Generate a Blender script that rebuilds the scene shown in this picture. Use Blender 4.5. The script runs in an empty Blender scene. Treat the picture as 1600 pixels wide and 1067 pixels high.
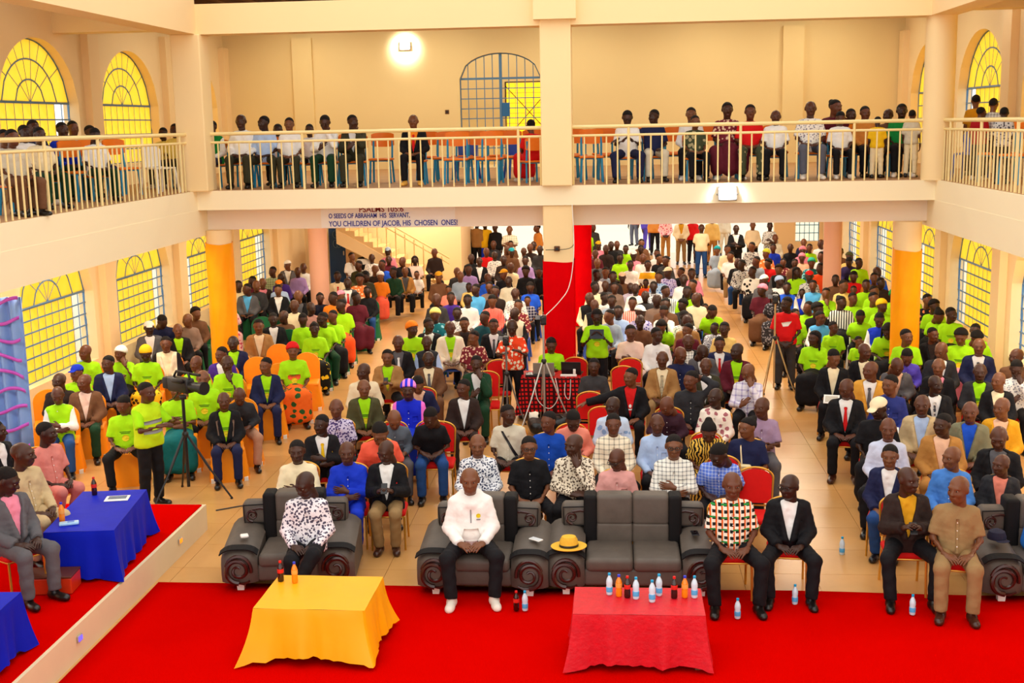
import bpy, math, random
import numpy as np
from mathutils import Matrix, Vector, Euler
random.seed(7)
S = bpy.context.scene
COL = S.collection

# ---------------------------------------------------------------- camera
cam = bpy.data.cameras.new('camera')
cam.lens = 36.0 * 1915.93 / 1600.0
cam.sensor_width = 36.0
cam.clip_end = 400
camo_ = bpy.data.objects.new('camera', cam)
COL.objects.link(camo_)
def cam_matrix(yaw, pitch, roll, pos):
    cy, sy, cp, sp = math.cos(yaw), math.sin(yaw), math.cos(pitch), math.sin(pitch)
    fwd = Vector((-sy * cp, cy * cp, -sp)); right = Vector((cy, sy, 0)); up = right.cross(fwd)
    r2 = right * math.cos(roll) - up * math.sin(roll); u2 = right * math.sin(roll) + up * math.cos(roll)
    m = Matrix((r2, u2, -fwd)).transposed().to_4x4(); m.translation = pos
    return m
camo_.matrix_world = cam_matrix(0.0847, 0.1756, 0.0197, (0, 0, 4.9957))
S.camera = camo_

# ---------------------------------------------------------------- world, light, exposure
w = bpy.data.worlds.new('world'); S.world = w; w.use_nodes = True
w.node_tree.nodes['Background'].inputs[0].default_value = (1.0, 0.97, 0.92, 1)
w.node_tree.nodes['Background'].inputs[1].default_value = 1.42
S.view_settings.view_transform = 'Standard'; S.view_settings.look = 'None'
S.view_settings.gamma = 1; S.view_settings.use_curve_mapping = False
S.view_settings.exposure = 0.36

def area(name, loc, rot, sx, sy, power, col=(1, .93, .8)):
    l = bpy.data.lights.new(name, 'AREA'); l.shape = 'RECTANGLE'; l.size = sx; l.size_y = sy; l.energy = power; l.color = col
    o = bpy.data.objects.new(name, l); o.location = loc; o.rotation_euler = rot; COL.objects.link(o); return o
FILL_LAMPS = [(x, y, 3.53, 48, (1, .92, .76)) for x in (-8.5, 6.2) for y in (14.0, 17.2, 20.4)] + [(x, y, 3.53, 62, (1, .9, .72)) for x in (-7.6, -4.4, -1.9, 1.2, 3.6) for y in (24.2, 27.6)] + [(x, y, 3.572, 70, (1, .9, .72)) for x in (-6.0, -2.4, 1.4, 4.6) for y in (33.2, 37.4)] \
    + [(x, y, 7.755, 36, (1, .9, .68)) for x in (-7.4, -4.4, -1.0, 2.2, 4.9) for y in (25.2, 29.2)]  # unseen fill lights added to brighten balcony undersides, rear and gallery
# ---------------------------------------------------------------- helpers: objects and meshes
def lin(h):
    if isinstance(h, str):
        h = h.lstrip('#'); c = [int(h[i:i + 2], 16) / 255 for i in (0, 2, 4)]
    else: c = h
    return tuple((v / 12.92 if v <= .04045 else ((v + .055) / 1.055) ** 2.4) for v in c)

def tag(o, label=None, cat=None, group=None, kind=None):
    if label: o['label'] = label
    if cat: o['category'] = cat
    if group: o['group'] = group
    if kind: o['kind'] = kind
    return o

def link(name, data, parent=None, mtx=None):
    o = bpy.data.objects.new(name, data); COL.objects.link(o)
    if parent is not None: o.parent = parent
    if mtx is not None: o.matrix_local = mtx
    return o

def empty(name, loc=(0, 0, 0), rz=0.0, label=None, cat=None, group=None, kind=None):
    o = bpy.data.objects.new(name, None); COL.objects.link(o); o.empty_display_size = .1
    o.location = loc; o.rotation_euler = (0, 0, rz)
    return tag(o, label, cat, group, kind)

def fill_light(parent, power, col):  # area light of an added fill fixture
    l = bpy.data.lights.new('added_fill_light', 'AREA'); l.shape = 'RECTANGLE'; l.size = 1.2; l.size_y = .3; l.energy = power; l.color = col
    o = bpy.data.objects.new('added_fill_light', l); COL.objects.link(o); o.parent = parent; o.location = (0, 0, -.05)

class MB:
    """collects vertices and faces of one mesh"""
    def __init__(s): s.v = []; s.f = []
    def add(s, vs, fs):
        n = len(s.v); s.v += [tuple(p) for p in vs]; s.f += [tuple(i + n for i in f) for f in fs]; return s
    def box(s, c, d, rot=None, taper=1.0):
        hx, hy, hz = d[0] / 2, d[1] / 2, d[2] / 2
        vs = [Vector((x * hx * (taper if z > 0 else 1), y * hy * (taper if z > 0 else 1), z * hz)) for z in (-1, 1) for y in (-1, 1) for x in (-1, 1)]
        if rot is not None: R = Euler(rot).to_matrix(); vs = [R @ p for p in vs]
        vs = [p + Vector(c) for p in vs]
        return s.add(vs, [(0, 2, 3, 1), (4, 5, 7, 6), (0, 1, 5, 4), (2, 6, 7, 3), (0, 4, 6, 2), (1, 3, 7, 5)])
    def bx(s, x0, x1, y0, y1, z0, z1):
        return s.box(((x0 + x1) / 2, (y0 + y1) / 2, (z0 + z1) / 2), (abs(x1 - x0), abs(y1 - y0), abs(z1 - z0)))
    def rbox(s, c, d, r=.03, n=3, rot=None):
        """box with rounded edges (superellipse rings)"""
        hx, hy, hz = d[0] / 2, d[1] / 2, d[2] / 2; r = min(r, hx, hy, hz)
        rings = []
        lev = [(-hz + r - r * math.cos(a), r - r * math.sin(a)) for a in [i * math.pi / 2 / n for i in range(n + 1)]]
        lev = lev + [(-z, i) for z, i in reversed(lev)]
        vs = []; m = 4 * (n + 1)
        for z, ins in lev:
            rr = max(r - ins, 1e-4) if ins < r else 1e-4
            ax, ay = hx - ins - rr, hy - ins - rr
            for q, (sx, sy) in enumerate(((1, 1), (-1, 1), (-1, -1), (1, -1))):
                for i in range(n + 1):
                    a = q * math.pi / 2 + i * math.pi / 2 / n
                    vs.append(Vector((sx * ax + rr * math.cos(a), sy * ay + rr * math.sin(a), z)))
        fs = []
        L = len(lev)
        for k in range(L - 1):
            for i in range(m): fs.append((k * m + i, k * m + (i + 1) % m, (k + 1) * m + (i + 1) % m, (k + 1) * m + i))
        fs.append(tuple(reversed(range(m)))); fs.append(tuple((L - 1) * m + i for i in range(m)))
        if rot is not None: R = Euler(rot).to_matrix(); vs = [R @ p for p in vs]
        return s.add([p + Vector(c) for p in vs], fs)
    def tube(s, pts, r, n=6, closed=False, r1=None):
        pts = [Vector(p) for p in pts]; N = len(pts); vs = []; prev = None
        for i, p in enumerate(pts):
            a = pts[(i - 1) % N] if (closed or i > 0) else p; b = pts[(i + 1) % N] if (closed or i < N - 1) else p
            t = (b - a); t = t.normalized() if t.length > 1e-9 else Vector((0, 0, 1))
            if prev is None: u = t.orthogonal().normalized()
            else:
                u = prev - t * prev.dot(t); u = u.normalized() if u.length > 1e-6 else t.orthogonal().normalized()
            prev = u; q = t.cross(u)
            rr = r if r1 is None else r + (r1 - r) * i / max(1, N - 1)
            for k in range(n):
                A = 2 * math.pi * k / n; vs.append(p + u * (rr * math.cos(A)) + q * (rr * math.sin(A)))
        fs = []
        for i in range(N if closed else N - 1):
            for k in range(n):
                j = (i + 1) % N; fs.append((i * n + k, i * n + (k + 1) % n, j * n + (k + 1) % n, j * n + k))
        if not closed: fs.append(tuple(reversed(range(n)))); fs.append(tuple((N - 1) * n + k for k in range(n)))
        return s.add(vs, fs)
    def cyl(s, p0, p1, r, n=10, r1=None): return s.tube([p0, p1], r, n, False, r1)
    def lathe(s, prof, n=16, c=(0, 0, 0), sq=1.0):
        vs = []; L = len(prof)
        for r, z in prof:
            for k in range(n):
                A = 2 * math.pi * k / n; vs.append((c[0] + r * math.cos(A), c[1] + r * sq * math.sin(A), c[2] + z))
        fs = [(i * n + k, i * n + (k + 1) % n, (i + 1) * n + (k + 1) % n, (i + 1) * n + k) for i in range(L - 1) for k in range(n)]
        fs.append(tuple(reversed(range(n)))); fs.append(tuple((L - 1) * n + k for k in range(n)))
        return s.add(vs, fs)
    def prism(s, poly, a0, a1, axis='y'):
        """extrude a 2D polygon; axis = extrusion axis; the polygon lies in the other two (x,z / y,z / x,y)"""
        n = len(poly)
        def P(p, a):
            return {'y': (p[0], a, p[1]), 'x': (a, p[0], p[1]), 'z': (p[0], p[1], a)}[axis]
        vs = [P(p, a0) for p in poly] + [P(p, a1) for p in poly]
        fs = [tuple(range(n)), tuple(reversed(range(n, 2 * n)))] + [(i, i + n, (i + 1) % n + n, (i + 1) % n) for i in range(n)]
        return s.add(vs, fs)
    def grid(s, fn, nu, nv):
        vs = [fn(i / nu, j / nv) for j in range(nv + 1) for i in range(nu + 1)]
        fs = [(j * (nu + 1) + i, j * (nu + 1) + i + 1, (j + 1) * (nu + 1) + i + 1, (j + 1) * (nu + 1) + i) for j in range(nv) for i in range(nu)]
        return s.add(vs, fs)
    def mesh(s, name, m=None, smooth=False):
        me = bpy.data.meshes.new(name); me.from_pydata([tuple(p) for p in s.v], [], s.f)
        if m is not None: me.materials.append(m)
        import bmesh
        bm = bmesh.new(); bm.from_mesh(me); bmesh.ops.recalc_face_normals(bm, faces=bm.faces); bm.to_mesh(me); bm.free()
        if smooth:
            me.polygons.foreach_set('use_smooth', [True] * len(me.polygons))
            try: me.set_sharp_from_angle(angle=math.radians(40))
            except Exception: pass
        me.update(); return me
    def build(s, name, m=None, parent=None, smooth=False, mtx=None):
        return link(name, s.mesh(name, m, smooth), parent, mtx)

def struct(name, mb, m, smooth=False, parent=None):
    o = mb.build(name, m, parent, smooth)
    if parent is None: o['kind'] = 'structure'
    return o

# ---------------------------------------------------------------- materials
_M = {}
def nt(name):
    m = bpy.data.materials.new(name); m.use_nodes = True; t = m.node_tree
    return m, t, t.nodes['Principled BSDF']
def node(t, kind, **kw):
    n = t.nodes.new(kind)
    for k, v in kw.items():
        if k.startswith('i_'):
            n.inputs[k[2:].replace('_', ' ')].default_value = v
        else: setattr(n, k, v)
    return n
def mixc(t, fac, a, b):
    n = t.nodes.new('ShaderNodeMix'); n.data_type = 'RGBA'
    if fac is not None:
        if isinstance(fac, (int, float)): n.inputs[0].default_value = fac
        else: t.links.new(fac, n.inputs[0])
    for i, v in ((6, a), (7, b)):
        if isinstance(v, tuple): n.inputs[i].default_value = (*v[:3], 1)
        else: t.links.new(v, n.inputs[i])
    return n.outputs[2]
def math_(t, op, a, b=None):
    n = t.nodes.new('ShaderNodeMath'); n.operation = op
    for i, v in enumerate((a, b)):
        if v is None: continue
        if isinstance(v, (int, float)): n.inputs[i].default_value = v
        else: t.links.new(v, n.inputs[i])
    return n.outputs[0]
def noise(t, vec, scale, detail=3.0, rough=.55):
    n = t.nodes.new('ShaderNodeTexNoise'); n.inputs['Scale'].default_value = scale; n.inputs['Detail'].default_value = detail; n.inputs['Roughness'].default_value = rough
    t.links.new(vec, n.inputs['Vector']); return n.outputs[0]
def coord(t, which='Object'):
    return t.nodes.new('ShaderNodeTexCoord').outputs[which]
def bump(t, b, h, strength=.3, dist=.02):
    n = t.nodes.new('ShaderNodeBump'); n.inputs['Strength'].default_value = strength; n.inputs['Distance'].default_value = dist
    t.links.new(h, n.inputs['Height']); t.links.new(n.outputs[0], b.inputs['Normal'])
def setp(b, rough=.5, spec=.5, metal=0.0):
    b.inputs['Roughness'].default_value = rough; b.inputs['Specular IOR Level'].default_value = spec; b.inputs['Metallic'].default_value = metal

def paint(name, col, var=.06, rough=.6, scale=1.3, bumpy=.05, spec=.3, metal=0.0, which='Object'):
    if name in _M: return _M[name]
    m, t, b = nt(name); setp(b, rough, spec, metal)
    c = lin(col); d = tuple(max(0, v * (1 - var)) for v in c); e = tuple(min(1, v * (1 + var * .6)) for v in c)
    co = coord(t, which)
    n = noise(t, co, scale, 4)
    t.links.new(mixc(t, n, d, e), b.inputs['Base Color'])
    if bumpy: bump(t, b, noise(t, co, scale * 18, 2), bumpy, .01)
    _M[name] = m; return m
def glow(name, col, strength):
    if name in _M: return _M[name]
    m, t, b = nt(name); b.inputs['Base Color'].default_value = (*lin(col), 1)
    b.inputs['Emission Color'].default_value = (*lin(col), 1); b.inputs['Emission Strength'].default_value = strength
    _M[name] = m; return m

WALL = paint('cream_paint', '#f9deac', .05, .65, .7)
WALL_LIGHT_TINT = paint('cream_paint_window_tint', '#f2d9a0', .07, .65, .5)  # same cream as the walls, with the windows' warm cast put into the colour
FASCIA = paint('ivory_paint', '#fbdfa8', .04, .55, .6)
SLABP = paint('pale_ivory_paint', '#fff0cb', .03, .55, .6)
BEAMP = paint('pale_plaster', '#f6e6d2', .03, .6, .6)
PIER = paint('warm_cream_paint', '#fadba6', .05, .6, .8)
STEEL_BLUE = paint('blue_metal_paint', '#4f7fae', .08, .4, 6, 0, .5)
RAILM = paint('cream_metal_paint', '#f3dc9a', .05, .4, 6, 0, .5)
GOLD = paint('gold_metal', '#d9a03a', .08, .3, 8, 0, .6, .6)
ORANGE_PLY = paint('orange_ply', '#ef7a0c', .1, .45, 9, 0, .4)
CYAN_TUBE = paint('cyan_metal_paint', '#1d93c4', .08, .4, 8, 0, .5)
RED_VELVET = paint('red_velvet', '#d3130f', .12, .75, 14, .15, .2)
WOODCARVE = paint('dark_carved_wood', '#3a1712', .25, .25, 14, .1, .6)
BLACKP = paint('black_plastic', '#131316', .2, .4, 12, 0, .5)
GREYP = paint('grey_plastic', '#8c8c8e', .1, .45, 12, 0, .4)
SILVER = paint('silver_tube', '#c9c7bf', .06, .3, 12, 0, .5, .6)
WHITEP = paint('white_plastic', '#f0efe8', .04, .4, 6, 0, .5)
BLUEP = paint('blue_plastic', '#2a5bc4', .08, .35, 6, 0, .5)
PINKPIL = paint('pink_column_paint', '#f3b79a', .06, .55, 1)
TIMBER = paint('brown_timber', '#6b4528', .3, .7, 5, .2)

def floor_mat():
    m, t, b = nt('tan_floor_tile'); setp(b, .28, .5)
    co = coord(t); n = noise(t, co, .8, 5); n2 = noise(t, co, 9, 3)
    c = mixc(t, n, lin('#c98f4e'), lin('#d9a866'))
    c = mixc(t, math_(t, 'MULTIPLY', n2, .35), c, lin('#b87f45'))
    t.links.new(c, b.inputs['Base Color']); return m
FLOOR = floor_mat()
GROUT = paint('grout', '#b07c46', .1, .8, 3)
def carpet_mat():
    m, t, b = nt('red_carpet_pile'); setp(b, .95, .0)
    co = coord(t); n = noise(t, co, 1.1, 4); n2 = noise(t, co, 180, 2)
    t.links.new(mixc(t, n, lin('#bd0200'), lin('#cd0401')), b.inputs['Base Color']); bump(t, b, n2, .35, .01); return m
CARPET = carpet_mat()
def glass_yellow():
    m, t, b = nt('yellow_obscured_glass'); t.nodes.remove(b)
    out = t.nodes['Material Output']; co = coord(t)
    n = noise(t, co, 1.2, 5); n2 = noise(t, co, 5, 4)
    c = mixc(t, n, lin('#ffcf45'), lin('#fff08a')); c = mixc(t, math_(t, 'MULTIPLY', n2, .25), c, lin('#fff6c0'))
    tr = t.nodes.new('ShaderNodeBsdfTranslucent'); t.links.new(c, tr.inputs[0])
    gl = t.nodes.new('ShaderNodeBsdfGlossy'); gl.inputs['Roughness'].default_value = .3
    mx = t.nodes.new('ShaderNodeMixShader'); mx.inputs[0].default_value = .03
    t.links.new(tr.outputs[0], mx.inputs[1]); t.links.new(gl.outputs[0], mx.inputs[2]); t.links.new(mx.outputs[0], out.inputs[0]); return m
GLASS_Y = glass_yellow()
def glass_clear():
    m, t, b = nt('clear_glass'); t.nodes.remove(b); out = t.nodes['Material Output']
    tr = t.nodes.new('ShaderNodeBsdfTransparent'); tr.inputs[0].default_value = (.96, .97, .98, 1)
    gl = t.nodes.new('ShaderNodeBsdfGlossy'); gl.inputs['Roughness'].default_value = .05
    mx = t.nodes.new('ShaderNodeMixShader'); mx.inputs[0].default_value = .05
    t.links.new(tr.outputs[0], mx.inputs[1]); t.links.new(gl.outputs[0], mx.inputs[2]); t.links.new(mx.outputs[0], out.inputs[0]); return m
GLASS_C = glass_clear()

def fabric(name, col, col2=None, rough=.75, spec=.2, wr=.35, scale=5.0, sheen=0.0):
    """plain cloth with folds"""
    if name in _M: return _M[name]
    m, t, b = nt(name); setp(b, rough, spec); co = coord(t); n = noise(t, co, scale, 3)
    c = lin(col); c2 = lin(col2) if col2 else tuple(v * .82 for v in c)
    t.links.new(mixc(t, n, c2, c), b.inputs['Base Color'])
    bump(t, b, noise(t, co, scale * 1.6, 3), wr, .03)
    if sheen: b.inputs['Sheen Weight'].default_value = sheen
    _M[name] = m; return m

# ================================================================ SETTING
XL, XR, XC = -9.8, 7.0, -0.98          # side walls, centre line
BL, BR = -7.42, 5.45                   # side balcony edges
YB, YW, YE = 21.5, 31.0, 42.0          # balcony edge, balcony back wall, rear wall
ZB, ZS, ZBEAM, ZT = 3.92, 3.58, 3.19, 6.63
SILL, TRANS, RISE = 0.75, 2.05, 1.08
USILL, UTRANS, URISE = 4.35, 5.52, 1.08
WSTART, WPITCH, WW = 19.25, 4.03, 3.0

g = MB(); g.bx(-60, 60, -20, 110, -.4, -.12); struct('ground', g, paint('pale_sand', '#e8d9bd', .1, .9, .4))
g = MB(); g.bx(XL - .3, XR + .3, 4, YE + .3, -.12, -.012); floor = struct('floor', g, GROUT)
g = MB(); g.bx(-6, 8, YE + .3, 47.5, -.12, -.01); struct('porch_floor', g, FLOOR)
# big tan tiles, one mesh each near the camera where they show, the rest joined
TS = 0.8
tile_me = MB().box((0, 0, -.0075), (TS - .005, TS - .005, .015)).mesh('floor_tile', FLOOR)
tile_me.materials.clear(); tile_me.materials.append(FLOOR)
rest = MB(); ntile = 0
ny = int((YE - 5) / TS); nx = int((XR - XL) / TS)
for j in range(ny):
    for i in range(nx):
        x = XL + (i + .5) * TS; y = 5.2 + (j + .5) * TS
        if 12.4 < y < 20.6 and -6.8 < x < 5.2 and ntile < 160:
            o = link('floor_tile', tile_me, floor, Matrix.Translation((x, y, 0))); ntile += 1
        else: rest.box((x, y, -.0075), (TS - .005, TS - .005, .015))
o = rest.build('floor_tile', FLOOR, floor); o['kind'] = 'stuff'

# --------- side walls with arched openings
def arch_z(u, half, rise):           # pointed-round arch profile
    q = min(1.0, abs(u) / half); return rise * (1 - q ** 2.1) ** 0.62
def wall_openings(x0, x1, y0, y1, zlo, zhi, wins, sill, trans, rise):
    mb = MB(); y = y0
    for (a, b) in wins:
        mb.bx(x0, x1, y, a, zlo, zhi); mb.bx(x0, x1, a, b, zlo, sill)
        N = 18; c = (a + b) / 2; h = (b - a) / 2
        for k in range(N):
            u0, u1 = -h + 2 * h * k / N, -h + 2 * h * (k + 1) / N
            mb.prism([(c + u0, trans + arch_z(u0, h, rise)), (c + u1, trans + arch_z(u1, h, rise)), (c + u1, zhi), (c + u0, zhi)], x0, x1, 'x')
        y = b
    mb.bx(x0, x1, y, y1, zlo, zhi); return mb
winsL = [(WSTART + WPITCH * k, WSTART + WPITCH * k + WW) for k in range(-2, 4)]
winsR = [(WSTART + WPITCH * k - .1, WSTART + WPITCH * k + WW - .1) for k in range(-2, 5)]
mbl = wall_openings(XL - .3, XL, 6, 38.6, 0, 3.75, winsL, SILL, TRANS, RISE)
u = wall_openings(XL - .3, XL, 6, YW + .3, 3.75, 8.0, winsL[:5], USILL, UTRANS, URISE); mbl.add(u.v, u.f)
struct('wall_left', mbl, WALL)
mbr = wall_openings(XR, XR + .3, 6, YE, 0, 3.75, winsR, SILL, TRANS, RISE)
u = wall_openings(XR, XR + .3, 6, YW + .3, 3.75, 8.0, winsR[:5], USILL, UTRANS, URISE); mbr.add(u.v, u.f)
struct('wall_right', mbr, WALL)
# pilasters between windows (proud of the wall)
pl = MB(); pr = MB()
for a, b in winsL:
    pl.bx(XL, XL + .14, b + .28, b + .75, 0, 3.7)
for a, b in winsL[:5]: pl.bx(XL, XL + .14, b + .28, b + .75, ZB, 7.0)
for a, b in winsR: pr.bx(XR - .14, XR, b + .28, b + .75, 0, 3.7)
for a, b in winsR[:5]: pr.bx(XR - .14, XR, b + .28, b + .75, ZB, 7.0)
struct('trim_1', pl, PIER); struct('trim_2', pr, PIER)

# --------- windows: blue steel frames with separate panes
_pane = {}
def bar(mb, p, q, r=.016): mb.tube([p, q], r, 4)
def window(n, x, yc, half, sill, trans, rise, facing, cols=9, rows=5, clear=(), full=True, part_panes=True):
    """local frame: x across (0), y along the wall, z up"""
    root = empty('window_%d' % n, (x, yc, 0), 0, kind='structure')
    fr = MB()
    fr.tube([(0, -half, sill), (0, half, sill), (0, half, trans), (0, -half, trans)], .028, 4, True)
    fr.build('window_frame', STEEL_BLUE, root)
    gb = MB()
    for i in range(1, cols): bar(gb, (0, -half + 2 * half * i / cols, sill), (0, -half + 2 * half * i / cols, trans), .009)
    for j in range(1, rows): bar(gb, (.012 * facing, -half, sill + (trans - sill) * j / rows), (.012 * facing, half, sill + (trans - sill) * j / rows), .017)
    gb.build('glazing_bar', STEEL_BLUE, root)
    # arch: outer rim, two inner arcs, slanting bars
    ar = MB(); N = 20
    def arc(s, m=N):
        return [(0, -half * s + 2 * half * s * k / m, trans + arch_z(-half * s + 2 * half * s * k / m, half * s, rise * s)) for k in range(m + 1)]
    ar.tube(arc(1.0), .026, 4); ar.tube(arc(.68, 14), .018, 4); ar.tube(arc(.36, 10), .018, 4)
    ar.build('arch_frame', STEEL_BLUE, root)
    # panes, lower grid
    pw, ph = 2 * half / cols, (trans - sill) / rows
    key = ('g', round(pw, 3), round(ph, 3))
    if key not in _pane:
        for mm in (GLASS_Y, GLASS_C):
            me = MB().box((0, 0, 0), (.006, pw - .012, ph - .012)).mesh('pane', mm); _pane[key + (mm.name,)] = me
        _pane[key] = 1
    joined = {GLASS_Y: MB(), GLASS_C: MB()}
    rnd = random.Random(n * 13)
    for i in range(cols):
        for j in range(rows):
            mm = GLASS_C if ((i, j) in clear or (i in clear)) else GLASS_Y
            yy, zz = -half + (i + .5) * pw, sill + (j + .5) * ph
            if part_panes:
                o = link('pane', _pane[key + (mm.name,)], root, Matrix.Translation((0, yy, zz)))
            else: joined[mm].box((0, yy, zz), (.006, pw - .012, ph - .012))
    # panes, arch: rings between the arcs, cut by slanting bars
    sl = MB(); rings = ((0.0, .36, 5), (.36, .68, 7), (.68, 1.0, 9))
    for s0, s1, m in rings:
        def P(s, tt):
            if s <= 0: return (0.0, trans)
            yv = half * s * (-1 + 2 * tt); return (yv, trans + arch_z(yv, half * s, rise * s))
        for k in range(m):
            t0, t1 = k / m, (k + 1) / m
            poly = [P(s0, t0)] + ([P(s0, t1)] if s0 > 0 else []) + [P(s1, t1), P(s1, (t0 + t1) / 2), P(s1, t0)]
            cy = sum(p[0] for p in poly) / len(poly); cz = sum(p[1] for p in poly) / len(poly)
            poly = [(cy + (a - cy) * .97, cz + (b - cz) * .97) for a, b in poly]
            ck = ('a', s0, k, round(half, 3), round(rise, 3), round(trans, 3))
            if part_panes:
                if ck not in _pane: _pane[ck] = MB().prism(poly, -.003, .003, 'x').mesh('pane', GLASS_Y)
                link('pane', _pane[ck], root)
            else: joined[GLASS_Y].prism(poly, -.003, .003, 'x')
            if k: bar(sl, (0, *P(s0, t0)), (0, *P(s1, t0)), .009)
    sl.build('arch_bar', STEEL_BLUE, root)
    if not part_panes:
        for mm, mb in joined.items():
            if mb.v:
                o = mb.build('pane', mm, root); o['kind'] = 'stuff'
    return root
n = 0
for k, (a, b) in enumerate(winsL):
    if k < 2: continue
    n += 1; window(n, XL - .2, (a + b) / 2, (b - a) / 2, SILL, TRANS, RISE, 1, 11, 6, clear=((0, 1, 9, 10) if k < 4 else (0, 1, 2, 8, 9, 10)), part_panes=k < 4)
for k, (a, b) in enumerate(winsL[:5]):
    if k < 2: continue
    n += 1; window(n, XL - .2, (a + b) / 2, (b - a) / 2, USILL, UTRANS, URISE, 1, 10, 4, clear=((8, 9) if k == 2 else ()), part_panes=k < 4)
for k, (a, b) in enumerate(winsR):
    if k < 2: continue
    n += 1; window(n, XR + .2, (a + b) / 2, (b - a) / 2, SILL, TRANS, RISE, -1, 11, 6, clear=((0, 9, 10) if k < 4 else (7, 8, 9, 10)), part_panes=k < 5)
for k, (a, b) in enumerate(winsR[:5]):
    if k < 2: continue
    n += 1; window(n, XR + .2, (a + b) / 2, (b - a) / 2, USILL, UTRANS, URISE, -1, 10, 4, clear=((8, 9) if k == 3 else ()), part_panes=True)

# --------- balcony slab, fascias, beams
sb = MB()
sb.bx(XL, XR, YB, YW + .3, ZS, ZB); sb.bx(XL, BL, 6, YB, ZS, ZB); sb.bx(BR, XR, 6, YB, ZS, ZB)
struct('slab', sb, SLABP)
bm_ = MB(); bm_.bx(BL, BR, 21.98, 22.38, ZBEAM, ZS)
struct('beam', bm_, BEAMP)
bs = MB(); bs.bx(BL - .3, BL + .004, 6, 22.38, 3.10, ZS); struct('beam', bs, SLABP)
bs = MB(); bs.bx(BR - .004, BR + .3, 6, 22.38, 3.10, ZS); struct('beam', bs, SLABP)
for x in (BL, XC, BR):
    b_ = MB(); b_.bx(x - .18, x + .18, 22.38, YE - .2 if x == XC else 38.2, 3.2, ZS); struct('beam', b_, WALL)
for y in (YW - .5,):
    b_ = MB(); b_.bx(XL, XR, y - .2, y + .2, 3.2, ZS); struct('beam', b_, WALL)
# floor finish on the balcony: a thin brown screed
fl = MB(); fl.bx(XL, XR, YB + .06, YW, ZB, ZB + .006); fl.bx(XL, BL - .05, 6, YB + .06, ZB, ZB + .006); fl.bx(BR + .05, XR, 6, YB + .06, ZB, ZB + .006)
struct('floor', fl, paint('balcony_screed', '#b98d63', .18, .6, 1.2))
# balcony back wall with the arched steel gate opening
DY0, DY1, DTR, DRISE = -3.82, -1.78, 6.12, .62
wb = MB(); wb.bx(XL, DY0, YW, YW + .3, ZB, 8.0); wb.bx(DY1, XR, YW, YW + .3, ZB, 8.0)
N = 14; h = (DY1 - DY0) / 2; c = (DY0 + DY1) / 2
for k in range(N):
    u0, u1 = -h + 2 * h * k / N, -h + 2 * h * (k + 1) / N
    f_ = lambda uu: DTR + DRISE * math.sqrt(max(0, 1 - (uu / h) ** 2))
    wb.prism([(c + u0, f_(u0)), (c + u1, f_(u1)), (c + u1, 8.0), (c + u0, 8.0)], YW, YW + .3, 'y')
struct('wall_back', wb, WALL_LIGHT_TINT)
for i, x in enumerate((-7.75, 4.35)):
    p = MB(); p.bx(x - .25, x + .25, YW - .14, YW, ZB, 7.2); struct('trim_%d' % (3 + i), p, WALL_LIGHT_TINT)
# the gate itself
gate = empty('door_1', (c, YW + .15, 0), 0, kind='structure')
gf = MB(); pts = [(-h, 0, ZB + .02)] + [(-h + 2 * h * k / N, 0, DTR + DRISE * math.sqrt(max(0, 1 - (-1 + 2 * k / N) ** 2))) for k in range(N + 1)] + [(h, 0, ZB + .02)]
gf.tube(pts, .035, 4); gf.tube([(0, 0, ZB + .02), (0, 0, DTR + DRISE)], .05, 4); gf.tube([(-h, 0, DTR), (h, 0, DTR)], .035, 4); gf.build('gate_frame', STEEL_BLUE, gate)
gb = MB()
for i in range(1, 10):
    x = -h + 2 * h * i / 10
    if i != 5: gb.tube([(x, 0, ZB + .02), (x, 0, DTR + DRISE * math.sqrt(max(0, 1 - (x / h) ** 2)))], .014, 4)
for j in range(1, 9): gb.tube([(-h, 0, ZB + (DTR - ZB) * j / 9), (h, 0, ZB + (DTR - ZB) * j / 9)], .016, 4)
gb.build('gate_bar', STEEL_BLUE, gate)
lk = MB(); lk.rbox((.12, -.03, 5.35), (.2, .05, .34), .015); lk.build('lock_plate', paint('lock_blue', '#2f6ea8', .1, .4), gate)
# lobby behind the gate: lit wall with a yellow window
lb = MB(); lb.bx(c - 3, c + 3, 33.6, 33.8, ZB, 7.5); lb.bx(c - 3.2, c - 3, YW + .3, 33.8, ZB, 7.5); lb.bx(c + 3, c + 3.2, YW + .3, 33.8, ZB, 7.5); lb.bx(c - 3.2, c + 3.2, YW + .3, 33.8, ZB - .2, ZB)
struct('wall_lobby', lb, WALL_LIGHT_TINT)
lw = empty('window_40', (c + .55, 33.56, 0), 0, kind='structure')
for i in range(5):
    for j in range(6):
        MB().box((-.5 + i * .25, 0, 4.6 + j * .27), (.225, .01, .245)).build('pane', glow('lit_yellow_pane', '#ffd21e', .9), lw)
wf = MB(); wf.tube([(-.64, -.02, 4.45), (.64, -.02, 4.45), (.64, -.02, 6.1), (-.64, -.02, 6.1)], .025, 4, True); wf.tube([(-.64, -.03, 4.6), (.64, -.03, 6.0)], .012, 4); wf.tube([(-.64, -.03, 6.0), (.64, -.03, 4.6)], .012, 4); wf.build('window_frame', paint('dark_frame', '#3a2f25', .1, .5), lw)
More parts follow.
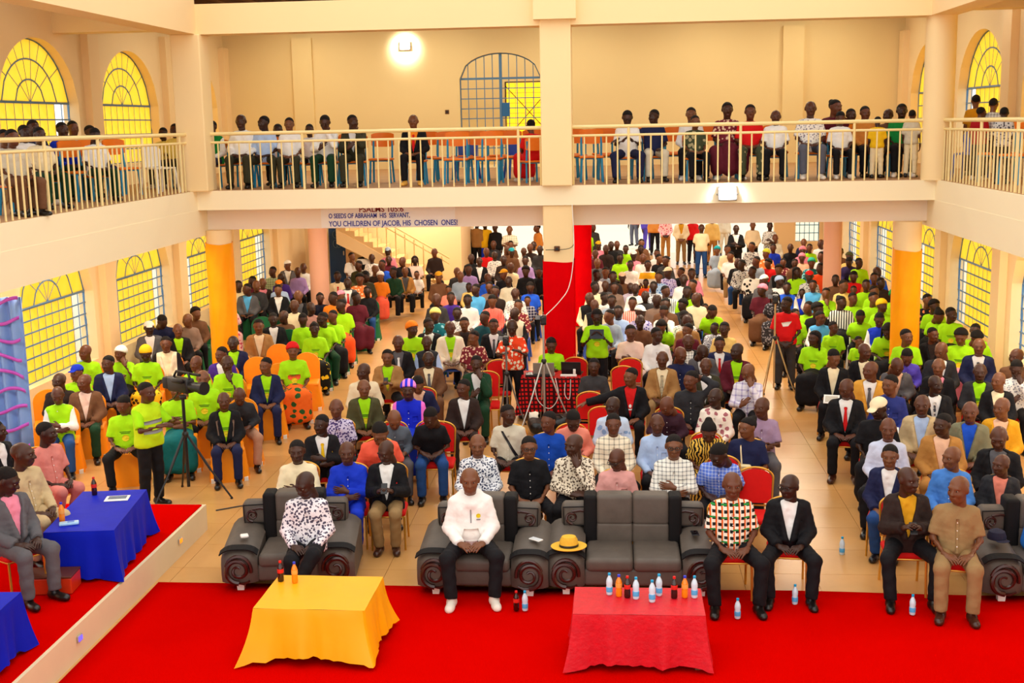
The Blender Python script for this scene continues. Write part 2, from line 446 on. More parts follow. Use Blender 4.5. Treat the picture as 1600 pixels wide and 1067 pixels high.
# upper beams and roof
ub = MB(); ub.bx(BL - .25, BR + .25, YB - .1, YB + .35, ZT, 7.14); struct('beam', ub, FASCIA)
ub = MB(); ub.bx(BL - .25, BL + .2, 6, YB - .1, ZT, 7.9); struct('beam', ub, PIER)
ub = MB(); ub.bx(BR - .2, BR + .25, 6, YB - .1, ZT, 7.9); struct('beam', ub, PIER)
ub = MB(); ub.bx(XL, BL - .25, YB - .1, YB + .3, 6.72, 7.9); struct('beam', ub, FASCIA)
ub = MB(); ub.bx(BR + .25, XR, YB - .1, YB + .3, 6.72, 7.9); struct('beam', ub, FASCIA)
cp = MB(); cp.bx(XC - .36, XC + .36, YB - .28, YB + .4, 6.72, 7.5); struct('beam', cp, FASCIA)
rf = MB(); rf.bx(XL - .3, XR + .3, YB + .1, YW + .3, 7.95, 8.1); rf.bx(XL - .3, BL + .2, 6, YB + .1, 7.95, 8.1); rf.bx(BR - .2, XR + .3, 6, YB + .1, 7.95, 8.1)
struct('ceiling', rf, TIMBER)
rl = MB()
for i in range(24): rl.bx(XL + .35 + i * .7, XL + .43 + i * .7, YB + .36, YW, 7.8, 7.95)
struct('ceiling_joists', rl, TIMBER)
lc = MB(); lc.bx(XL, XR, YW + .3, YE, 3.62, 3.8); struct('ceiling', lc, WALL)

# --------- added fill lamps, hidden under the ceilings to brighten the hall
for i, (x, y, z, pw_, lc_) in enumerate(FILL_LAMPS):
    r = empty('added_fill_batten', (x, y, z), 0, 'added white fill lamp unseen under the %s ceiling' % ('balcony' if y < 31 and z < 5 else ('rear' if z < 5 else 'upper gallery')), 'lamp', 'added fill lamps')
    MB().rbox((0, 0, .02), (1.25, .16, .05), .01, 2).build('housing', WHITEP, r); MB().box((0, 0, -.012), (1.2, .1, .02)).build('diffuser', glow('fill_glow_soft', '#fff4dc', 4), r)
    fill_light(r, pw_, lc_)

# --------- columns
def column(x, y, z0, z1, r, m, square=False):
    mb = MB()
    if square: mb.rbox((x, y, (z0 + z1) / 2), (2 * r, 2 * r, z1 - z0), .02, 2)
    else: mb.lathe([(r, z0), (r, z1)], 28, (x, y, 0))
    return struct('column', mb, m, not square)
column(XC, YB + .13, ZB, ZT + .2, .265, FASCIA, True)
column(BL + .02, YB + .05, ZB, ZT, .26, FASCIA, True)
column(BR + .02, YB + .1, ZB, ZT, .25, FASCIA)
column(XC, YB + .3, 0, ZS, .262, FASCIA, True)
cl_ = column(-7.22, 21.95, 0, ZBEAM, .23, PIER); column(5.13, 21.95, 0, ZBEAM, .23, PIER)
column(-7.4, 30.2, 0, 3.6, .235, PINKPIL); column(5.42, 31.0, 0, 3.6, .22, PINKPIL); column(XC, 30.4, 0, 3.6, .3, PIER)
def wrap(x, y, r, z0, z1, m, label, square=False, sag=.05):
    mb = MB(); n = 40; K = 24; vs = []
    for j in range(K + 1):
        z = z0 + (z1 - z0) * j / K
        for i in range(n):
            A = 2 * math.pi * i / n; ca, sa = math.cos(A), math.sin(A)
            rr = r / max(abs(ca), abs(sa)) if square else r
            rr = min(rr, r * 1.34) + .012 + .005 * math.sin(5 * A + z * 3) + .004 * math.sin(11 * A - z * 7)
            zz = z - (sag * (1 - abs(math.sin(A * .5 + .6))) if j == K else 0)
            vs.append((rr * ca, rr * sa, zz))
    fs = [(j * n + i, j * n + (i + 1) % n, (j + 1) * n + (i + 1) % n, (j + 1) * n + i) for j in range(K) for i in range(n)]
    mb.add([(a + x, b + y, cc) for a, b, cc in vs], fs)
    o = mb.build('column_drape', m, None, True); tag(o, label, 'drape', 'cloth drapes on columns')
    return o
ORANGE_SATIN = fabric('orange_satin', '#ffae08', '#ff9600', .5, .2, .2, 3)
RED_SATIN = fabric('red_satin', '#e6060e', '#cc040c', .8, .0, .2, 3)
wrap(-7.22, 21.95, .235, .02, 2.98, ORANGE_SATIN, 'orange satin drape on the column beside the tall windows and navy blazer')
wrap(5.13, 21.95, .235, .02, 2.72, ORANGE_SATIN, 'orange satin drape on the column behind the lime tees')
wrap(XC, YB + .3, .268, .02, 2.62, RED_SATIN, 'red satin drape on the square centre column', True)
wrap(XC + .08, 30.4, .33, .02, 3.55, RED_SATIN, 'tall red drape on the column behind the centre one')

# --------- rear part of the ground floor
rw = MB(); rw.bx(XL, -9.05, 38.3, 38.6, 0, 3.6); rw.bx(-8.5, -4.8, 38.3, 38.6, 0, 3.6); rw.bx(-9.05, -8.5, 38.3, 38.6, 2.35, 3.6)
struct('wall_rear', rw, WALL)
bw = MB(); bw.bx(-5.1, -4.8, 38.6, YE, 0, 3.6); bw.bx(-4.8, 5.4, YE, YE + .3, 2.7, 3.6); bw.bx(-2.35, -1.05, YE, YE + .3, 0, 2.7); bw.bx(5.4, 6.1, YE, YE + .3, 0, 3.6)
bw.bx(6.1, 6.9, YE, YE + .3, 0, .9); bw.bx(6.1, 6.9, YE, YE + .3, 2.5, 3.6); bw.bx(6.9, XR + .3, YE, YE + .3, 0, 3.6)
struct('wall_far', bw, WALL)
n += 1
fw = empty('window_%d' % n, (6.5, YE + .15, 0), 0, kind='structure')
ff = MB(); ff.tube([(-.4, 0, .9), (.4, 0, .9), (.4, 0, 2.5), (-.4, 0, 2.5)], .03, 4, True)
for i in range(1, 5): ff.tube([(-.4 + .16 * i, 0, .9), (-.4 + .16 * i, 0, 2.5)], .014, 4)
for j in range(1, 6): ff.tube([(-.4, 0, .9 + .27 * j), (.4, 0, .9 + .27 * j)], .018, 4)
ff.build('window_frame', CYAN_TUBE, fw)
for i in range(5):
    MB().box((-.32 + .16 * i, .01, 1.7), (.145, .006, 1.58)).build('pane', GLASS_C, fw)
# blue steel door by the stairs
dr = empty('door_2', (-8.775, 38.4, 0), 0, kind='structure')
MB().box((0, 0, 1.16), (.52, .06, 2.3)).build('door_leaf', paint('blue_steel_door', '#24508f', .15, .45, 3), dr)
sc_ = MB()
for zc in (1.35, 1.65, 1.95):
    for sx in (-1, 1):
        sc_.tube([(sx * (.05 + .08 * math.sin(a)), -.045, zc + .12 * math.cos(a)) for a in [i * math.pi / 6 for i in range(10)]], .008, 4)
sc_.build('scroll_work', paint('pale_blue_metal', '#7fa0c8', .1, .4), dr)
MB().rbox((.2, -.05, 1.05), (.04, .05, .14), .01).build('door_handle', SILVER, dr)
# stairs rising to the left behind the rows
st = empty('staircase', (-5.0, 36.95, 0), 0, 'cream staircase with metal handrail rising behind the seated rows', 'staircase')
NS = 12
for i in range(NS):
    z1 = (i + 1) * .17
    mb = MB(); mb.bx(-.1 - .28 * (i + 1), -.1 - .28 * i, 0, 1.3, max(0, z1 - .5), z1); mb.build('step', paint('stair_cream', '#e7c58e', .08, .6), st)
sk_ = MB(); sk_.prism([(-.1, 0), (-.1 - .28 * NS, .17 * NS - .1), (-.1 - .28 * NS, .17 * NS - .55), (-.5, 0)], -.06, 0, 'y'); sk_.build('stringer', WALL, st)
hr = MB(); hr.tube([(-.0, .02, 1.0), (-.1 - .28 * NS, .02, .17 * NS + 1.0)], .03, 6); hr.build('handrail', RAILM, st)
hr = MB(); hr.tube([(-.0, .02, .82), (-.1 - .28 * NS, .02, .17 * NS + .82)], .02, 6); hr.build('handrail', RAILM, st)
for i in range(NS):
    x = -.1 - .28 * (i + .5); MB().cyl((x, .02, .17 * (i + .5)), (x, .02, .17 * (i + .5) + .98), .02, 6).build('baluster', RAILM, st)

# --------- balcony railings
bal_me = MB().cyl((0, 0, 0), (0, 0, .84), .014, 6).mesh('baluster', RAILM)
post_me = MB().cyl((0, 0, 0), (0, 0, 1.0), .024, 8).mesh('post', RAILM)
def railing(p0, p1, label, step=.19):
    p0, p1 = Vector(p0), Vector(p1); L = (p1 - p0).length; d = (p1 - p0) / L
    r = empty('balcony_railing', p0, 0, label, 'railing', 'cream balcony railings')
    q = p1 - p0
    MB().tube([(0, 0, 1.0), q + Vector((0, 0, 1.0))], .032, 8).build('top_rail', RAILM, r)
    MB().tube([(0, 0, .85), q + Vector((0, 0, .85))], .022, 8).build('mid_rail', RAILM, r)
    k = int(L / step)
    for i in range(k + 1):
        o = link('post' if i % 10 == 0 else 'baluster', post_me if i % 10 == 0 else bal_me, r, Matrix.Translation(d * (L * i / k)))
railing((BL + .02, YB + .1, ZB), (BR - .02, YB + .1, ZB), 'cream steel railing along the front of the balcony above the scripture lettering')
railing((BL - .08, 9.0, ZB), (BL - .08, YB, ZB), 'cream steel railing of the side balcony with the seated pupils', .17)
railing((BR + .08, 9.0, ZB), (BR + .08, YB, ZB), 'cream steel railing of the side balcony by the blue plastic chair', .17)

# --------- painted scripture on the beam
def text(body, loc, size, m, sx=1.0):
    cu = bpy.data.curves.new('scripture_text', 'FONT'); cu.body = body; cu.size = size; cu.extrude = .002; cu.offset = .002
    cu.materials.append(m)
    tmp = bpy.data.objects.new('tmp_text', cu); COL.objects.link(tmp); dg = bpy.context.evaluated_depsgraph_get()
    me = bpy.data.meshes.new_from_object(tmp.evaluated_get(dg)); bpy.data.objects.remove(tmp)
    o = link('scripture_text', me); o.location = loc; o.rotation_euler = (math.pi / 2, 0, 0); o.scale = (sx, 1, 1)
    return o
BLUEINK = paint('blue_sign_paint', '#2733a0', .1, .6, 5, 0); REDINK = paint('maroon_sign_paint', '#8e2a2a', .1, .6, 5, 0)
pw_ = MB(); pw_.bx(-5.3, -2.85, 21.965, 21.98, ZBEAM + .01, ZS); o = pw_.build('painted_panel', paint('white_sign_paint', '#f7f1ea', .03, .6))
tag(o, 'white painted panel on the beam behind the scripture lettering', 'sign')
t1 = text('PSALMS 105:6', (-4.6, 21.96, 3.478), .14, REDINK, 1.0); tag(t1, 'maroon lettering reading PSALMS 105:6 half hidden by the slab', 'lettering')
t2 = text('O SEEDS OF ABRAHAM  HIS  SERVANT,', (-5.16, 21.96, 3.372), .12, BLUEINK, .72); tag(t2, 'blue lettering reading O SEEDS OF ABRAHAM HIS SERVANT', 'lettering')
t3 = text('YOU CHILDREN OF JACOB, HIS  CHOSEN  ONES!', (-5.16, 21.96, 3.225), .136, BLUEINK, .79); tag(t3, 'blue lettering reading YOU CHILDREN OF JACOB HIS CHOSEN ONES', 'lettering')

# --------- stage, carpets
sg = MB(); sg.bx(-9.7, -5.16, 5, 14.55, 0, .33); struct('stage_floor', sg, paint('stage_edge_cream', '#e3cfa8', .1, .6, 2))
mb = MB(); mb.bx(-9.68, -5.2, 5, 14.5, .33, .345); o = mb.build('stage_carpet', CARPET); tag(o, 'red carpet covering the raised stage under the blue tables', 'carpet')
def carpet_fn(uu, vv):
    x = -5.12 + uu * 12.0; y = 6.0 + vv * (6.72 - .1 * uu)
    if vv > .99 and uu > .3: y -= .03 * math.sin(uu * 19)
    return (x, y, .006 + .004 * math.sin(x * 3.1 + y * 1.7) * (1 if .02 < vv < .98 else 0))
mb = MB(); mb.grid(carpet_fn, 48, 28)
o = mb.build('red_carpet', CARPET, None, True); sm = o.modifiers.new('thick', 'SOLIDIFY'); sm.thickness = .006; sm.offset = 1
tag(o, 'wide red carpet on the floor in front of the sofas', 'carpet')

# ================================================================ FURNITURE
def copy_tree(o, parent=None, label=None):
    c = o.copy(); COL.objects.link(c)
    if parent is not None: c.parent = parent
    if label: c['label'] = label
    for ch in list(o.children):
        d = ch.copy(); COL.objects.link(d); d.parent = c; d.matrix_parent_inverse = ch.matrix_parent_inverse.copy()
        for g_ in list(ch.children):
            e = g_.copy(); COL.objects.link(e); e.parent = d; e.matrix_parent_inverse = g_.matrix_parent_inverse.copy()
    return c

class Kit:
    """parts of one kind of thing: list of (name, mesh, matrix); place() makes a thing with its parts"""
    def __init__(s, name, cat): s.name, s.cat, s.parts = name, cat, []
    def part(s, name, mb, m, smooth=False, mtx=None): s.parts.append((name, mb.mesh(name, m, smooth), mtx)); return s
    def place(s, loc, rz, label, group=None, scale=1.0, mats=None):
        r = empty(s.name, loc, rz, label, s.cat, group); r.scale = (scale,) * 3
        for nme, me, mt in s.parts:
            o = link(nme, me, r, mt)
            if mats and nme in mats:
                o.material_slots[0].link = 'OBJECT'; o.material_slots[0].material = mats[nme]
        return r

# banquet chair: gold steel frame, red pads. faces -y
def back_outline(wd, z0, z1, crown, n=8):
    pts = [(-wd * .94, z0), (wd * .94, z0), (wd, z1 - crown)]
    pts += [(wd * math.cos(a), z1 - crown + crown * math.sin(a)) for a in [math.pi * i / (2 * n) for i in range(1, 2 * n)]]
    pts += [(-wd, z1 - crown)]
    return pts
BANQ = Kit('banquet_chair', 'chair')
mb = MB(); mb.rbox((0, 0, .445), (.43, .43, .075), .035, 3); BANQ.part('seat', mb, RED_VELVET, True)
mb = MB(); mb.prism(back_outline(.19, .53, .93, .11), .215, .255, 'y'); BANQ.part('backrest', mb, RED_VELVET, False, Matrix.Translation((0, .235, 0)) @ Matrix.Rotation(math.radians(-7), 4, 'X') @ Matrix.Translation((0, -.235, 0)))
mb = MB(); o_ = back_outline(.205, .50, .95, .115); mb.tube([(x, .235, z) for x, z in o_], .014, 6, True); BANQ.part('back_frame', mb, GOLD, True, Matrix.Translation((0, .235, 0)) @ Matrix.Rotation(math.radians(-7), 4, 'X') @ Matrix.Translation((0, -.235, 0)))
mb = MB(); mb.tube([(-.2, -.2, .41), (.2, -.2, .41), (.2, .21, .41), (-.2, .21, .41)], .013, 6, True); BANQ.part('seat_frame', mb, GOLD, True)
for sx in (-1, 1):
    BANQ.part('leg', MB().tube([(sx * .195, -.2, .41), (sx * .2, -.225, 0)], .0135, 6), GOLD, True)
    BANQ.part('leg', MB().tube([(sx * .19, .225, .52), (sx * .195, .2, .41), (sx * .2, .27, 0)], .0135, 6), GOLD, True)

# chair under a stretch cover
def cover_kit(m):
    k = Kit('covered_chair', 'chair')
    mb = MB()
    def fn(uu, vv):   # skirt round the seat, flaring to the floor
        A = 2 * math.pi * uu; z = .48 * (1 - vv)
        q = .24 + .05 * vv + .012 * vv * math.sin(9 * A)
        ca, sa = math.cos(A), math.sin(A); mx = max(abs(ca), abs(sa)) ** .75
        return (q * ca / mx, q * sa / mx, z)
    mb.grid(fn, 44, 6)
    mb.rbox((0, 0, .465), (.47, .47, .06), .03, 3)
    k.part('seat_cover', mb, m, True)
    mb = MB(); o1 = back_outline(.235, .05, .97, .2, 9); mb.prism(o1, .2, .275, 'y')
    k.part('back_cover', mb, m, False, Matrix.Translation((0, .2, 0)) @ Matrix.Rotation(math.radians(-5), 4, 'X') @ Matrix.Translation((0, -.2, 0)))
    for sx in (-1, 1):
        for sy in (-1, 1): k.part('foot', MB().box((sx * .24, sy * .24, .03), (.06, .06, .06)), WHITEP)
    return k
OR_COVER = fabric('orange_chair_cover', '#ff9d0c', '#f58a00', .55, .3, .25, 4)
GR_COVER = fabric('green_chair_cover', '#0f6b3c', '#0a5530', .55, .3, .25, 4)
COVO, COVG = cover_kit(OR_COVER), cover_kit(GR_COVER)

# plastic monobloc chair
def plastic_kit(m):
    k = Kit('plastic_chair', 'chair'); mb = MB()
    mb.rbox((0, 0, .43), (.42, .42, .03), .012, 2); k.part('seat', mb, m, True)
    mb = MB(); mb.prism(back_outline(.2, .45, .82, .1), .19, .215, 'y'); k.part('backrest', mb, m)
    for sx in (-1, 1):
        k.part('leg', MB().tube([(sx * .19, -.18, .42), (sx * .23, -.24, 0)], .028, 5), m)
        k.part('leg', MB().tube([(sx * .19, .19, .45), (sx * .23, .26, 0)], .028, 5), m)
    return k
PLB, PLW = plastic_kit(BLUEP), plastic_kit(WHITEP)

# school chair on the balcony
SCH = Kit('school_chair', 'chair')
SCH.part('seat', MB().rbox((0, 0, .45), (.44, .42, .04), .018, 3), ORANGE_PLY, True)
mb = MB(); mb.grid(lambda uu, vv: (-.22 + .44 * uu, .2 + .05 * math.sin(math.pi * uu) , .68 + .27 * vv - .03 * (abs(uu - .5) * 2) ** 4 * (1 if vv > .5 else -1)), 8, 3)
mb.grid(lambda uu, vv: (-.22 + .44 * uu, .222 + .05 * math.sin(math.pi * uu), .68 + .27 * vv - .03 * (abs(uu - .5) * 2) ** 4 * (1 if vv > .5 else -1)), 8, 3); SCH.part('backrest', mb, ORANGE_PLY, True)
for sx in (-1, 1):
    SCH.part('leg', MB().tube([(sx * .18, -.17, .43), (sx * .2, -.2, 0)], .021, 6), CYAN_TUBE, True)
    SCH.part('leg', MB().tube([(sx * .185, .24, .88), (sx * .18, .17, .42), (sx * .2, .22, 0)], .021, 6), CYAN_TUBE, True)
SCH.part('seat_frame', MB().tube([(-.18, -.17, .42), (.18, -.17, .42), (.18, .17, .42), (-.18, .17, .42)], .012, 6, True), CYAN_TUBE, True)

# ---------------- sofas
SOFA = fabric('grey_sofa_suede', '#635950', '#4b433c', .55, .35, .12, 7)
SOFAB = fabric('black_suede', '#171415', '#0e0d0e', .7, .2, .1, 8)
def spiral(mb, cx, cz, r, y, sgn=1, turns=1.7, thick=.024, n=40):
    pts = []
    for i in range(n + 1):
        a = i / n; ang = -math.pi * .5 + a * turns * 2 * math.pi
        rr = r * (1 - .78 * a); pts.append((cx + sgn * rr * math.cos(ang), y - .006 * math.sin(a * 20), cz + rr * math.sin(ang)))
    mb.tube(pts, thick, 7, False, thick * .45)
def sofa(name, loc, rz, seatw, label, nseat):
    r = empty(name, loc, rz, label, 'sofa' if nseat > 1 else 'armchair', 'grey carved sofa set')
    AW = .40; W2 = seatw / 2
    for sx in (-1, 1):
        x = sx * (W2 + AW / 2)
        arm = MB(); prof = []
        # side profile (y,z): rounded front, sloping up to the back
        P = [(-.44, .1), (-.47, .2), (-.47, .34), (-.44, .42), (-.36, .47), (-.1, .52), (.2, .57), (.4, .6), (.46, .56), (.46, .1)]
        m_ = 9; vs = []
        for i in range(m_):
            s = -1 + 2 * i / (m_ - 1); sh = (1 - abs(s) ** 3.5 * .16)
            for (yy, zz) in P:
                vs.append((x + s * AW / 2, yy * (sh if yy < 0 else 1), .1 + (zz - .1) * sh))
        L = len(P); fs = [(i * L + j, i * L + (j + 1) % L, (i + 1) * L + (j + 1) % L, (i + 1) * L + j) for i in range(m_ - 1) for j in range(L)]
        fs += [tuple(reversed(range(L))), tuple((m_ - 1) * L + j for j in range(L))]
        arm.add(vs, fs); a_ = arm.build('arm', SOFA, r, True)
        band = MB()
        bp = [(x + s * (AW / 2 + .004), -.385, .1 + .385 * (1 - abs(s) ** 3.5 * .16)) for s in [-1 + 2 * i / 10 for i in range(11)]]
        bv = []
        for (bx_, by_, bz_) in bp: bv += [(bx_, by_ - .05, bz_ - .005), (bx_, by_ + .05, bz_ + .018)]
        band.add(bv, [(2 * i, 2 * i + 1, 2 * i + 3, 2 * i + 2) for i in range(10)])
        b2 = band.build('band', SOFAB, a_); sm_ = b2.modifiers.new('thick', 'SOLIDIFY'); sm_.thickness = .012; sm_.offset = 1
        cv = MB(); spiral(cv, x, .26, .145, -.478, sx, 1.6, .03); cv.lathe([(.0, -.02), (.03, -.015), (.045, 0)], 12); 
        cvm = MB(); spiral(cvm, x, .26, .145, -.472, sx, 1.6, .03)
        cvm.tube([(x + sx * .14 * math.cos(a), -.468, .26 + .16 * math.sin(a)) for a in [math.pi * (.1 + .95 * i / 12) for i in range(13)]], .02, 6)
        for q in range(4): cvm.tube([(x - sx * (.12 - .02 * q), -.47, .14 - .012 * q), (x - sx * (.05 - .02 * q), -.47, .1 + .006 * q)], .012, 5)
        cvm.build('carving', WOODCARVE, r, True)
        wing = MB(); wing.rbox((sx * (W2 + .1), .33, .68), (.34, .2, .27), .06, 4); wg = wing.build('wing', SOFA, r, True)
        wc = MB(); spiral(wc, sx * (W2 + .15), .66, .07, .225, sx, 1.4, .018, 26); wc.tube([(sx * (W2 + .15), .225, .73), (sx * (W2 + .06), .225, .745), (sx * W2, .225, .735)], .016, 6); wc.build('carving', WOODCARVE, wg, True)
        pp = MB(); pp.tube([(sx * (W2 - .04), .228, .57), (sx * (W2 + .24), .228, .57), (sx * (W2 + .25), .228, .78), (sx * (W2 - .04), .228, .79)], .008, 5, True); pp.build('piping', SOFAB, wg, True)
        bb = MB(); bb.rbox((sx * (W2 - .055), .285, .64), (.15, .262, .585), .04, 4); bb.build('black_panel', SOFAB, r, True)
        for yy in (-.36, .38): MB().box((sx * (W2 + .2), yy, .05), (.07, .07, .1), None, 1.2).build('foot', WHITEP, r)
    base = MB(); base.rbox((0, 0, .2), (seatw + .02, .8, .2), .04, 3); base.build('base', SOFA, r, True)
    cw = (seatw - .02) / nseat
    for i in range(nseat):
        cx = -seatw / 2 + .01 + cw * (i + .5)
        mb = MB(); mb.rbox((cx, -.1, .345), (cw - .004, .68, .15), .05, 4); mb.build('seat_cushion', SOFA, r, True)
    bw_ = (seatw - .24) / nseat
    for i in range(nseat):
        cx = -(seatw - .24) / 2 + bw_ * (i + .5)
        mb = MB(); mb.rbox((cx, .275, .5), (bw_ + .004, .23, .24), .035, 4); mb.rbox((cx, .285, .765), (bw_ + .004, .25, .34), .045, 4); mb.build('back_cushion', SOFA, r, True)
    return r
sofa('armchair', (-3.62, 12.95, 0), math.radians(6), .66, 'grey carved armchair with the slumped person in floral shirt', 1)
sofa('armchair', (-1.42, 12.85, 0), math.radians(-1), .62, 'grey carved armchair with the person in white hoodie', 1)
sofa('two_seat_sofa', (.19, 12.9, 0), 0, 1.04, 'empty grey carved two seat sofa with a straw hat on its arm', 2)
sofa('two_seat_sofa', (4.72, 12.85, 0), 0, 1.04, 'grey carved sofa cut by the picture edge beside the khaki suit', 2)

# ---------------- cloth covered tables
def cloth_table(name, cx, cy, z0, lx, ly, h, m, label, rz=0.0, hem=.06, seed=1, flare=.06, corner=.14):
    """table frame with four legs; the cloth is its own thing"""
    t = empty('table', (cx, cy, z0), rz, 'wooden table hidden under the ' + label, 'table', 'tables under cloths')
    MB().box((0, 0, h - .03), (lx - .03, ly - .03, .035)).build('tabletop', TIMBER, t)
    for sx in (-1, 1):
        for sy in (-1, 1): MB().box((sx * (lx / 2 - .06), sy * (ly / 2 - .06), h / 2 - .03), (.05, .05, h - .06)).build('leg', TIMBER, t)
    rn = random.Random(seed); ph = [rn.uniform(0, 6.28) for _ in range(8)]
    K = 96; J = 12; vs = []; fs = []
    def rim(uu):
        per = 2 * (lx + ly); d = uu * per
        if d < lx: return (-lx / 2 + d, -ly / 2, 0, -1)
        d -= lx
        if d < ly: return (lx / 2, -ly / 2 + d, 1, 0)
        d -= ly
        if d < lx: return (lx / 2 - d, ly / 2, 0, 1)
        d -= lx
        return (-lx / 2, ly / 2 - d, -1, 0)
    for j in range(J + 1):
        f = j / J
        for i in range(K):
            x, y, nx, ny = rim(i / K)
            cxr = max(0, 1 - min(lx / 2 - abs(x), .16) / .16) * max(0, 1 - min(ly / 2 - abs(y), .16) / .16)
            A = i / K * 2 * math.pi
            fold = .02 * math.sin(9 * A + ph[0]) + .015 * math.sin(15 * A + ph[1]) + .01 * math.sin(23 * A + ph[2])
            off = (.008 + f * (flare + fold) + f * f * cxr * corner)
            dx, dy = nx, ny
            if cxr > .3:
                L = math.hypot(x / lx, y / ly); dx, dy = (1 if x > 0 else -1) * .75, (1 if y > 0 else -1) * .75
            hz = hem + .014 * math.sin(5 * A + ph[3]) + .008 * math.sin(31 * A + ph[4]) - cxr * .05
            z = h + .004 - f * (h - max(.008, hz)); 
            if j == 0: off = .004
            vs.append((x + dx * off, y + dy * off, z))
    for j in range(J):
        for i in range(K): fs.append((j * K + i, j * K + (i + 1) % K, (j + 1) * K + (i + 1) % K, (j + 1) * K + i))
    n0 = len(vs); gx, gy = 14, 10
    for b in range(gy + 1):
        for a in range(gx + 1):
            x, y = -lx / 2 - .004 + (lx + .008) * a / gx, -ly / 2 - .004 + (ly + .008) * b / gy
            vs.append((x, y, h + .006 + .0015 * math.sin(x * 9 + ph[5]) * math.sin(y * 11)))
    for b in range(gy):
        for a in range(gx): fs.append((n0 + b * (gx + 1) + a, n0 + b * (gx + 1) + a + 1, n0 + (b + 1) * (gx + 1) + a + 1, n0 + (b + 1) * (gx + 1) + a))
    mb = MB(); mb.add(vs, fs); o = mb.build('tablecloth', m, None, True); o.location = (cx, cy, z0); o.rotation_euler = (0, 0, rz)
    tag(o, label, 'tablecloth', 'table cloths')
    return o
YEL = fabric('yellow_satin', '#ffb800', '#f7a800', .45, .4, .15, 3)
REDC = fabric('crimson_damask', '#e30e22', '#b80a1c', .5, .35, .22, 16)
BLUC = fabric('blue_satin', '#0520c4', '#0418a0', .6, .12, .2, 3)
cloth_table('t', -2.86, 11.1, .012, 1.06, .86, .54, YEL, 'yellow satin tablecloth in front of the left armchair', math.radians(-1), .07, 3, .05)
cloth_table('t', .21, 10.98, .012, 1.2, .66, .54, REDC, 'crimson tablecloth with nine bottles on it', 0, .05, 8, .02, .08)
cloth_table('t', -5.68, 12.55, .345, .72, 1.45, .55, BLUC, 'royal blue tablecloth with a magazine and bottles on the stage', math.radians(8), .03, 5, .02, .07)
cloth_table('t', -5.86, 9.7, .345, 1.0, .86, .55, BLUC, 'royal blue tablecloth cut off by the picture corner', math.radians(3), .05, 6, .02, .06)
# carpeted step box beside the blue table
bxo = empty('step_box', (-5.8, 11.6, .345), math.radians(6), 'low red and brown step box at the foot of the blue table', 'box')
MB().rbox((0, 0, .09), (.5, .3, .17), .012, 2).build('body', paint('orange_red_vinyl', '#c8320f', .2, .4, 20), bxo)
MB().rbox((0, 0, .185), (.51, .31, .02), .008, 2).build('lid', paint('brown_lid', '#5a2a18', .2, .5, 8), bxo)

# ---------------- bottles
def bottle_kit(kind):
    k = Kit('%s_bottle' % kind, 'bottle')
    body = [(.001, 0), (.026, 0), (.031, .008), (.031, .06), (.028, .085), (.031, .11), (.031, .135), (.024, .16), (.013, .182), (.012, .196)]
    if kind == 'water':
        m = paint('clear_pet', '#cfe6f5', .05, .12, 8, 0, .6); lab = paint('blue_white_label', '#5ab4ee', .35, .4, 30, 0); capm = paint('cyan_cap', '#1aa6d9', .1, .4)
    elif kind == 'cola':
        m = paint('cola', '#2a0c08', .2, .1, 8, 0, .7); lab = paint('cola_label', '#d8281e', .2, .4, 30, 0); capm = paint('red_cap', '#d8201a', .1, .4)
    else:
        m = paint('orange_soda', '#ff8a0a', .1, .12, 8, 0, .6); lab = paint('orange_label', '#ffa64a', .25, .4, 30, 0); capm = paint('blue_cap', '#2b3fd0', .1, .4)
    k.part('body', MB().lathe(body, 14), m, True)
    k.part('label', MB().lathe([(.0318, .03), (.0322, .032), (.0322, .075), (.0318, .077)] if kind == 'water' else [(.0318, .09), (.0322, .092), (.0322, .13), (.0318, .132)], 14), lab, True)
    k.part('cap', MB().lathe([(.014, .192), (.0145, .194), (.0145, .212), (.012, .214)], 12), capm, True)
    return k
BOT = {q: bottle_kit(q) for q in ('water', 'cola', 'orange')}
rt = .56
for kind, x, y, z, lab in (
    ('water', -.06, 11.13, rt, 'clear water bottle with dark blue cap at the hat end of the crimson table'),
    ('orange', .03, 11.09, rt, 'orange soda bottle next to the first cola on the crimson table'),
    ('cola', .11, 11.06, rt, 'cola bottle between orange soda and water nearer the hat'),
    ('water', .19, 11.03, rt, 'water bottle just after the first cola on the crimson table'),
    ('water', .34, 10.96, rt, 'water bottle standing nearest the table edge, in front of another'),
    ('water', .41, 11.12, rt, 'water bottle standing behind the foremost one on the crimson table'),
    ('cola', .55, 11.06, rt, 'cola bottle beside the last orange soda on the crimson table'),
    ('orange', .65, 11.08, rt, 'orange soda bottle between cola and the end water bottle'),
    ('water', .74, 11.08, rt, 'water bottle at the far end of the crimson table'),
    ('cola', -3.32, 11.37, rt, 'cola bottle on the yellow table'),
    ('orange', -3.17, 11.34, rt, 'orange soda bottle on the yellow table'),
    ('cola', -1.03, 12.03, .014, 'cola bottle on the carpet by white sneakers'),
    ('water', -.94, 12.03, .014, 'water bottle on the carpet by white sneakers'),
    ('water', 1.23, 11.9, .014, 'water bottle between the black shoes of the patterned shirt'),
    ('water', 1.86, 12.3, .014, 'water bottle between the feet of the black jacket and white tee'),
    ('water', 3.0, 12.06, .014, 'water bottle by the shoes of the person in yellow shirt'),
    ('water', 3.72, 12.35, .014, 'water bottle beside the sofa foot next to brown shoes'),
    ('orange', -5.9, 12.15, .9, 'orange soda bottle on the blue table'),
    ('cola', -5.95, 13.1, .9, 'cola bottle on the blue table'),
    ('water', 2.62, 13.85, .0, 'water bottle on the tiles behind the front row chairs')):
    BOT[kind].place((x, y, z), random.uniform(0, 6), lab, 'drink bottles')
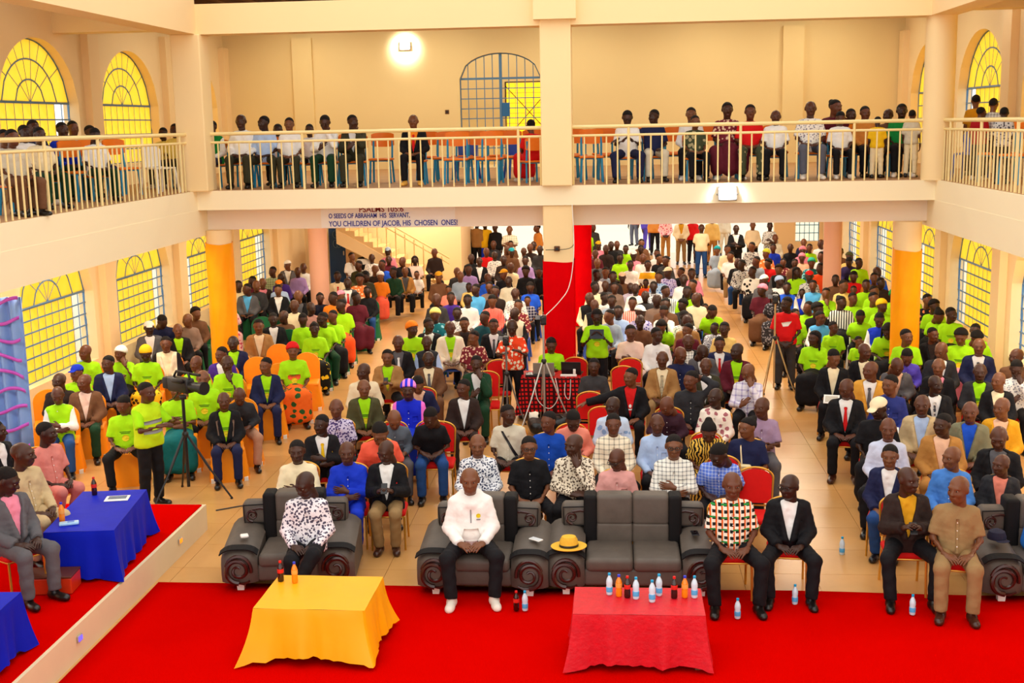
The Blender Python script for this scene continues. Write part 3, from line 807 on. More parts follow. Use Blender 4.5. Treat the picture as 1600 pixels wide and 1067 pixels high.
# things lying about
def small(name, mb, m, loc, rz, label, cat, smooth=False):
    o = mb.build(name, m, None, smooth); o.location = loc; o.rotation_euler = (0, 0, rz); tag(o, label, cat); return o
mag = empty('magazine', (-5.62, 12.95, .9), .2, 'white and blue magazine lying on the blue table', 'magazine')
MB().box((0, 0, .008), (.26, .19, .008)).build('pages', WHITEP, mag); MB().box((0, .02, .0135), (.2, .11, .003)).build('cover_picture', paint('cover_print', '#5c6f86', .6, .5, 25, 0), mag)
pk = empty('water_pack', (-5.78, 12.05, .9), .4, 'small clear and blue packet beside the orange soda', 'packet')
MB().rbox((0, 0, .015), (.2, .09, .03), .012, 3).build('packet', paint('clear_pack', '#a9d3f2', .3, .2, 18, 0), pk); MB().box((.02, 0, .031), (.07, .05, .002)).build('label', paint('pack_blue', '#2e6fd0', .2, .4), pk)
ph = empty('phone', (.86, 12.86, .575), .1, 'black phone lying on the arm of the empty sofa', 'phone')
MB().rbox((0, 0, .008), (.08, .15, .012), .005, 2).build('body', BLACKP, ph); MB().box((0, 0, .0148), (.07, .135, .001)).build('screen', paint('dark_glass', '#0a0d14', .2, .08, 3, 0, .8), ph)
ph = empty('phone', (-.86, 12.7, .545), .9, 'white phone lying on the arm of the armchair by the hoodie', 'phone')
MB().rbox((0, 0, .008), (.075, .15, .012), .005, 2).build('body', WHITEP, ph); MB().box((0, 0, .0148), (.066, .135, .001)).build('screen', paint('white_glass', '#dfe3e6', .1, .1, 3, 0, .8), ph)
small('tissue', MB().rbox((0, 0, .018), (.09, .08, .035), .015, 3), WHITEP, (-4.1, 12.72, .54), .4, 'crumpled white tissue on the arm of the left armchair', 'tissue', True)
small('bottle_cap', MB().lathe([(.02, 0), (.03, .004), (.03, .02), (.024, .026)], 12), WHITEP, (3.25, 11.94, .014), 0, 'small white cup lid on the red carpet', 'lid', True)
hat = empty('straw_hat', (-.5, 12.6, .50), .2, 'yellow straw hat with dark band on the sofa arm', 'hat')
STRAW = paint('yellow_straw', '#f2bf3c', .15, .7, 60, .4)
hb = MB(); hb.lathe([(.105, .004), (.13, .0), (.19, .012), (.195, .02), (.19, .022), (.13, .012), (.1, .016)], 28, (0, 0, 0), .88); hb.build('brim', STRAW, hat, True)
hc = MB(); hc.lathe([(.1, .01), (.102, .04), (.095, .09), (.075, .125), (.045, .13), (.02, .118), (.002, .116)], 28, (0, 0, 0), .88); hc.build('crown', STRAW, hat, True)
hr_ = MB(); hr_.lathe([(.1035, .014), (.105, .016), (.104, .04), (.1025, .042)], 28, (0, 0, 0), .88); hr_.build('band', BLACKP, hat, True)

# ---------------- sound desk with checkered cloth
chk = _M.setdefault('red_black_check', None)
m, t, b = nt('red_black_check'); setp(b, .7, .2); co = coord(t); sx_ = t.nodes.new('ShaderNodeSeparateXYZ'); t.links.new(co, sx_.inputs[0])
def stripes(t, v, s, wdt): return math_(t, 'LESS_THAN', math_(t, 'FRACT', math_(t, 'MULTIPLY', v, s)), wdt)
xs = math_(t, 'ADD', sx_.outputs[0], sx_.outputs[1])
k_ = math_(t, 'MAXIMUM', stripes(t, xs, 14, .42), stripes(t, sx_.outputs[2], 14, .42))
t.links.new(mixc(t, k_, lin('#e01414'), lin('#3a0606')), b.inputs['Base Color']); CHECKC = m; _M['red_black_check'] = m
cloth_table('t', -1.08, 20.6, 0, 1.0, .62, .75, CHECKC, 'red and black checkered cloth on the sound desk', 0, .16, 9, .02)
lap = empty('laptop', (-1.2, 20.52, .757), math.radians(180), 'silver grey laptop on the checkered desk', 'laptop')
MB().rbox((0, 0, .01), (.36, .25, .018), .006, 2).build('keyboard_base', GREYP, lap)
MB().rbox((0, .17, .13), (.36, .012, .25), .005, 2, (math.radians(-14), 0, 0)).build('lid', paint('laptop_lid', '#9b948a', .05, .35, 3, 0, .5, .3), lap)
mx_ = empty('mixer', (-1.3, 20.4, .757), 0, 'black audio mixer in front of the laptop', 'mixer')
MB().rbox((0, 0, .03), (.42, .16, .05), .01, 2, (.12, 0, 0)).build('body', BLACKP, mx_)
for i in range(9):
    MB().lathe([(.008, 0), (.008, .014), (.006, .016)], 8, (-.18 + i * .045, .02, .058)).build('knob', SILVER if i % 2 else paint('red_knob', '#c02020', .1, .4), mx_, True)
pb = empty('power_strip', (-.78, 20.4, .757), 0, 'white power strip with plugs on the checkered desk', 'power strip')
MB().rbox((0, 0, .018), (.28, .06, .035), .008, 2).build('body', WHITEP, pb); MB().rbox((.1, 0, .08), (.045, .045, .09), .008, 2).build('plug', WHITEP, pb)
l2 = empty('laptop', (-.72, 20.66, .757), math.radians(172), 'black laptop beside the silver one on the checkered desk', 'laptop')
MB().rbox((0, 0, .01), (.34, .24, .018), .006, 2).build('keyboard_base', BLACKP, l2); MB().rbox((0, .15, .12), (.34, .012, .23), .005, 2, (math.radians(-14), 0, 0)).build('lid', BLACKP, l2)
bag = empty('equipment_bag', (-1.0, 19.45, 0), .1, 'pile of black equipment bags below the sound desk', 'bag')
mb = MB()
for i in range(7): mb.rbox((random.uniform(-.35, .4), random.uniform(-.2, .25), .1 + .05 * (i % 3)), (.36, .3, .2), .09, 4, (random.uniform(-.3, .3), random.uniform(-.3, .3), random.uniform(0, 3)))
mb.build('bag_body', fabric('black_bag', '#0d0d0f', '#050506', .35, .5, .5, 9), bag, True); MB().tube([(-.2, -.1, .24), (-.1, -.12, .34), (.1, -.12, .34), (.2, -.1, .24)], .014, 6).build('strap', BLACKP, bag, True)

# ---------------- tripods and cameras
def tripod(loc, h, spread, label, m, rz=0.0, thick=.014):
    r = empty('tripod', loc, rz, label, 'tripod', 'camera tripods')
    MB().cyl((0, 0, h * .12), (0, 0, h), thick * 1.25, 8).build('centre_column', m, r, True)
    MB().lathe([(.035, 0), (.045, .02), (.045, .06), (.03, .08)], 10, (0, 0, h * .62)).build('collar', BLACKP, r, True)
    for i in range(3):
        a = math.pi / 2 + i * 2 * math.pi / 3
        lg = MB().tube([(.03 * math.cos(a), .03 * math.sin(a), h * .64), (spread * .55 * math.cos(a), spread * .55 * math.sin(a), h * .29)], thick, 6).build('leg', m, r, True)
        MB().tube([(spread * .55 * math.cos(a), spread * .55 * math.sin(a), h * .29), (spread * math.cos(a), spread * math.sin(a), .02)], thick * .75, 6).build('lower_leg', m, lg, True)
        MB().lathe([(.016, 0), (.02, .01), (.014, .03)], 8, (spread * math.cos(a), spread * math.sin(a), 0)).build('foot', BLACKP, lg, True)
    MB().rbox((0, 0, h + .03), (.09, .09, .06), .01, 2).build('pan_head', BLACKP, r, True)
    return r
tripod((-1.17, 19.95, 0), 1.72, .5, 'silver tripod before the checkered desk and red pillar', SILVER, .2)
tripod((-1.8, 20.02, 0), 1.36, .3, 'grey tripod in front of the orange floral shirt', paint('grey_tube', '#6f6c68', .1, .4, 8, 0), .6)
tripod((2.86, 21.95, 0), 1.75, .42, 'tall silver and gold tripod beside the red tee', paint('champagne_tube', '#c9a974', .1, .35, 8, 0, .5, .4), .3)
tripod((-5.85, 15.85, 0), 1.4, .6, 'black tripod under the video camera beside the stage', BLACKP, .5, .018)
def small_cam(loc, rz, label):
    r = empty('camera', loc, rz, label, 'camera', 'video cameras')
    MB().rbox((0, 0, .05), (.1, .17, .1), .015, 2).build('body', BLACKP, r, True); MB().cyl((0, -.08, .05), (0, -.17, .05), .036, 12, .042).build('lens', BLACKP, r, True)
    MB().rbox((-.09, .03, .06), (.08, .012, .07), .004, 2).build('screen', GREYP, r)
    MB().tube([(0, .05, .12), (0, .0, .15), (0, -.06, .13)], .01, 6).build('handle', BLACKP, r, True)
small_cam((-1.17, 19.95, 1.78), .1, 'small camera on the silver tripod at the red pillar')
small_cam((-1.8, 20.02, 1.42), 0, 'small camera on the grey tripod by the orange floral shirt')
small_cam((2.86, 21.95, 1.81), -.1, 'small camera on the tall tripod by the red tee')
vc = empty('video_camera', (-5.85, 15.85, 1.46), math.radians(58), 'large black shoulder video camera aimed at the stage', 'video camera', 'video cameras')
MB().rbox((0, .02, .14), (.15, .42, .2), .03, 3).build('body', BLACKP, vc, True); MB().cyl((0, -.18, .14), (0, -.4, .14), .062, 16, .072).build('lens', BLACKP, vc, True)
MB().cyl((0, -.4, .14), (0, -.47, .14), .085, 16, .09).build('lens_hood', BLACKP, vc, True); MB().tube([(0, .16, .24), (0, .1, .32), (0, -.14, .32), (0, -.18, .24)], .017, 8).build('handle', BLACKP, vc, True)
MB().rbox((-.11, -.05, .22), (.07, .2, .07), .02, 2).build('viewfinder', BLACKP, vc, True); MB().rbox((0, .28, .14), (.12, .14, .16), .02, 2).build('battery', paint('battery_black', '#1d1d20', .2, .5), vc, True)
MB().cyl((.04, -.1, .3), (.04, -.34, .3), .02, 8).build('microphone', BLACKP, vc, True); MB().tube([(0, .1, .02), (.08, .3, -.1), (.12, .46, -.16)], .012, 6).build('pan_bar', BLACKP, vc, True)

# ---------------- wires
def wire(pts, r, m, label):
    P = [Vector(p) for p in pts]; Q = []
    for i in range(len(P) - 1):
        p0, p1, p2, p3 = P[max(0, i - 1)], P[i], P[i + 1], P[min(len(P) - 1, i + 2)]
        for k in range(8):
            tt = k / 8; Q.append(.5 * ((2 * p1) + (p2 - p0) * tt + (2 * p0 - 5 * p1 + 4 * p2 - p3) * tt * tt + (3 * p1 - p0 - 3 * p2 + p3) * tt ** 3))
    Q.append(P[-1]); o = MB().tube(Q, r, 5).build('cable', m, None, True); tag(o, label, 'cable', 'loose cables'); return o
wire([(-.72, 21.38, 3.6), (-.7, 21.36, 2.8), (-.78, 21.3, 2.2), (-.95, 21.0, 1.95), (-1.15, 20.02, 1.85)], .008, WHITEP, 'white cable hanging from the balcony to the small camera')
wire([(-.72, 21.4, 3.58), (-.71, 21.42, 3.2), (-.74, 21.44, 2.85), (-1.2, 21.5, 2.8)], .006, BLACKP, 'thin black wire on the face of the centre column')
wire([(-1.35, 20.24, .74), (-1.3, 20.2, .4), (-1.1, 20.18, .25), (-.95, 20.2, .45), (-1.0, 20.26, .76)], .007, WHITEP, 'white cable looping down the checkered cloth')
wire([(-.82, 20.34, .78), (-.84, 20.2, .5), (-.76, 20.18, .42), (-.74, 20.24, .74)], .006, WHITEP, 'short white charger cable hanging off the checkered desk')
wire([(-5.3, 15.3, .008), (-4.8, 15.6, .008), (-4.3, 15.55, .008), (-3.9, 15.75, .008), (-3.4, 15.7, .008)], .01, BLACKP, 'black cable running over the tiles behind the armchair')

# ---------------- lamps
def flood(loc, rot, power, label, size=.16):
    r = empty('floodlight', loc, 0, label, 'lamp', 'white floodlights'); r.rotation_euler = rot
    MB().rbox((0, .03, 0), (size * 1.6, .05, size * 1.2), .012, 2).build('housing', GREYP, r, True)
    MB().box((0, .0, 0), (size * 1.35, .012, size)).build('lens', glow('lamp_white', '#ffffff', 30), r)
    MB().tube([(-size * .9, .03, 0), (-size * .9, .09, 0), (size * .9, .09, 0), (size * .9, .03, 0)], .008, 5).build('bracket', GREYP, r)
    l = bpy.data.lights.new('floodlight_bulb', 'SPOT'); l.energy = power; l.spot_size = 2.6; l.spot_blend = .8; l.shadow_soft_size = .1; l.color = (1, .98, 1)
    o = bpy.data.objects.new('floodlight_bulb', l); COL.objects.link(o); o.parent = r; o.location = (0, -.05, 0); o.rotation_euler = (math.pi / 2, 0, 0)
flood((-5.15, YW - .1, 6.95), (math.radians(-8), 0, 0), 180, 'white floodlight glaring on the balcony back wall')
flood((1.95, YB - .08, 3.75), (math.radians(-20), 0, 0), 60, 'white floodlight on the balcony front near the aisle', .2)
flood((BL - .32, 19.6, 7.25), (0, 0, math.radians(-90)), 260, 'floodlight on the back of the side beam above the pupils')
flood((BR + .32, 22.6, 7.25), (0, 0, math.radians(90)), 200, 'floodlight on the back of the side beam over the corner column')
for i, (x, y, z, colr, lab) in enumerate(((-5.15, 13.55, .2, '#ff7a10', 'orange glowing step light on the stage edge'), (-5.15, 10.75, .2, '#5a50ff', 'blue violet glowing step light on the stage edge'))):
    r = empty('step_light', (x, y, z), 0, lab, 'lamp', 'stage step lights')
    MB().rbox((.004, 0, 0), (.012, .1, .07), .004, 2).build('bezel', SILVER, r); MB().box((.012, 0, 0), (.006, .075, .045)).build('lens', glow('step_glow_%d' % i, colr, 1.3), r)
sw = empty('wall_socket', (-4.15, YW - .005, 5.32), 0, 'dark socket on the balcony back wall beside the gate', 'socket')
MB().rbox((0, 0, 0), (.1, .02, .1), .006, 2).build('plate', TIMBER, sw); MB().box((0, -.012, 0), (.05, .006, .05)).build('insert', BLACKP, sw)
cs = empty('camera_mount', (XC - .02, YB + .03, 2.82), 0, 'small dark camera box on the centre column', 'box')
MB().rbox((0, -.02, 0), (.1, .06, .09), .01, 2).build('body', TIMBER, cs); MB().cyl((0, -.05, 0), (0, -.08, 0), .025, 10).build('lens', BLACKP, cs)

# ---------------- blue curtain with purple ribbons at the picture edge
cb = MB()
cb.grid(lambda uu, vv: (-9.6 + 1.2 * uu, 16.6 + .05 * math.sin(uu * 40), .36 + 2.35 * vv), 60, 4)
o = cb.build('stage_curtain', fabric('pale_blue_satin', '#7ea6e6', '#6a90d4', .5, .35, .2, 3), None, True); sm_ = o.modifiers.new('thick', 'SOLIDIFY'); sm_.thickness = .01
tag(o, 'pale blue satin stage curtain at the picture edge', 'curtain')
for i in range(9):
    rb = MB(); z = .55 + i * .26
    rb.grid(lambda uu, vv: (-9.6 + 1.2 * uu, 16.52 + .02 * math.sin(uu * 25 + i), z + .05 * vv - .06 * math.sin(math.pi * uu * 3 + i)), 30, 1)
    o2 = rb.build('ribbon', fabric('purple_ribbon', '#9a2fb8', '#b95bd0', .4, .4, .2, 6), o, True); s2 = o2.modifiers.new('thick', 'SOLIDIFY'); s2.thickness = .006

# ---------------- more things on the floor and sofas
def cloth_later(h): return fabric('plain_' + h[1:], h, None, .7, .2, .2, 6)
rbg = empty('red_bag', (-5.75, 16.95, 0), .3, 'dark red bag on the tiles behind the tripod', 'bag')
MB().rbox((0, 0, .14), (.3, .2, .28), .07, 4).build('body', fabric('wine_red_leather', '#a8121e', '#7c0c16', .4, .4, .4, 8), rbg, True); MB().tube([(-.08, 0, .26), (-.06, 0, .38), (.06, 0, .38), (.08, 0, .26)], .01, 6).build('handle', BLACKP, rbg, True)
cp_ = empty('cap', (4.0, 12.72, .6), .3, 'dark navy cap on the sofa at the picture edge', 'cap')
MB().lathe([(.095, 0), (.098, .03), (.08, .08), (.03, .105), (.002, .108)], 18).build('crown', cloth_later('#23243a'), cp_, True); MB().lathe([(.0, .0), (.07, .002), (.075, .006), (.0, .012)], 16, (0, -.11, 0), .7).build('peak', cloth_later('#23243a'), cp_, True)
bun = MB(); bun.rbox((0, 0, .14), (.24, .3, .34), .1, 5, (.2, .1, .3)); bun.rbox((.03, -.05, .3), (.2, .22, .2), .09, 5, (.4, -.2, .1)); o = bun.build('cloth_bundle', fabric('sky_bundle', '#2f7fe0', '#1f62bb', .6, .3, .5, 8), None, True); o.location = (4.45, 12.85, .42)
tag(o, 'bright blue cloth bundle on the sofa at the picture edge', 'cloth')

# ================================================================ PEOPLE
# ---- cloth palette: plain colours and printed patterns
PAL = dict(lime='#a6ea0c', white='#f6f4f0', white2='#f1ece4', cream='#f7e6bd', cream2='#ecd9b4', ivory='#f2e6cb', beige='#cdb488', stone='#d8cfb8', tan='#a87c48', camel='#b57f3e', khaki='#9a7c52', dustytan='#b8876b',
 brown='#6f4a31', darkbrown='#2f211d', taupe='#8a7061', black='#141317', charcoal='#2c2c30', darkgrey='#3a383a', grey='#5e5c60', slate='#5b6470', greyblue='#9fb0c4', greyolive='#7b7a60', olive='#4c4a2c', darkolive='#3a3826', olivecap='#4a4a26',
 navy='#1d2247', darknavy='#15182e', royal='#1637c8', blue='#1f57d8', denim='#1149b4', indigo='#2b3680', sky='#4a86d8', skyblue='#5ab4f0', paleblue='#b3ccf2', paleblue2='#cfd6ee', jeans='#234a86', jeansgrey='#5d6070', violet='#5a4ac0', violetdark='#34285c', purple='#4a2a90', plum='#3d2230', mauve='#a58aa8', lilac='#a98ac8', lilacgrey='#c3b6cc',
 pink='#ef8fa8', rose='#e2a29c', dustypink='#d9847a', blush='#f5d2c0', peach='#f7c6a4', salmon='#f4907a', coral='#f8644a', pinkbrown='#b88478', maroon='#5c1626', crimson='#a80f1c', red='#d81a1a', redshirt='#dc1416', orangered='#f4541e', orange='#f98a1e', orangetan='#d88a3a', mustard='#e0a21c', gold='#dda03a', butter='#f4d07a', yellow='#f8c81a', paleyellow='#f5e27a', yellowgreen='#c8cf3a', creamcap='#f6efc8',
 green='#128a3c', forest='#173d26', teal='#0f6a6e', tealdark='#1d4f58', tealbright='#18a0b0', tealgreen='#2fae8a')
PAT = dict(  # kind, scale, colours
 floralgrey=('blot', 34, '#e6e2e8', '#524c60', .7), navyprint=('blot', 44, '#e9ebf0', '#39425f', .7), floralbeige=('blot', 38, '#eadcc4', '#5a483a', .7), purpleprint=('blot', 34, '#cfc6e0', '#4b3a78', .7), maroonprint=('blot', 18, '#7a2430', '#e8c9a8'),
 kente=('kente', 9, '#f2ead8', '#e0641e', '#1c1a18'), zebra=('zebra', 9, '#e8bb4a', '#171210'), pinkprint=('blot', 11, '#f6ecdc', '#b06a70'), pinkprint2=('blot', 14, '#f3c0bc', '#d04a64'), whiteprint=('blot', 30, '#f3efe8', '#8c8894'), lilacprint=('blot', 22, '#cfc6ee', '#5a50a8'),
 greyprint=('blot', 20, '#c8c6c2', '#44424a'), darkprint=('blot', 20, '#2c2a30', '#8c8890'), skyprint=('blot', 20, '#a8c8ec', '#3c6ab0'), orangeprint=('blot', 15, '#f3ead2', '#e0431e'), orangefloral=('blot', 15, '#f0803c', '#fbe6c0'), yellowprint=('blot', 13, '#f3c21e', '#3a2c10'), blackyellow=('blot', 9, '#16150f', '#f4d220'), tealprint=('blot', 14, '#17727c', '#9fe0e8'), camo=('blot', 9, '#3f4630', '#a59a74'), darkfloral=('blot', 12, '#1c1a1e', '#e88a5a'),
 bluewash=('blot', 9, '#c3d6ee', '#86a8d4'), yellowwhite=('band', 3, '#f4b81e', '#f6f2ea'), blackwhite=('band', 3, '#f2f0ec', '#16161a'), bluepink=('wedge', 16, '#2a2fd8', '#ee8fe0'), bluepinkdress=('sleeve', 0, '#1226c4', '#ee6fd0'), blackcream=('sleeve', 0, '#f0e0c0', '#191418'),
 checkcream=('check', 16, '#f4ead0', '#8f8a7c'), checkwhite=('check', 22, '#f2f0e6', '#6a6c70'), checkblue=('check', 26, '#5d7de0', '#c9d6f6'), checklilac=('check', 11, '#ece8f2', '#9b8fc0'), checkgrey=('check', 16, '#c9c8c2', '#4a4a4c'), greencheck=('check', 16, '#b9c69a', '#5a6a48'),
 stripe=('zstripe', 45, '#efe0b8', '#2a2420'), stripebw=('stripe', 22, '#f2f0ea', '#16161a'), stripewhite=('stripe', 26, '#f2f0ea', '#7c88a0'), redstripe=('stripe', 30, '#e8301e', '#f6a090'), coralstripe=('stripe', 22, '#f07a64', '#f6e0d4'), argyle=('check', 12, '#2a2a4a', '#d8d4dc'), dotwhite=('dots', 9, '#f4efe4', '#26221e'), orangeskirt=('blot', 8, '#f06a1e', '#2a5a2a'))
def cloth(name):
    key = 'cloth_' + name
    if key in _M: return _M[key]
    m, t, b = nt(key); setp(b, .78, .2); co = coord(t)
    if name in PAT:
        p = PAT[name]; k, s = p[0], p[1]; c1, c2 = lin(p[2]), lin(p[3]); sx = t.nodes.new('ShaderNodeSeparateXYZ'); t.links.new(co, sx.inputs[0]); X, Y, Z = sx.outputs
        def st(v, sc, wd): return math_(t, 'LESS_THAN', math_(t, 'FRACT', math_(t, 'ADD', math_(t, 'MULTIPLY', v, sc), 50.0)), wd)
        if k == 'blot':
            vo = t.nodes.new('ShaderNodeTexVoronoi'); vo.inputs['Scale'].default_value = s; t.links.new(co, vo.inputs['Vector'])
            nn = noise(t, co, s * 1.5, 2); f = math_(t, 'LESS_THAN', math_(t, 'ADD', vo.outputs['Distance'], math_(t, 'MULTIPLY', nn, .5)), p[4] if len(p) > 4 else .62)
            c = mixc(t, f, c1, c2)
        elif k == 'check': c = mixc(t, math_(t, 'MULTIPLY', math_(t, 'ADD', st(X, s, .25), st(Z, s, .25)), .5), c1, c2)
        elif k == 'stripe': c = mixc(t, st(X, s, .45), c1, c2)
        elif k == 'zstripe': c = mixc(t, st(Z, s, .5), c1, c2)
        elif k == 'kente':
            c = mixc(t, st(X, s * 2, .3), c1, c2); c = mixc(t, math_(t, 'MULTIPLY', st(Z, s * 1.7, .5), st(math_(t, 'ADD', X, .03), s * 2, .6)), c, lin(p[4])); c = mixc(t, math_(t, 'MULTIPLY', st(Z, s * .9, .14), st(X, s, .5)), c, lin('#1f8a3c'))
        elif k == 'zebra':
            wv = t.nodes.new('ShaderNodeTexWave'); wv.inputs['Scale'].default_value = s; wv.inputs['Distortion'].default_value = 9; wv.inputs['Detail'].default_value = 2; t.links.new(co, wv.inputs['Vector'])
            c = mixc(t, math_(t, 'GREATER_THAN', wv.outputs[1], .5), c1, c2)
        elif k == 'dots':
            vo = t.nodes.new('ShaderNodeTexVoronoi'); vo.inputs['Scale'].default_value = s; t.links.new(co, vo.inputs['Vector']); c = mixc(t, math_(t, 'LESS_THAN', vo.outputs['Distance'], .32), c1, c2)
        elif k == 'band': c = mixc(t, st(Z, s, .5), c1, c2)
        elif k == 'wedge': c = mixc(t, st(X, s, .5), c1, c2)
        else: c = mixc(t, math_(t, 'GREATER_THAN', math_(t, 'ABSOLUTE', X), .165), c1, c2)
        t.links.new(c, b.inputs['Base Color'])
    else:
        c = lin(PAL[name]); t.links.new(mixc(t, noise(t, co, 6, 2), tuple(v * .86 for v in c), c), b.inputs['Base Color'])
    bump(t, b, noise(t, co, 9, 3, .5), .45, .035)
    _M[key] = m; return m
SKIN = []
for i, c in enumerate(('#432313', '#522b18', '#62351f', '#361b0f', '#704226')):
    m, t, b = nt('skin_%d' % i); setp(b, .46, .4); co = coord(t); cc = lin(c)
    t.links.new(mixc(t, noise(t, co, 14, 3), tuple(v * .85 for v in cc), tuple(v * 1.12 for v in cc)), b.inputs['Base Color']); SKIN.append(m)
EYEW = paint('eye_white', '#8f7d70', .05, .7, 5, 0, .1); EYEB = paint('eye_dark', '#0c0807', .05, .6, 5, 0, .1); LIP = paint('lip', '#6a3230', .1, .45, 9, 0)
HAIRM = paint('black_hair', '#17110f', .25, .8, 60, .5, .25)
LEATHER = paint('black_shoe_leather', '#15110f', .2, .3, 9, 0, .5); BROWNSHOE = paint('brown_shoe_leather', '#3d1d12', .2, .3, 9, 0, .5); SNEAK = paint('white_sneaker', '#e6ddd0', .08, .5, 9, .1); YSHOE = paint('yellow_shoe', '#e8b04a', .08, .5, 9, .1)

# ---- signed distance modelling
def smin(a, b, k):
    h = np.clip(.5 + .5 * (b - a) / k, 0, 1); return b * (1 - h) + a * h - k * h * (1 - h)
def rc(P, a, b, r1, r2):
    a, b = np.array(a, np.float32), np.array(b, np.float32); ba = b - a; L = float(ba @ ba) + 1e-9
    t = np.clip(((P - a) @ ba) / L, 0, 1); d = P - a - t[:, None] * ba
    return np.sqrt((d * d).sum(1)) - (r1 + (r2 - r1) * t)
def rcc(P, a, b, r1, r2):
    a, b = np.array(a, np.float32), np.array(b, np.float32); ba = b - a; L = float(ba @ ba) + 1e-9
    tu = ((P - a) @ ba) / L; t = np.clip(tu, 0, 1); d = P - a - np.clip(tu, 0, 1.6)[:, None] * ba
    return np.maximum(np.sqrt((d * d).sum(1)) - (r1 + (r2 - r1) * t), (tu - 1) * math.sqrt(L))
def el(P, c, r):
    q = (P - np.array(c, np.float32)); r = np.array(r, np.float32); a = q / r; k0 = np.sqrt((a * a).sum(1)); b = a / r; k1 = np.sqrt((b * b).sum(1)) + 1e-9
    return k0 * (k0 - 1) / k1
def blend(P, prims, k=.04, grow=0.0):
    D = None
    for p in prims:
        d = rc(P, *p[1:]) if p[0] == 'c' else (rcc(P, *p[1:]) if p[0] == 'k' else el(P, *p[1:]))
        D = d if D is None else smin(D, d, k)
    return D - grow
def nets(fn, lo, hi, h):
    ax = [np.arange(l, u + h, h, dtype=np.float32) for l, u in zip(lo, hi)]
    n = [len(a) for a in ax]
    P = np.stack(np.meshgrid(*ax, indexing='ij'), -1).reshape(-1, 3); D = fn(P).reshape(n).astype(np.float32); I = D < 0
    C = np.zeros([m - 1 for m in n], np.int32)
    for dx in (0, 1):
        for dy in (0, 1):
            for dz in (0, 1): C += I[dx:n[0] - 1 + dx, dy:n[1] - 1 + dy, dz:n[2] - 1 + dz]
    act = (C > 0) & (C < 8); idx = -np.ones(C.shape, np.int64); ijk = np.argwhere(act); idx[act] = np.arange(len(ijk))
    acc = np.zeros((len(ijk), 3), np.float32); cnt = np.zeros(len(ijk), np.float32); i, j, k = ijk.T
    for axis in range(3):
        o1, o2 = [a for a in range(3) if a != axis]
        for s1 in (0, 1):
            for s2 in (0, 1):
                off = [0, 0, 0]; off[o1] = s1; off[o2] = s2
                d0 = D[i + off[0], j + off[1], k + off[2]]; off2 = list(off); off2[axis] = 1; d1 = D[i + off2[0], j + off2[1], k + off2[2]]
                cr = (d0 < 0) != (d1 < 0); t = np.where(cr, d0 / np.where(cr, d0 - d1, 1), 0)
                v = np.zeros((len(ijk), 3), np.float32); v[:, o1] = s1; v[:, o2] = s2; v[:, axis] = t
                acc[cr] += v[cr]; cnt[cr] += 1
    V = np.array([a[0] for a in ax], np.float32) + (ijk + acc / cnt[:, None]) * h
    F = []
    for axis in range(3):
        o1, o2 = (axis + 1) % 3, (axis + 2) % 3
        sl0 = [slice(None)] * 3; sl1 = [slice(None)] * 3; sl0[axis] = slice(0, n[axis] - 1); sl1[axis] = slice(1, n[axis])
        a, b = I[tuple(sl0)], I[tuple(sl1)]; e = np.argwhere(a != b)
        e = e[(e[:, o1] > 0) & (e[:, o2] > 0) & (e[:, o1] < n[o1] - 1) & (e[:, o2] < n[o2] - 1)]
        if not len(e): continue
        q = []
        for (s1, s2) in ((1, 1), (0, 1), (0, 0), (1, 0)):
            c = e.copy(); c[:, o1] -= s1; c[:, o2] -= s2; q.append(idx[c[:, 0], c[:, 1], c[:, 2]])
        Q = np.stack(q, 1); fl = a[e[:, 0], e[:, 1], e[:, 2]]; Q[~fl] = Q[~fl][:, ::-1]; F.append(Q)
    return V, np.concatenate(F)
def np_mesh(name, V, F, mi=None, mats=1):
    me = bpy.data.meshes.new(name); me.vertices.add(len(V)); me.vertices.foreach_set('co', np.asarray(V, np.float32).ravel())
    me.loops.add(F.size); me.loops.foreach_set('vertex_index', F.astype(np.int32).ravel()); me.polygons.add(len(F))
    me.polygons.foreach_set('loop_start', np.arange(0, F.size, 4, dtype=np.int32))
    me.polygons.foreach_set('use_smooth', np.ones(len(F), bool))
    for m in (mats if isinstance(mats, list) else [HAIRM] * mats): me.materials.append(m)
    if mi is not None: me.polygons.foreach_set('material_index', np.asarray(mi, np.int32))
    me.update(calc_edges=True); me.validate(); return me
def join(parts):
    V, F, M, n = [], [], [], 0
    for v, f, m in parts: V.append(v); F.append(f + n); M.append(np.full(len(f), m)); n += len(v)
    return np.concatenate(V), np.concatenate(F), np.concatenate(M)
def xf(V, M): 
    A = np.array(M, np.float32); return V @ A[:3, :3].T + A[:3, 3]
def cube_sphere(c, r, n=3):
    out = []
    vs, fs = [], []
    for ax in range(3):
        for s in (-1, 1):
            b0 = len(vs)
            for i in range(n + 1):
                for j in range(n + 1):
                    p = [0, 0, 0]; p[ax] = s; p[(ax + 1) % 3] = -1 + 2 * i / n; p[(ax + 2) % 3] = -1 + 2 * j / n; L = math.sqrt(sum(q * q for q in p)); vs.append([c[q] + r[q] * p[q] / L for q in range(3)])
            for i in range(n):
                for j in range(n):
                    q = [b0 + i * (n + 1) + j, b0 + (i + 1) * (n + 1) + j, b0 + (i + 1) * (n + 1) + j + 1, b0 + i * (n + 1) + j + 1]; fs.append(q if s > 0 else q[::-1])
    return np.array(vs, np.float32), np.array(fs, np.int64)

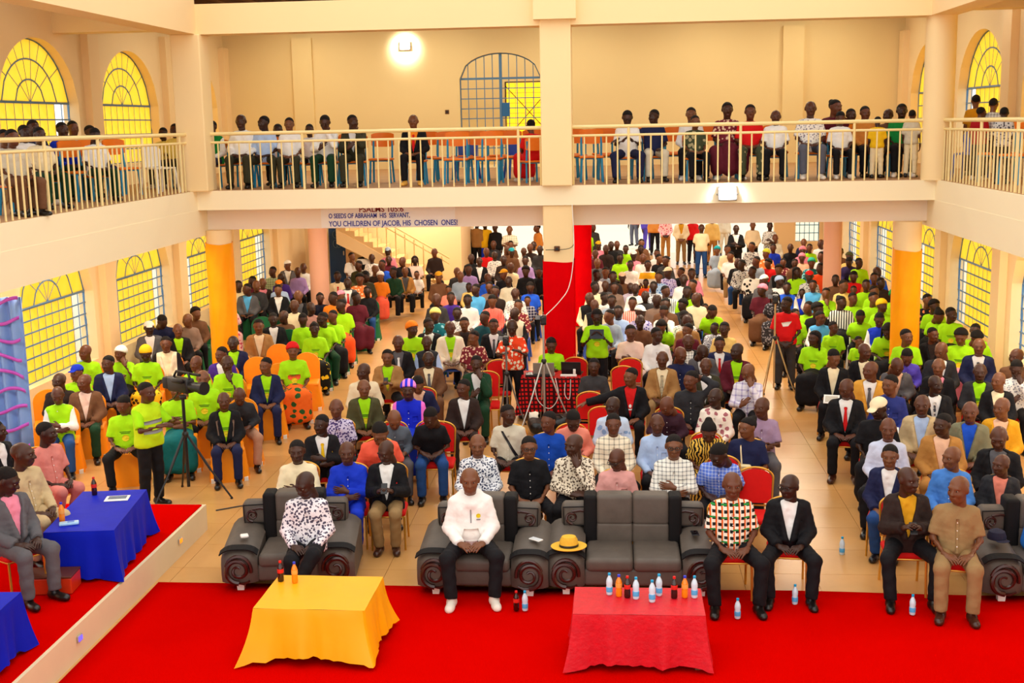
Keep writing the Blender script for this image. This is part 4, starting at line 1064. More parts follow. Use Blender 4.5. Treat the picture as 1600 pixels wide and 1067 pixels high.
# ---- head, hair, hands, shoes as templates
SK = ((0, .016, .026), (.078, .096, .085))
def head_sdf(P):
    D = smin(el(P, *SK), el(P, (0, -.018, -.03), (.066, .076, .085)), .03)
    D = smin(D, el(P, (0, -.04, -.088), (.047, .047, .034)), .03)
    D = smin(D, rc(P, (-.042, -.078, .026), (.042, -.078, .026), .012, .012), .02)
    D = np.maximum(D, -np.minimum(el(P, (-.033, -.102, .006), (.018, .013, .0095)), el(P, (.033, -.102, .006), (.018, .013, .0095))))
    D = smin(D, rc(P, (0, -.088, .012), (0, -.108, -.028), .008, .015), .012)
    D = smin(D, rc(P, (-.015, -.096, -.03), (.015, -.096, -.03), .011, .011), .01)
    D = smin(D, np.minimum(el(P, (-.044, -.062, -.03), (.02, .02, .022)), el(P, (.044, -.062, -.03), (.02, .02, .022))), .02)
    D = smin(D, rc(P, (-.019, -.089, -.062), (.019, -.089, -.062), .0085, .0085), .008)
    D = smin(D, rc(P, (-.018, -.086, -.074), (.018, -.086, -.074), .009, .009), .008)
    D = smin(D, np.minimum(el(P, (-.079, .012, -.005), (.012, .021, .034)), el(P, (.079, .012, -.005), (.012, .021, .034))), .01)
    return smin(D, rc(P, (0, .02, -.06), (0, .03, -.17), .052, .054), .02)
HEADS = []
for h in (.0085, .0138, .021):
    v, f = nets(head_sdf, (-.1, -.135, -.19), (.1, .13, .14), h)
    parts = [(v, f, 0)]
    if h < .015:
        for sx in (-1, 1):
            a, b = cube_sphere((sx * .033, -.079, .006), (.0135, .0125, .0072), 3); parts.append((a, b, 1))
            a, b = cube_sphere((sx * .033, -.0885, .006), (.0062, .0052, .006), 2); parts.append((a, b, 2))
        a, b = cube_sphere((0, -.0885, -.068), (.021, .0085, .0085), 3); parts.append((a, b, 3))
    HEADS.append(join(parts))
def hair_sdf(kind):
    def above(P, a, s): return -(P[:, 2] - (a - s * P[:, 1])) / math.sqrt(1 + s * s)
    def f(P):
        g = {'s': .0032, 'a': .022, 'n': .006, 'w': .008, 'cap': .015, 'wrap': .02}[kind]
        D = el(P, (0, .024, .032) if kind == 's' else SK[0], tuple(r + g for r in SK[1]))
        if kind in ('s', 'a', 'n', 'w'):
            D = np.maximum(D, above(P, .022, .72)); D = np.maximum(D, -(el(P, (0, -.1, .005), (.066, .05, .062))))
            if kind == 'n': D = smin(D, el(P, (0, .1, .075), (.042, .04, .04)), .02)
            if kind == 'w':
                for sx in (-1, 1): D = smin(D, rc(P, (sx * .078, .02, .03), (sx * .088, .005, -.19), .024, .016), .02)
                D = smin(D, rc(P, (0, .09, .02), (0, .09, -.2), .05, .035), .03)
        elif kind == 'cap':
            D = np.maximum(D, above(P, .04, .12)); D = smin(D, el(P, (0, -.115, .05), (.066, .062, .009)), .01)
        else:
            D = np.maximum(D, above(P, .012, .55)); D = smin(D, el(P, (0, .105, .0), (.045, .035, .04)), .02)
        return D
    return f
_hair = {}
def hair_mesh(kind, lod):
    k = (kind, lod)
    if k not in _hair:
        v, f = nets(hair_sdf(kind), (-.13, -.2, -.23), (.13, .18, .2), (.0095, .0145, .022)[lod]); _hair[k] = np_mesh('hair', v, f, None, 1); _hair[(k, 'raw')] = (v, f)
    return _hair[k]
def hand_sdf(P):
    D = el(P, (0, -.05, 0), (.043, .056, .0165)); D = smin(D, rc(P, (0, .02, 0), (0, -.02, 0), .026, .024), .02)
    for i, l in enumerate((.068, .078, .072, .056)):
        x = -.031 + .0205 * i; a, b, c = (x, -.09, 0), (x * 1.06, -.095 - l * .5, -.008), (x * 1.02, -.095 - l * .92, -.034)
        D = smin(D, np.minimum(rc(P, a, b, .0098, .0088), rc(P, b, c, .0088, .0072)), .006)
    D = smin(D, np.minimum(rc(P, (-.034, -.025, -.004), (-.06, -.062, -.012), .0125, .0105), rc(P, (-.06, -.062, -.012), (-.056, -.092, -.026), .0105, .0085)), .008)
    return D
HANDS = [nets(hand_sdf, (-.085, -.195, -.06), (.06, .045, .035), h) for h in (.0062, .0098, .0155)]
def shoe_sdf(P):
    D = rc(P, (0, .045, .042), (0, -.15, .036), .043, .038); D = smin(D, rc(P, (0, .02, .05), (0, .015, .11), .046, .043), .04)
    D = smin(D, el(P, (0, -.1, .03), (.048, .09, .034)), .02); return np.maximum(D, .003 - P[:, 2])
SHOE = []
for h in (.011, .017):
    v, f = nets(shoe_sdf, (-.07, -.22, -.02), (.07, .11, .14), h); SHOE.append(np_mesh('shoe', v, f, None, 1))

# ---- skeletons
def V3(*a): return np.array(a, np.float32)
def skeleton(pose):
    pose, leg = (pose.split('.') + ['n'])[:2]
    st = pose[0] == 'S' and len(pose) == 2
    dz = .40 if st else 0.0
    J = dict(st=st, dz=dz, head=V3(0, -.03, 1.20), neck=V3(0, .015, .99), lean=0.0)
    for n, s in (('L', 1), ('R', -1)):
        J['sh' + n] = V3(s * .158, .015, .945)
        J['el' + n] = V3(s * .222, -.03, .69); J['wr' + n] = V3(s * .115, -.27, .60); J['ha' + n] = V3(s * .05, -.36, .595); J['up' + n] = V3(s * .3, 0, 1)
        if st: J['hip' + n] = V3(s * .085, 0, .92); J['kn' + n] = V3(s * .105, -.01, .5); J['an' + n] = V3(s * .115, .02, .085)
        else: J['hip' + n] = V3(s * .09, 0, .53); J['kn' + n] = V3(s * .15, -.44, .52); J['an' + n] = V3(s * .145, -.44, .085)
    if not st:
        if leg == 'w':
            for n, s in (('L', 1), ('R', -1)): J['kn' + n] = V3(s * .24, -.42, .5); J['an' + n] = V3(s * .21, -.47, .085)
        elif leg == 'x': J['knL'] = V3(.1, -.43, .56); J['anL'] = V3(-.06, -.55, .27); J['knR'] = V3(-.12, -.43, .5); J['anR'] = V3(-.14, -.4, .085)
        elif leg == 't':
            for n, s in (('L', 1), ('R', -1)): J['kn' + n] = V3(s * .12, -.4, .53); J['an' + n] = V3(s * .1, -.24, .085)
    J['leg'] = leg
    p = pose[1] if st else pose
    def arm(n, e, w, h, up): J['el' + n], J['wr' + n], J['ha' + n], J['up' + n] = map(lambda q: V3(*q), (e, w, h, up))
    if p == 'X': arm('L', (.215, -.08, .70), (.0, -.235, .765), (-.1, -.22, .78), (0, -1, .2)); arm('R', (-.215, -.08, .70), (-.02, -.255, .70), (.1, -.235, .70), (0, -1, .2))
    elif p == 'C': arm('L', (.2, -.25, .70), (.05, -.2, .98), (.02, -.16, 1.06), (0, -1, 0)); arm('R', (-.215, -.07, .69), (.0, -.27, .66), (.1, -.27, .67), (0, -.6, 1))
    elif p == 'F': arm('L', (.19, -.27, .76), (.07, -.24, 1.02), (.03, -.175, 1.12), (0, -1, 0)); arm('R', (-.215, -.09, .69), (-.06, -.29, .72), (.02, -.3, .8), (0, -1, .3))
    elif p == 'P': arm('L', (.215, -.05, .70), (.075, -.3, .78), (.045, -.37, .82), (.6, 0, .8)); arm('R', (-.215, -.05, .70), (-.075, -.3, .78), (-.045, -.37, .82), (-.6, 0, .8))
    elif p == 'K': arm('L', (.33, -.02, 1.12), (.16, .12, 1.2), (.08, .13, 1.2), (0, 1, 0))
    elif p == 'O': arm('R', (-.42, -.06, .86), (-.66, -.1, .80), (-.74, -.12, .77), (0, 0, 1))
    elif p == 'D': J['lean'] = 24; arm('L', (.23, -.12, .70), (.12, -.33, .66), (.05, -.39, .64), (.3, 0, 1)); arm('R', (-.23, -.12, .70), (-.12, -.33, .66), (-.05, -.39, .64), (-.3, 0, 1))
    if st:
        if p == 'S': arm('L', (.215, .03, .67), (.22, -.04, .43), (.215, -.06, .35), (1, 0, 0)); arm('R', (-.215, .03, .67), (-.22, -.04, .43), (-.215, -.06, .35), (-1, 0, 0))
        if p == 'H': arm('L', (.23, .0, .68), (.09, -.2, .50), (.01, -.22, .47), (0, -1, .3)); arm('R', (-.23, .0, .68), (-.09, -.2, .50), (-.01, -.24, .47), (0, -1, .3))
        if p == 'P': arm('L', (.24, -.06, .68), (.11, -.26, .86), (.07, -.3, .93), (.3, 0, .2)); arm('R', (-.24, -.06, .68), (-.11, -.26, .86), (-.07, -.3, .93), (-.3, 0, .2))
        if p == 'C': arm('L', (.24, -.14, .72), (.14, -.38, .84), (.1, -.45, .87), (.5, 0, 1)); arm('R', (-.24, -.14, .72), (-.13, -.36, .80), (-.1, -.44, .82), (-.5, 0, 1))
    up_keys = ['head', 'neck'] + [a + n for a in ('sh', 'el', 'wr', 'ha') for n in 'LR']
    if J['lean']:
        a = math.radians(J['lean'])
        for k in ('head', 'neck', 'shL', 'shR'):
            q = J[k] - V3(0, 0, .55); J[k] = V3(q[0], q[1] * math.cos(a) - q[2] * math.sin(a), q[1] * math.sin(a) + q[2] * math.cos(a)) + V3(0, 0, .55)
    for k in up_keys: J[k] = J[k] + V3(0, 0, dz)
    return J
def head_matrix(J, hd):
    yaw = {'l': -34, 'r': 34}.get(hd[0], 0); pit = 24 if 'd' in hd else 4
    pit += J['lean'] * .5
    return Matrix.Translation(Vector(J['head'])) @ Matrix.Rotation(math.radians(yaw), 4, 'Z') @ Matrix.Rotation(math.radians(pit), 4, 'X') @ Matrix.Scale(1.12, 4)
def torso(J, g=0.0):
    b = .55 + J['dz']; n = J['neck']; z = lambda p: ('c', *p)
    m = (J['shL'] + J['shR']) / 2; low = V3(0, 0, b)
    pr = []
    for s in (-1, 1):
        pr.append(('c', (s * .066, 0, b), (s * .07 + m[0], m[1] - .008, m[2] - .06), .1, .1))
        pr.append(('c', tuple(m + V3(0, 0, .022)), tuple(J['shL' if s > 0 else 'shR'] + V3(-s * .02, 0, .01)), .07, .054))
    pr.append(('c', (0, -.035, b + .06), tuple(m * .45 + low * .55 + V3(0, -.02, .0)), .108, .103))
    return pr
def arm_prims(J, n, upto=1.0, r=(.045, .038, .029)):
    s, e, w_ = J['sh' + n], J['el' + n], J['wr' + n]
    if upto <= .5: return [('k', tuple(s), tuple(s + (e - s) * upto * 2), r[0], r[1])]
    return [('c', tuple(s), tuple(e), r[0], r[1]), ('c' if upto == 1 else 'k', tuple(e), tuple(e + (w_ - e) * (upto - .5) * 2), r[1], r[2])]
def leg_prims(J, n, r=(.085, .062, .04), cap=False):
    an = J['an' + n]
    if cap: an = an + (J['kn' + n] - an) * .04
    return [('c', tuple(J['hip' + n]), tuple(J['kn' + n]), r[0], r[1]), ('k' if cap else 'c', tuple(J['kn' + n]), tuple(an), r[1] * .95, r[2])]
def bounds(prims, pad):
    pts = []
    for p in prims:
        if p[0] in 'ck':
            for q, r in ((p[1], p[3]), (p[2], p[4])): pts += [np.array(q) - r, np.array(q) + r]
        else: pts += [np.array(p[1]) - np.array(p[2]), np.array(p[1]) + np.array(p[2])]
    pts = np.array(pts); return pts.min(0) - pad, pts.max(0) + pad
_sk, _raw, _me = {}, {}, {}
def SKL(pose):
    if pose not in _sk: _sk[pose] = skeleton(pose)
    return _sk[pose]
def hand_matrix(J, n):
    w_, h, up = Vector(J['wr' + n]), Vector(J['ha' + n]), Vector(J['up' + n])
    y = (w_ - h).normalized(); z = (up - y * up.dot(y)).normalized(); x = y.cross(z)
    return Matrix((x, y, z)).transposed().to_4x4(), w_
def body_raw(pose, hd, lod):
    k = ('body', pose, hd, lod)
    if k in _raw: return _raw[k]
    J = SKL(pose)
    kb = ('bare', pose, lod)
    if kb not in _raw:
        pr = torso(J) + arm_prims(J, 'L') + arm_prims(J, 'R') + leg_prims(J, 'L', (.075, .053, .036)) + leg_prims(J, 'R', (.075, .053, .036))
        pr.append(('c', tuple(J['neck'] - V3(0, 0, .03)), tuple(J['neck'] + (J['head'] - J['neck']) * .5), .058, .05))
        lo, hi = bounds(pr, .05); _raw[kb] = nets(lambda P: blend(P, pr, .03, -.006), lo, hi, (.028, .038, .055)[lod])
    parts = [(*_raw[kb], 0)]
    v, f, m = HEADS[lod]; parts_head = xf(v, head_matrix(J, hd))
    V = [_raw[kb][0], parts_head]; F = [_raw[kb][1], f + len(_raw[kb][0])]; M = [np.zeros(len(_raw[kb][1])), m]
    n0 = len(V[0]) + len(V[1])
    for n in 'LR':
        hv, hf = HANDS[lod]; R, w_ = hand_matrix(J, n); hv = hv.copy(); ff = hf
        if n == 'R': hv[:, 0] *= -1; ff = hf[:, ::-1]
        hv = xf(hv, Matrix.Translation(w_) @ R @ Matrix.Scale(1.06, 4)); V.append(hv); F.append(ff + n0); M.append(np.zeros(len(ff))); n0 += len(hv)
    _raw[k] = (np.concatenate(V), np.concatenate(F), np.concatenate(M)); return _raw[k]
def gar_raw(kind, pose, lod):
    """garment surfaces: tee, shirt, torso (under a jacket), jacket, trousers, skirt"""
    k = (kind, pose, lod)
    if k in _raw: return _raw[k]
    J = SKL(pose); b = .55 + J['dz']; h = (.0165, .025, .04)[lod]
    if kind in ('trousers', 'skirt'):
        pr = [('c', (-.068, 0, b - .015), (.068, 0, b - .015), .1, .1)] + leg_prims(J, 'L', (.088, .067, .056), True) + leg_prims(J, 'R', (.088, .067, .056), True)
        if kind == 'skirt':
            kl, kr, al, ar = J['knL'], J['knR'], J['anL'], J['anR']; dn = V3(0, 0, .12)
            pr += [('c', (0, 0, b), tuple((kl + kr) / 2), .13, .13), ('c', tuple((kl + kr) / 2), tuple((al + ar) / 2 + dn), .13, .13), ('c', tuple(kl), tuple(al + dn), .09, .1), ('c', tuple(kr), tuple(ar + dn), .09, .1)]
        lo, hi = bounds(pr, .06); fn = lambda P: np.maximum(blend(P, pr, .05 if kind == 'skirt' else .03, .008) + (.004 * np.sin(P[:, 1] * 50 + P[:, 0] * 30) * np.sin(P[:, 2] * 44 + P[:, 1] * 25) if lod < 2 else 0), .05 - P[:, 2])
    else:
        g = {'tee': .012, 'shirt': .012, 'torso': .010, 'vest': .022, 'jacket': .024, 'hoodie': .018}[kind]
        pr = torso(J)
        pr.append(('c', (-.07, 0, b - .04), (.07, 0, b - .04), .112, .112))
        if kind == 'tee': 
            for n in 'LR': pr += arm_prims(J, n, .41, (.049, .05, .04))
        elif kind in ('shirt', 'jacket', 'hoodie'):
            for n in 'LR': pr += arm_prims(J, n, .97 if kind != 'jacket' else .93, (.048, .044, .037))
        m = (J['shL'] + J['shR']) / 2
        if kind == 'jacket':
            for s in (-1, 1): pr.append(('c', tuple(m + V3(s * .09, -.085, .03)), (s * .035, -.165 + m[1] * .3, b + .1), .016, .02))
            pr.append(('c', tuple(J['neck'] + V3(-.05, .03, .0)), tuple(J['neck'] + V3(.05, .03, .0)), .03, .03))
        if kind == 'hoodie':
            pr.append(('c', tuple(J['neck'] + V3(-.07, .06, .0)), tuple(J['neck'] + V3(.07, .06, .0)), .06, .06))
            for s in (-1, 1): pr.append(('c', tuple(J['neck'] + V3(s * .08, .05, .0)), tuple(J['neck'] + V3(s * .03, -.085, -.04)), .03, .028))
        if kind == 'shirt' or kind == 'torso':
            for s in (-1, 1): pr.append(('c', tuple(J['neck'] + V3(s * .055, .03, .03)), tuple(J['neck'] + V3(s * .03, -.075, -.03)), .013, .012))
            pr.append(('c', tuple(J['neck'] + V3(-.05, .05, .03)), tuple(J['neck'] + V3(.05, .05, .03)), .015, .015))
        lo, hi = bounds(pr, .06); zt = m[2]; lean = m[1]
        def fn(P):
            D = blend(P, pr, .03, g)
            if lod < 2: D = D + .0045 * np.sin(P[:, 0] * 52 + P[:, 2] * 31 + 3 * np.sin(P[:, 2] * 17)) * np.sin(P[:, 2] * 47 - P[:, 0] * 26 + P[:, 1] * 40)
            D = np.maximum(D, (b - .1) - P[:, 2])
            if kind == 'jacket':
                wv = np.clip((P[:, 2] - (b + .04)) / (zt - b), 0, 1.2) * .085 - .002
                fr = P[:, 1] - (lean * np.clip((P[:, 2] - b) / (zt - b), 0, 1)) 
                cut = np.maximum(np.abs(P[:, 0]) - wv, fr + .02); D = np.maximum(D, -cut)
            return D
    _raw[k] = nets(fn, lo, hi, h); return _raw[k]

def front_y(pose, X, Z, g):
    """front surface of the clothed torso at points (x, z)"""
    J = SKL(pose); b = .55 + J['dz']; pr = torso(J) + [('c', (-.07, 0, b - .04), (.07, 0, b - .04), .112, .112)]
    Y = np.full(X.shape, -.75, np.float32)
    for _ in range(40): Y = Y + np.maximum(blend(np.stack([X, Y, Z], -1), pr, .03, g), 0) * .9
    return Y
_pm = {}
def patch(key, pose, g, pts, off=.005):
    """small sheet lying on the clothes: pts is an (n, m, 2) array of x and height above the hip line"""
    kk = (key, pose)
    if kk not in _pm:
        J = SKL(pose); A = np.asarray(pts, np.float32); n, m = A.shape[:2]; X = A[..., 0].ravel(); Z0 = A[..., 1].ravel() + .55 + J['dz']
        Y = front_y(pose, X, Z0, g) - off; V = np.stack([X, Y, Z0], -1)
        q = np.arange(n * m).reshape(n, m); F = np.stack([q[:-1, :-1], q[:-1, 1:], q[1:, 1:], q[1:, :-1]], -1).reshape(-1, 4)
        B = V + np.array([0, .012, 0], np.float32); k = len(V); parts = [F, F[:, ::-1] + k]
        rim = np.concatenate([q[0, :], q[1:, -1], q[-1, -2::-1], q[-2:0:-1, 0]]); r2 = np.roll(rim, -1); parts.append(np.stack([rim, r2, r2 + k, rim + k], -1))
        _pm[kk] = np_mesh(key, np.concatenate([V, B]), np.concatenate(parts), None, 1)
    return _pm[kk]
def rect(x0, x1, z0, z1, n=5, m=5):
    return np.stack(np.meshgrid(np.linspace(x0, x1, m), np.linspace(z0, z1, n)), -1)
def disc(cx, cz, rx, rz, n=14, m=4):
    a = np.linspace(0, 2 * np.pi, n + 1); r = np.linspace(.02, 1, m); return np.stack([cx + rx * np.outer(np.cos(a), r), cz + rz * np.outer(np.sin(a), r)], -1)
def quad(p, n=8, m=3):
    a, b, c, d = map(np.array, p); u = np.linspace(0, 1, m)[None, :, None]; v = np.linspace(0, 1, n)[:, None, None]; return (a * (1 - u) + b * u) * (1 - v) + (d * (1 - u) + c * u) * v
def gmesh(kind, pose, lod):
    k = (kind, pose, lod)
    if k not in _me: v, f = gar_raw(kind, pose, lod); _me[k] = np_mesh(kind, v, f, None, 1)
    return _me[k]
def bmesh_(pose, hd, lod):
    k = ('body', pose, hd, lod)
    if k not in _me: v, f, m = body_raw(pose, hd, lod); _me[k] = np_mesh('person', v, f, m, [SKIN[0], EYEW, EYEB, LIP])
    return _me[k]
gl_ = MB()
for sx in (-1, 1):
    gl_.tube([(sx * .033 + .024 * math.cos(a), -.106, .006 + .017 * math.sin(a)) for a in [i * math.pi / 6 for i in range(12)]], .0035, 5, True); gl_.tube([(sx * .056, -.104, .01), (sx * .082, -.03, .01), (sx * .083, .015, .0)], .003, 4)
gl_.tube([(-.01, -.11, .01), (.01, -.11, .01)], .0035, 4)
GLASSES = gl_.mesh('glasses', BLACKP)
GAR = {'t': 'tee', 'p': 'tee', 's': 'shirt', 'h': 'hoodie', 'd': 'tee', 'V': 'tee'}
GNAME = {'t': 't_shirt', 'p': 'shirt', 's': 'shirt', 'h': 'hoodie', 'd': 'blouse', 'V': 't_shirt'}
def put(name, me, parent, m, mtx=None):
    o = bpy.data.objects.new(name, me); COL.objects.link(o); o.parent = parent
    if mtx is not None: o.matrix_local = mtx
    o.material_slots[0].link = 'OBJECT'; o.material_slots[0].material = m; return o
def outfit(pose, top, bot):
    """list of (part name, garment kind, cloth)"""
    L = []; k, c = top.split(':'); c = c.split('/')
    if k in GAR: L.append((GNAME[k], GAR[k], c[0]))
    if k in 'ju' and k in ('j', 'u'): L += [('shirt', 'torso', c[1]), ('jacket', 'jacket', c[0])]
    if k == 'v': L += [('shirt', 'shirt', c[1]), ('vest', 'vest', c[0])]
    if k == 'V': L.append(('safety_vest', 'vest', 'hivis'))
    bk, bc = bot.split(':'); L.append(('skirt' if bk == 'sk' else 'trousers', 'skirt' if bk == 'sk' else 'trousers', bc))
    return L
PAL['hivis'] = '#c8f01a'; PAT['orangeprint'] = ('blot', 15, '#e8431a', '#f3e6c8', .66)
PRINT_Y = paint('yellow_emblem_print', '#e6d21a', .25, .7, 40, 0); PRINT_G = paint('dark_green_print', '#3f7a10', .2, .7, 40, 0); PRINT_O = paint('orange_print', '#f0602e', .15, .7, 20, 0); PRINT_W = paint('white_print', '#f2ece4', .08, .7, 30, 0)
def details(o, pose, top, lod, label, sec):
    if lod > 1: return
    k, c = top.split(':'); c = c.split('/')
    if k in 'ju':
        for s in (-1, 1):
            put('lapel', patch('lapel%d' % s, pose, .026, quad(((s * .078, .41), (s * .12, .385), (s * .07, .16), (s * .016, .10)), 8, 3), .008), o, cloth(c[0]))
        if lod == 0 or k == 'u':
            put('breast_pocket', patch('pocket', pose, .026, rect(.075, .13, .27, .29, 2, 4), .006), o, cloth('yellow' if 'yellow tie' in label else ('red' if 'khaki trousers' in label else c[0])))
    sub = c[1] if k in 'juv' else c[0]
    if k in 'ju' and sub == 'lime' or k == 't' and c[0] == 'lime':
        g = .014
        put('chest_print', patch('emblem', pose, g, disc(0, .17, .05, .045)), o, PRINT_Y)
        for q, (zz, wd) in enumerate(((.255, .075), (.235, .06))): put('chest_print', patch('line%d' % q, pose, g, rect(-wd, wd, zz, zz + .008, 2, 6)), o, PRINT_G)
    if (k in 's' or k == 'p') and lod == 0 or (k == 'p' and sec != 'BALC') or (k == 's' and lod == 1 and sec == 'NEAR'):
        put('placket', patch('placket', pose, .014, rect(-.014, .014, .03, .36, 9, 3), .004), o, cloth(c[0]))
        for q in range(4): put('button', patch('button%d' % q, pose, .014, disc(0, .1 + .075 * q, .006, .006, 8, 2), .007), o, PRINT_W if c[0] not in ('white', 'cream') else BLACKP)
        if k == 's' and sec in ('FRONT', 'NEAR') and c[0] not in ('royal',): put('chest_pocket', patch('chestpocket', pose, .014, rect(.05, .12, .2, .28, 4, 4), .004), o, cloth(c[0]))
    if k == 'h':
        put('zip', patch('zip', pose, .021, rect(-.006, .006, .22, .36, 6, 2), .004), o, GREYP); put('emblem', patch('hoodlogo', pose, .021, disc(.075, .29, .022, .022), .005), o, PRINT_Y); put('emblem_text', patch('hoodtext', pose, .021, rect(.055, .095, .245, .255, 2, 5), .005), o, GREYP)
        put('pouch', patch('pouch', pose, .021, quad(((-.07, .16), (.07, .16), (.11, .03), (-.11, .03)), 5, 6), .006), o, cloth('white2'))
    if k == 'V':
        for q, zz in enumerate((.1, .23)): put('reflective_band', patch('refl%d' % q, pose, .024, rect(-.15, .15, zz, zz + .045, 3, 12), .004), o, GREYP)
    if 'orange print' in label: put('chest_print', patch('map', pose, .014, np.array([[(-.1, .2), (-.1, .25)], [(-.05, .17), (-.05, .26)], [(0, .16), (0, .25)], [(.05, .17), (.05, .26)], [(.1, .2), (.1, .26)]]).transpose(1, 0, 2)), o, PRINT_O)
    if 'red tee with arm' in label: put('chest_print', patch('redlogo', pose, .012, rect(-.03, .03, .16, .18, 2, 4)), o, PRINT_W); put('chest_print', patch('redlogo2', pose, .012, disc(0, .22, .02, .025)), o, PRINT_W)
    if 'red tee standing' in label: put('chest_print', patch('script', pose, .014, quad(((-.08, .31), (.1, .34), (.04, .25), (-.05, .24)), 4, 7)), o, PRINT_W)
    if 'dark bag strap' in label: put('bag_strap', patch('strap', pose, .014, quad(((-.1, .42), (-.07, .42), (.13, .08), (.1, .06)), 14, 3), .008), o, BLACKP)
    if 'cream shoulder bag' in label: put('bag_strap', patch('strapc', pose, .014, quad(((-.075, .42), (-.06, .42), (-.03, .06), (-.05, .06)), 14, 3), .008), o, cloth('cream'))
    if 'black and grey jacket' in label:
        for s in (-1, 1): put('grey_panel', patch('greypanel%d' % s, pose, .026, quad(((s * .09, .39), (s * .135, .36), (s * .11, .12), (s * .06, .12)), 8, 3), .011), o, cloth('taupe'))
    if 'sky blue shirt' == label[10:25]: pass
def person(row, i):
    sec, x, y, z, yaw, sc, pose, hd, hair, top, bot, lod, label = row
    rn = random.Random(i * 7 + 3); J = SKL(pose)
    o = bpy.data.objects.new('person', bmesh_(pose, hd, lod)); COL.objects.link(o)
    o.location = (x, y, z); o.rotation_euler = (0, 0, math.radians(yaw)); wd = sc * rn.uniform(.98, 1.08); o.scale = (wd, wd, sc)
    o.material_slots[0].link = 'OBJECT'; o.material_slots[0].material = SKIN[rn.randrange(5)]
    tag(o, label, 'person', {'BALC': 'people on the balcony', 'STAND': 'people standing', 'STAGE': 'guests on the stage', 'FRONT': 'guests in the front row'}.get(sec, 'seated audience'))
    for nm, kd, cl in outfit(pose, top, bot): put(nm, gmesh(kd, pose, lod), o, cloth(cl))
    details(o, pose, top, lod, label, sec)
    if top[0] == 'u': put('tie', patch('tie', pose, .012, np.array([[(-.014, .40), (0, .40), (.014, .40)], [(-.024, .385), (0, .385), (.024, .385)], [(-.014, .355), (0, .355), (.014, .355)], [(-.024, .24), (0, .24), (.024, .24)], [(-.034, .12), (0, .12), (.034, .12)], [(-.004, .08), (0, .075), (.004, .08)]]), .012), o, cloth(top.split(':')[1].split('/')[2]))
    H = head_matrix(J, hd); hk = hair.split('+')[0]
    if ':' in hk:
        kk, cc = hk.split(':'); put('cap' if kk == 'cap' else 'headwrap', hair_mesh(kk, lod), o, cloth(cc), H)
        if kk == 'cap': put('hair', hair_mesh('s', lod), o, HAIRM, H)
    elif hk != 'b': put('hair', hair_mesh(hk, lod), o, HAIRM, H)
    if '+g' in hair: put('glasses', GLASSES, o, BLACKP, H)
    shm = LEATHER
    if 'white hoodie' in label: shm = SNEAK
    elif 'khaki' in label or 'red tie beside the aisle' in label: shm = BROWNSHOE
    elif 'yellow shoes' in label: shm = YSHOE
    elif sec == 'BALC' and rn.random() < .4: shm = SNEAK
    for n in 'LR':
        a = J['an' + n]; put('shoe', SHOE[0 if lod == 0 else 1], o, shm, Matrix.Translation((a[0], a[1], a[2] - .085)) @ Matrix.Rotation(math.radians(8 if n == 'L' else -8), 4, 'Z'))
    return o
